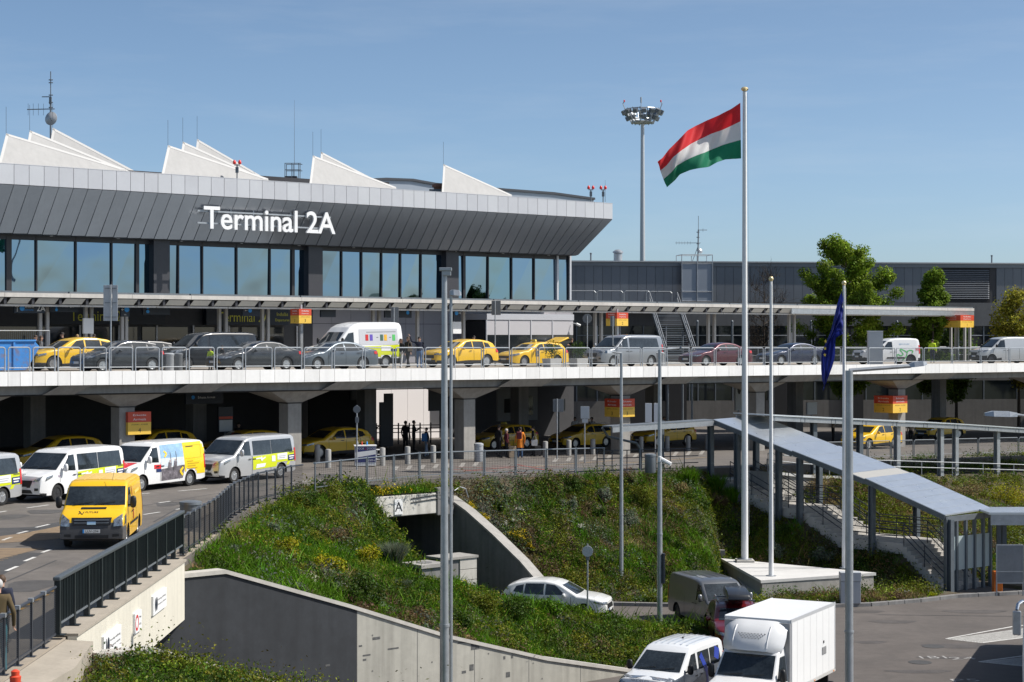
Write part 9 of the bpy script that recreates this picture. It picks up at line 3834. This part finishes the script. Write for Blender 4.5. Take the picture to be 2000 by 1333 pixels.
# ------------------------------------------------------------------ single shrubs
def ground_hit(zf,px,py,d0=45,d1=115):
 k,m = (px - HX) / F,(py - HY) / F
 last = None
 for d in np.arange(d0,d1,0.1):
  s,t = ST(k * d,d)
  z = float(zf(np.array([s]),np.array([t]))[0])
  if ZC - m * d <= z:
   return k * d,d,z
 return None
def shrub(name,label,cat,px,py,wpx,hpx,kind,zf,seed,dense=1.0,flower=None,spiky=False,group=None):
 hit = ground_hit(zf,px,py)
 if hit is None:
  return
 x,y,z = hit
 r = np.random.default_rng(seed)
 k = y / F
 rad,hgt = wpx * k / 2,hpx * k
 o = thing(name,label,cat,(x,y,z),0,group)
 base,var = KINDS[kind]
 n = int(900 * dense)
 if spiky:
  P = np.zeros((n,3))
  a = r.uniform(0,2 * np.pi,n)
  q = np.sqrt(r.uniform(0,1,n)) * rad * 0.5
  P[:,0],P[:,1] = q * np.cos(a),q * np.sin(a)
  V,Fq = blades(P,hgt * r.uniform(0.6,1.15,n),r.uniform(0.1,0.8,n),0.02 * r.uniform(0.7,1.4,n),r)
 else:
  nc = 16
  cc = r.normal(size=(nc,3))
  cc /= np.linalg.norm(cc,axis=1,keepdims=True)
  cc *= r.uniform(0.25,0.8,(nc,1))
  cc[:,2] = np.abs(cc[:,2]) * 0.9 + 0.05
  ci = r.integers(0,nc,n)
  d = r.normal(size=(n,3))
  d /= np.linalg.norm(d,axis=1,keepdims=True)
  P = (cc[ci] + d * (0.33 * np.power(r.uniform(0,1,n),0.4))[:,None]) * np.array([rad,rad,hgt])
  P[:,2] = np.abs(P[:,2])
  V,Fq = leaf_quads(P,d + np.array([0,0,0.5]),0.045 * r.uniform(0.6,1.4,n),0.5,0.8,r)
 tone = np.exp(r.normal(0,0.25,n))
 col = np.array(base)[None,:] * tone[:,None] * np.exp(r.normal(0,0.1,(n,3)))
 if flower is not None:
  hi = (P[:,2] > np.percentile(P[:,2],40)) & (r.uniform(0,1,n) < 0.6)
  col[hi] = np.array(KINDS[flower][0]) * tone[hi][:,None]
 me = mesh_np("foliage",V,Fq,LEAF,np.repeat(col,4,axis=0))
 child("foliage",me,o)
 b = MB()
 for i in range(5):
  a = r.uniform(0,6.28)
  b.tube((0,0,-0.1),(rad * 0.5 * math.cos(a),rad * 0.5 * math.sin(a),hgt * 0.6),0.018,0.008,n=5)
 b.build("stems",BARK,o)

SH1 = [("sage",650,1050,66,26,"broad grey green shrub in the upper middle of the left mound"),("sage",525,1040,62,24,"grey green shrub near the curved fence on the left mound"),
   ("sage",448,1082,44,22,"small grey green shrub low on the left of the left mound"),("spurge",560,1090,80,40,"bright yellow green spurge left of centre on the left mound"),
   ("spurge",640,1118,90,44,"long bright yellow green spurge in the middle of the left mound"),("spurge",720,1108,70,52,"rounded bright yellow green spurge right of the middle of the left mound"),
   ("dark",590,990,90,34,"dark green shrub on the crest of the left mound below the fence"),("olive",650,982,70,44,"feathery olive shrub on the crest of the left mound"),
   ("sage",770,1108,46,44,"pale grey spiky plant left of the concrete shaft"),("sage",785,1158,44,24,"pale grey low plant below the concrete shaft"),
   ("dark",700,1178,120,66,"large dark green shrub in the lower middle of the left mound"),("brown",650,1060,130,40,"brownish low shrub in the centre of the left mound"),
   ("dark",1000,1205,120,60,"dark green shrub in front of the white car"),("olive",940,1195,110,64,"olive shrub left of the dark one in front of the white car"),
   ("dark",840,1060,70,30,"dark shrub beside the back underpass opening"),("lush",1075,1198,70,34,"fresh green shrub under the round sign near the white car"),
   ("dark",900,1225,90,44,"dark shrub close to the retaining wall right of the near lamp post"),("dark",1335,1240,40,30,"small dark shrub beside the grey van")]
for i,(kind,px,py,wp,hp,lab) in enumerate(SH1):
 shrub("shrub",lab,"shrub",px,py,wp,hp,kind,z_m1,100 + i,dense=1.0 + wp / 80,spiky=(px in (770,785)))
SH2 = [("sage",1178,980,46,34,"rounded grey green shrub high on the right mound"),("sage",1112,998,48,30,"rounded grey green shrub left of the higher one on the right mound"),
   ("sage",1228,1024,50,34,"grey green shrub behind the slim lamp post on the right mound"),("dark",975,1000,40,24,"dark shrub below the yellow flowers on the right mound"),
   ("dark",1120,958,60,30,"dark green shrub at the top of the right mound below the hatched road"),("dry",1330,965,50,34,"pale brown dry shrub near the stair head"),
   ("brown",1395,990,60,30,"brown dry shrub left of the tallest flagpole"),("dark",1375,995,28,26,"small dark round shrub left of the tallest flagpole"),
   ("dark",1165,1010,50,24,"low dark shrub between the grey green ones"),("sage",1520,1088,44,34,"grey green shrub right of the tall flagpole foot"),
   ("sage",1610,1095,60,30,"pale grey grassy clump behind the plinth"),("dry",1600,960,70,36,"brown feathery shrub between the stairs and the ramp"),
   ("spurge",1810,1005,60,40,"yellow green shrub above the lower end of the stair roof"),("dry",1890,970,90,36,"dry brown shrub under the ramp at the right"),("olive",1250,985,60,40,"tall green shrub right of the slim lamp post"),("spurge",1965,985,100,60,"large yellow green bush at the right edge below the ramp"),("dark",1530,1050,40,30,"small dark shrub close to the stairs")]
for i,(kind,px,py,wp,hp,lab) in enumerate(SH2):
 shrub("shrub",lab,"shrub",px,py,wp,hp,kind,z_m2,200 + i,dense=1.0 + wp / 80)
for i,(px,py,wp,hp,fl,lab) in enumerate(((915,1000,50,30,"yellow","yellow flowering clump at the top of the wing wall"),(945,1020,36,22,"yellow","yellow flowering clump just below the topmost one"),(1010,1060,60,30,"yellow","yellow flowering clump half way down the wing wall"),
           (1035,1075,30,20,"yellow","small yellow flowering clump lowest by the wing wall"),(985,1030,24,14,"white","white flower clump highest beside the wing wall"),(1000,1024,20,12,"white","second white flower clump beside the wing wall"),(1135,1036,22,14,"white","white flower clump in the middle of the right mound"),(1015,1003,22,12,"white","white flower clump near the top of the right mound"))):
 shrub("flower_clump",lab,"flowers",px,py,wp,hp,"olive",z_m2,300 + i,dense=0.7,flower=fl)
for i,(px,py,wp,hp,lab) in enumerate(((1350,950,40,34,"white flowering iris clump left of the stair head"),(1400,962,44,34,"sword leaved iris clump beside the first stair post"),(1430,985,40,34,"sword leaved iris clump next to the stairs"))):
 shrub("iris_clump",lab,"flowers",px,py,wp,hp,"lush",z_m2,330 + i,dense=0.4,flower="white" if i == 0 else None,spiky=True)
SH3 = [("dark",250,1275,70,44,"leafy green bush in front of the foreground wall end"),("sage",180,1300,60,26,"pale spiky plant at the bridge end in the bottom left corner"),("dark",330,1320,120,50,"dark green bush at the bottom left below the bridge")]
for i,(kind,px,py,wp,hp,lab) in enumerate(SH3):
 hit = ground_hit(z_m3,px,py,30,60)
 shrub("shrub",lab,"shrub",px,py,wp,hp,kind,lambda s,t: np.where(np.asarray(t) < -40.6,z_m3(s,t),-5),350 + i,dense=1.5,spiky=(i == 1))

# shafts on the left mound
def shaft(px0,px1,py0,py1,label):
 hit = ground_hit(z_m1,(px0 + px1) / 2,py1 - 4)
 if hit is None:
  return
 x,y,z = hit
 k = y / F
 wd,h = (px1 - px0) * k / 1.2,(py1 - py0) * k
 o = thing("concrete_shaft",label,"shaft",(x,y,z - 0.3),ANG)
 b = MB()
 b.box(-wd / 2,wd / 2,-wd / 2,wd / 2,0,h + 0.25)
 b.build("shaft_body",CONCD,o)
 b = MB()
 b.box(-wd / 2 - 0.08,wd / 2 + 0.08,-wd / 2 - 0.08,wd / 2 + 0.08,h + 0.252,h + 0.38)
 b.build("cover_slab",CONC,o)
 b = MB()
 b.lathe([(wd * 0.28,h + 0.382),(wd * 0.28,h + 0.40)],16)
 b.build("manhole_lid",CONCD,o)
shaft(795,862,1108,1134,"low concrete shaft with a round lid on the left mound")
x,y = at(915,76.0)
bw = thing("block_wall","small pale block wall end with five courses beside the wing wall","wall",(x,y,-0.1),ANG)
for i in range(6):
 b = MB()
 b.box(-0.45,0.45,0,0.35,i * 0.45 + 0.01,i * 0.45 + 0.44)
 b.build("block",CONCL,bw,bevel=0.012)
b = MB()
b.box(-1.3,0.5,-0.05,1.2,2.705,2.80)
b.build("cap_slab",CONC,bw)
b = MB()
b.box(-1.2,-0.46,0.05,1.1,0,2.70)
b.build("shaft_side",CONCD,bw)

# stone steps and little blocks near the plinth
x,y = at(1412,90.0)
b = MB()
for i in range(2):
 b.box(-0.5 + i * 0.35,0.1 + i * 0.35,0,0.3,0.9 - i * 0.25,1.3 - i * 0.35)
tag(b.build("block_stack",CONCD,loc=(x,y,0.0),bevel=0.01),"two grey concrete blocks at the left corner of the flag plinth","blocks")

# planters' shrubs
def loose_bush(label,loc,rad,hgt,kind,seed,n=500):
 r = np.random.default_rng(seed)
 d = r.normal(size=(n,3))
 d /= np.linalg.norm(d,axis=1,keepdims=True)
 P = d * np.power(r.uniform(0,1,n),0.5)[:,None] * np.array([rad,rad,hgt / 2]) + np.array([0,0,hgt / 2])
 V,Fq = leaf_quads(P,d,0.05 * r.uniform(0.6,1.4,n),0.5,0.8,r)
 col = np.array(KINDS[kind][0])[None,:] * np.exp(r.normal(0,0.3,n))[:,None]
 o = thing("potted_shrub",label,"shrub",loc)
 child("foliage",mesh_np("foliage",V,Fq,LEAF,np.repeat(col,4,axis=0)),o)
 b = MB()
 b.tube((0,0,-0.1),(0,0,hgt * 0.6),0.03,0.015,n=6)
 b.build("stem",BARK,o)
for px,lab in ((1078,"leafy shrub in the planter in front of the second taxi"),(1130,"leafy shrub in the planter left of the silver van")):
 x,y,z = deckpos(px,1.6)
 loose_bush(lab,(x,y,z + 0.5),0.5,1.1,"dark",int(px))

# ------------------------------------------------------------------ trees
def tree(label,px,d,z0,py_top,py_bot,wpx,col,seed,nleaf=9000,conic=False,bare=False,dens=1.0,lsize=0.13):
 r = np.random.default_rng(seed)
 x,y = at(px,d)
 k = d / F
 zt,zb = zpx(py_top,d),zpx(py_bot,d)
 o = thing("tree",label,"tree",(x,y,z0))
 H,B = zt - z0,zb - z0
 Rw = wpx * k / 2
 b = MB()
 pts = [Vector((0,0,0))]
 for i in range(1,8):
  f = i / 7
  pts.append(Vector((r.normal() * 0.06 * f,r.normal() * 0.06 * f,H * 0.92 * f)))
 for i in range(7):
  b.tube(pts[i],pts[i + 1],0.16 * (1 - i / 7.6),0.16 * (1 - (i + 1) / 7.6),n=8)
 tips = []
 nl = 75 if not bare else 60
 for i in range(nl):
  f = r.uniform(0.0,1.0)
  z = B * 0.75 + (H * 0.93 - B * 0.75) * f
  a = r.uniform(0,2 * np.pi)
  g = (z - B) / (H - B)
  if conic:
   reach = Rw * max(0.12,(1 - g) ** 0.8) * min(1,0.55 + 2.2 * max(0,g))
  else:
   reach = Rw * math.sin(math.pi * min(0.97,max(0.05,g * 0.85 + 0.12))) ** 0.75
  reach *= r.uniform(0.55,1.05)
  p0 = Vector((0,0,z - reach * 0.35))
  p1 = Vector((reach * 0.5 * math.cos(a),reach * 0.5 * math.sin(a),z - reach * 0.1))
  p2 = Vector((reach * math.cos(a + r.normal() * 0.2),reach * math.sin(a + r.normal() * 0.2),z + reach * 0.25))
  rr = 0.05 * (1 - 0.5 * f)
  b.tube(p0,p1,rr,rr * 0.7,n=5)
  b.tube(p1,p2,rr * 0.7,rr * 0.25,n=5)
  tips += [p1,p2,(p1 + p2) / 2]
  if bare:
   for q in range(12):
    s_ = p1.lerp(p2,r.uniform(0,1))
    e_ = s_ + Vector((r.normal() * 0.4,r.normal() * 0.4,abs(r.normal()) * 0.6 + 0.15))
    b.tube(s_,e_,0.016,0.006,n=3,caps=False)
    for q2 in range(2):
     m_ = s_.lerp(e_,r.uniform(0.3,1))
     b.tube(m_,m_ + Vector((r.normal() * 0.22,r.normal() * 0.22,abs(r.normal()) * 0.3)),0.008,0.004,n=3,caps=False)
 b.build("trunk",BARK,o,smooth=60)
 nleaf = int(nleaf * dens)
 T = np.array([tuple(p) for p in tips])
 ci = r.integers(0,len(T),nleaf)
 dd = r.normal(size=(nleaf,3))
 dd /= np.linalg.norm(dd,axis=1,keepdims=True)
 crad = (r.uniform(0.45,1.0,len(T)) * (0.75 if conic else 0.95))[ci]
 tips_ = 0
 P = T[ci] + dd * (crad * np.power(r.uniform(0,1,nleaf),0.5))[:,None] * np.array([1,1,0.8])
 V,Fq = leaf_quads(P,dd + np.array([0,0,0.6]),lsize * r.uniform(0.6,1.3,nleaf),0.6,0.9,r)
 tone = np.exp(r.normal(0,0.20,len(T)))[ci] * np.exp(r.normal(0,0.2,nleaf))
 c = np.array(col)[None,:] * tone[:,None] * np.exp(r.normal(0,0.06,(nleaf,3)))
 child("crown",mesh_np("crown",V,Fq,LEAF,np.repeat(c,4,axis=0)),o)
 return o
tree("large leafy green tree in front of the wing, behind the blue flag",1652,149,4.2,455,745,200,(0.150,0.220,0.018),41,80000,lsize=0.105)
tree("smaller conical green tree right of the large one, in front of the wing",1822,150,4.0,508,745,122,(0.125,0.195,0.016),42,44000,conic=True,lsize=0.105)
tree("yellowish leafed tree cut by the right picture edge",1990,150,4.0,556,720,100,(0.21,0.20,0.022),43,14000,dens=0.8,lsize=0.11)
tree("bare brownish tree behind the tallest flagpole",1492,152,4.1,520,700,96,(0.10,0.07,0.035),44,900,bare=True,lsize=0.07)
tree("slim green tree at the right behind the last posts of the canopy",1868,156,4.0,610,760,60,(0.07,0.115,0.018),45,8000)
# trees outside the frame to the right that the end panes of the terminal mirror
for i,(x,y,h_) in enumerate(((72,118,13.5),(78,110,12.0))):
 r = None
 o = tree("broad tree beyond the right picture edge mirrored in the terminal glass" if i == 0 else "second tree beyond the right picture edge mirrored in the glass",HX + x / y * F,y,3.0,HY - (3.0 + h_ - ZC) / y * F,HY - (6.0 - ZC) / y * F,230,(0.05,0.085,0.018),60 + i,14000,lsize=0.2)
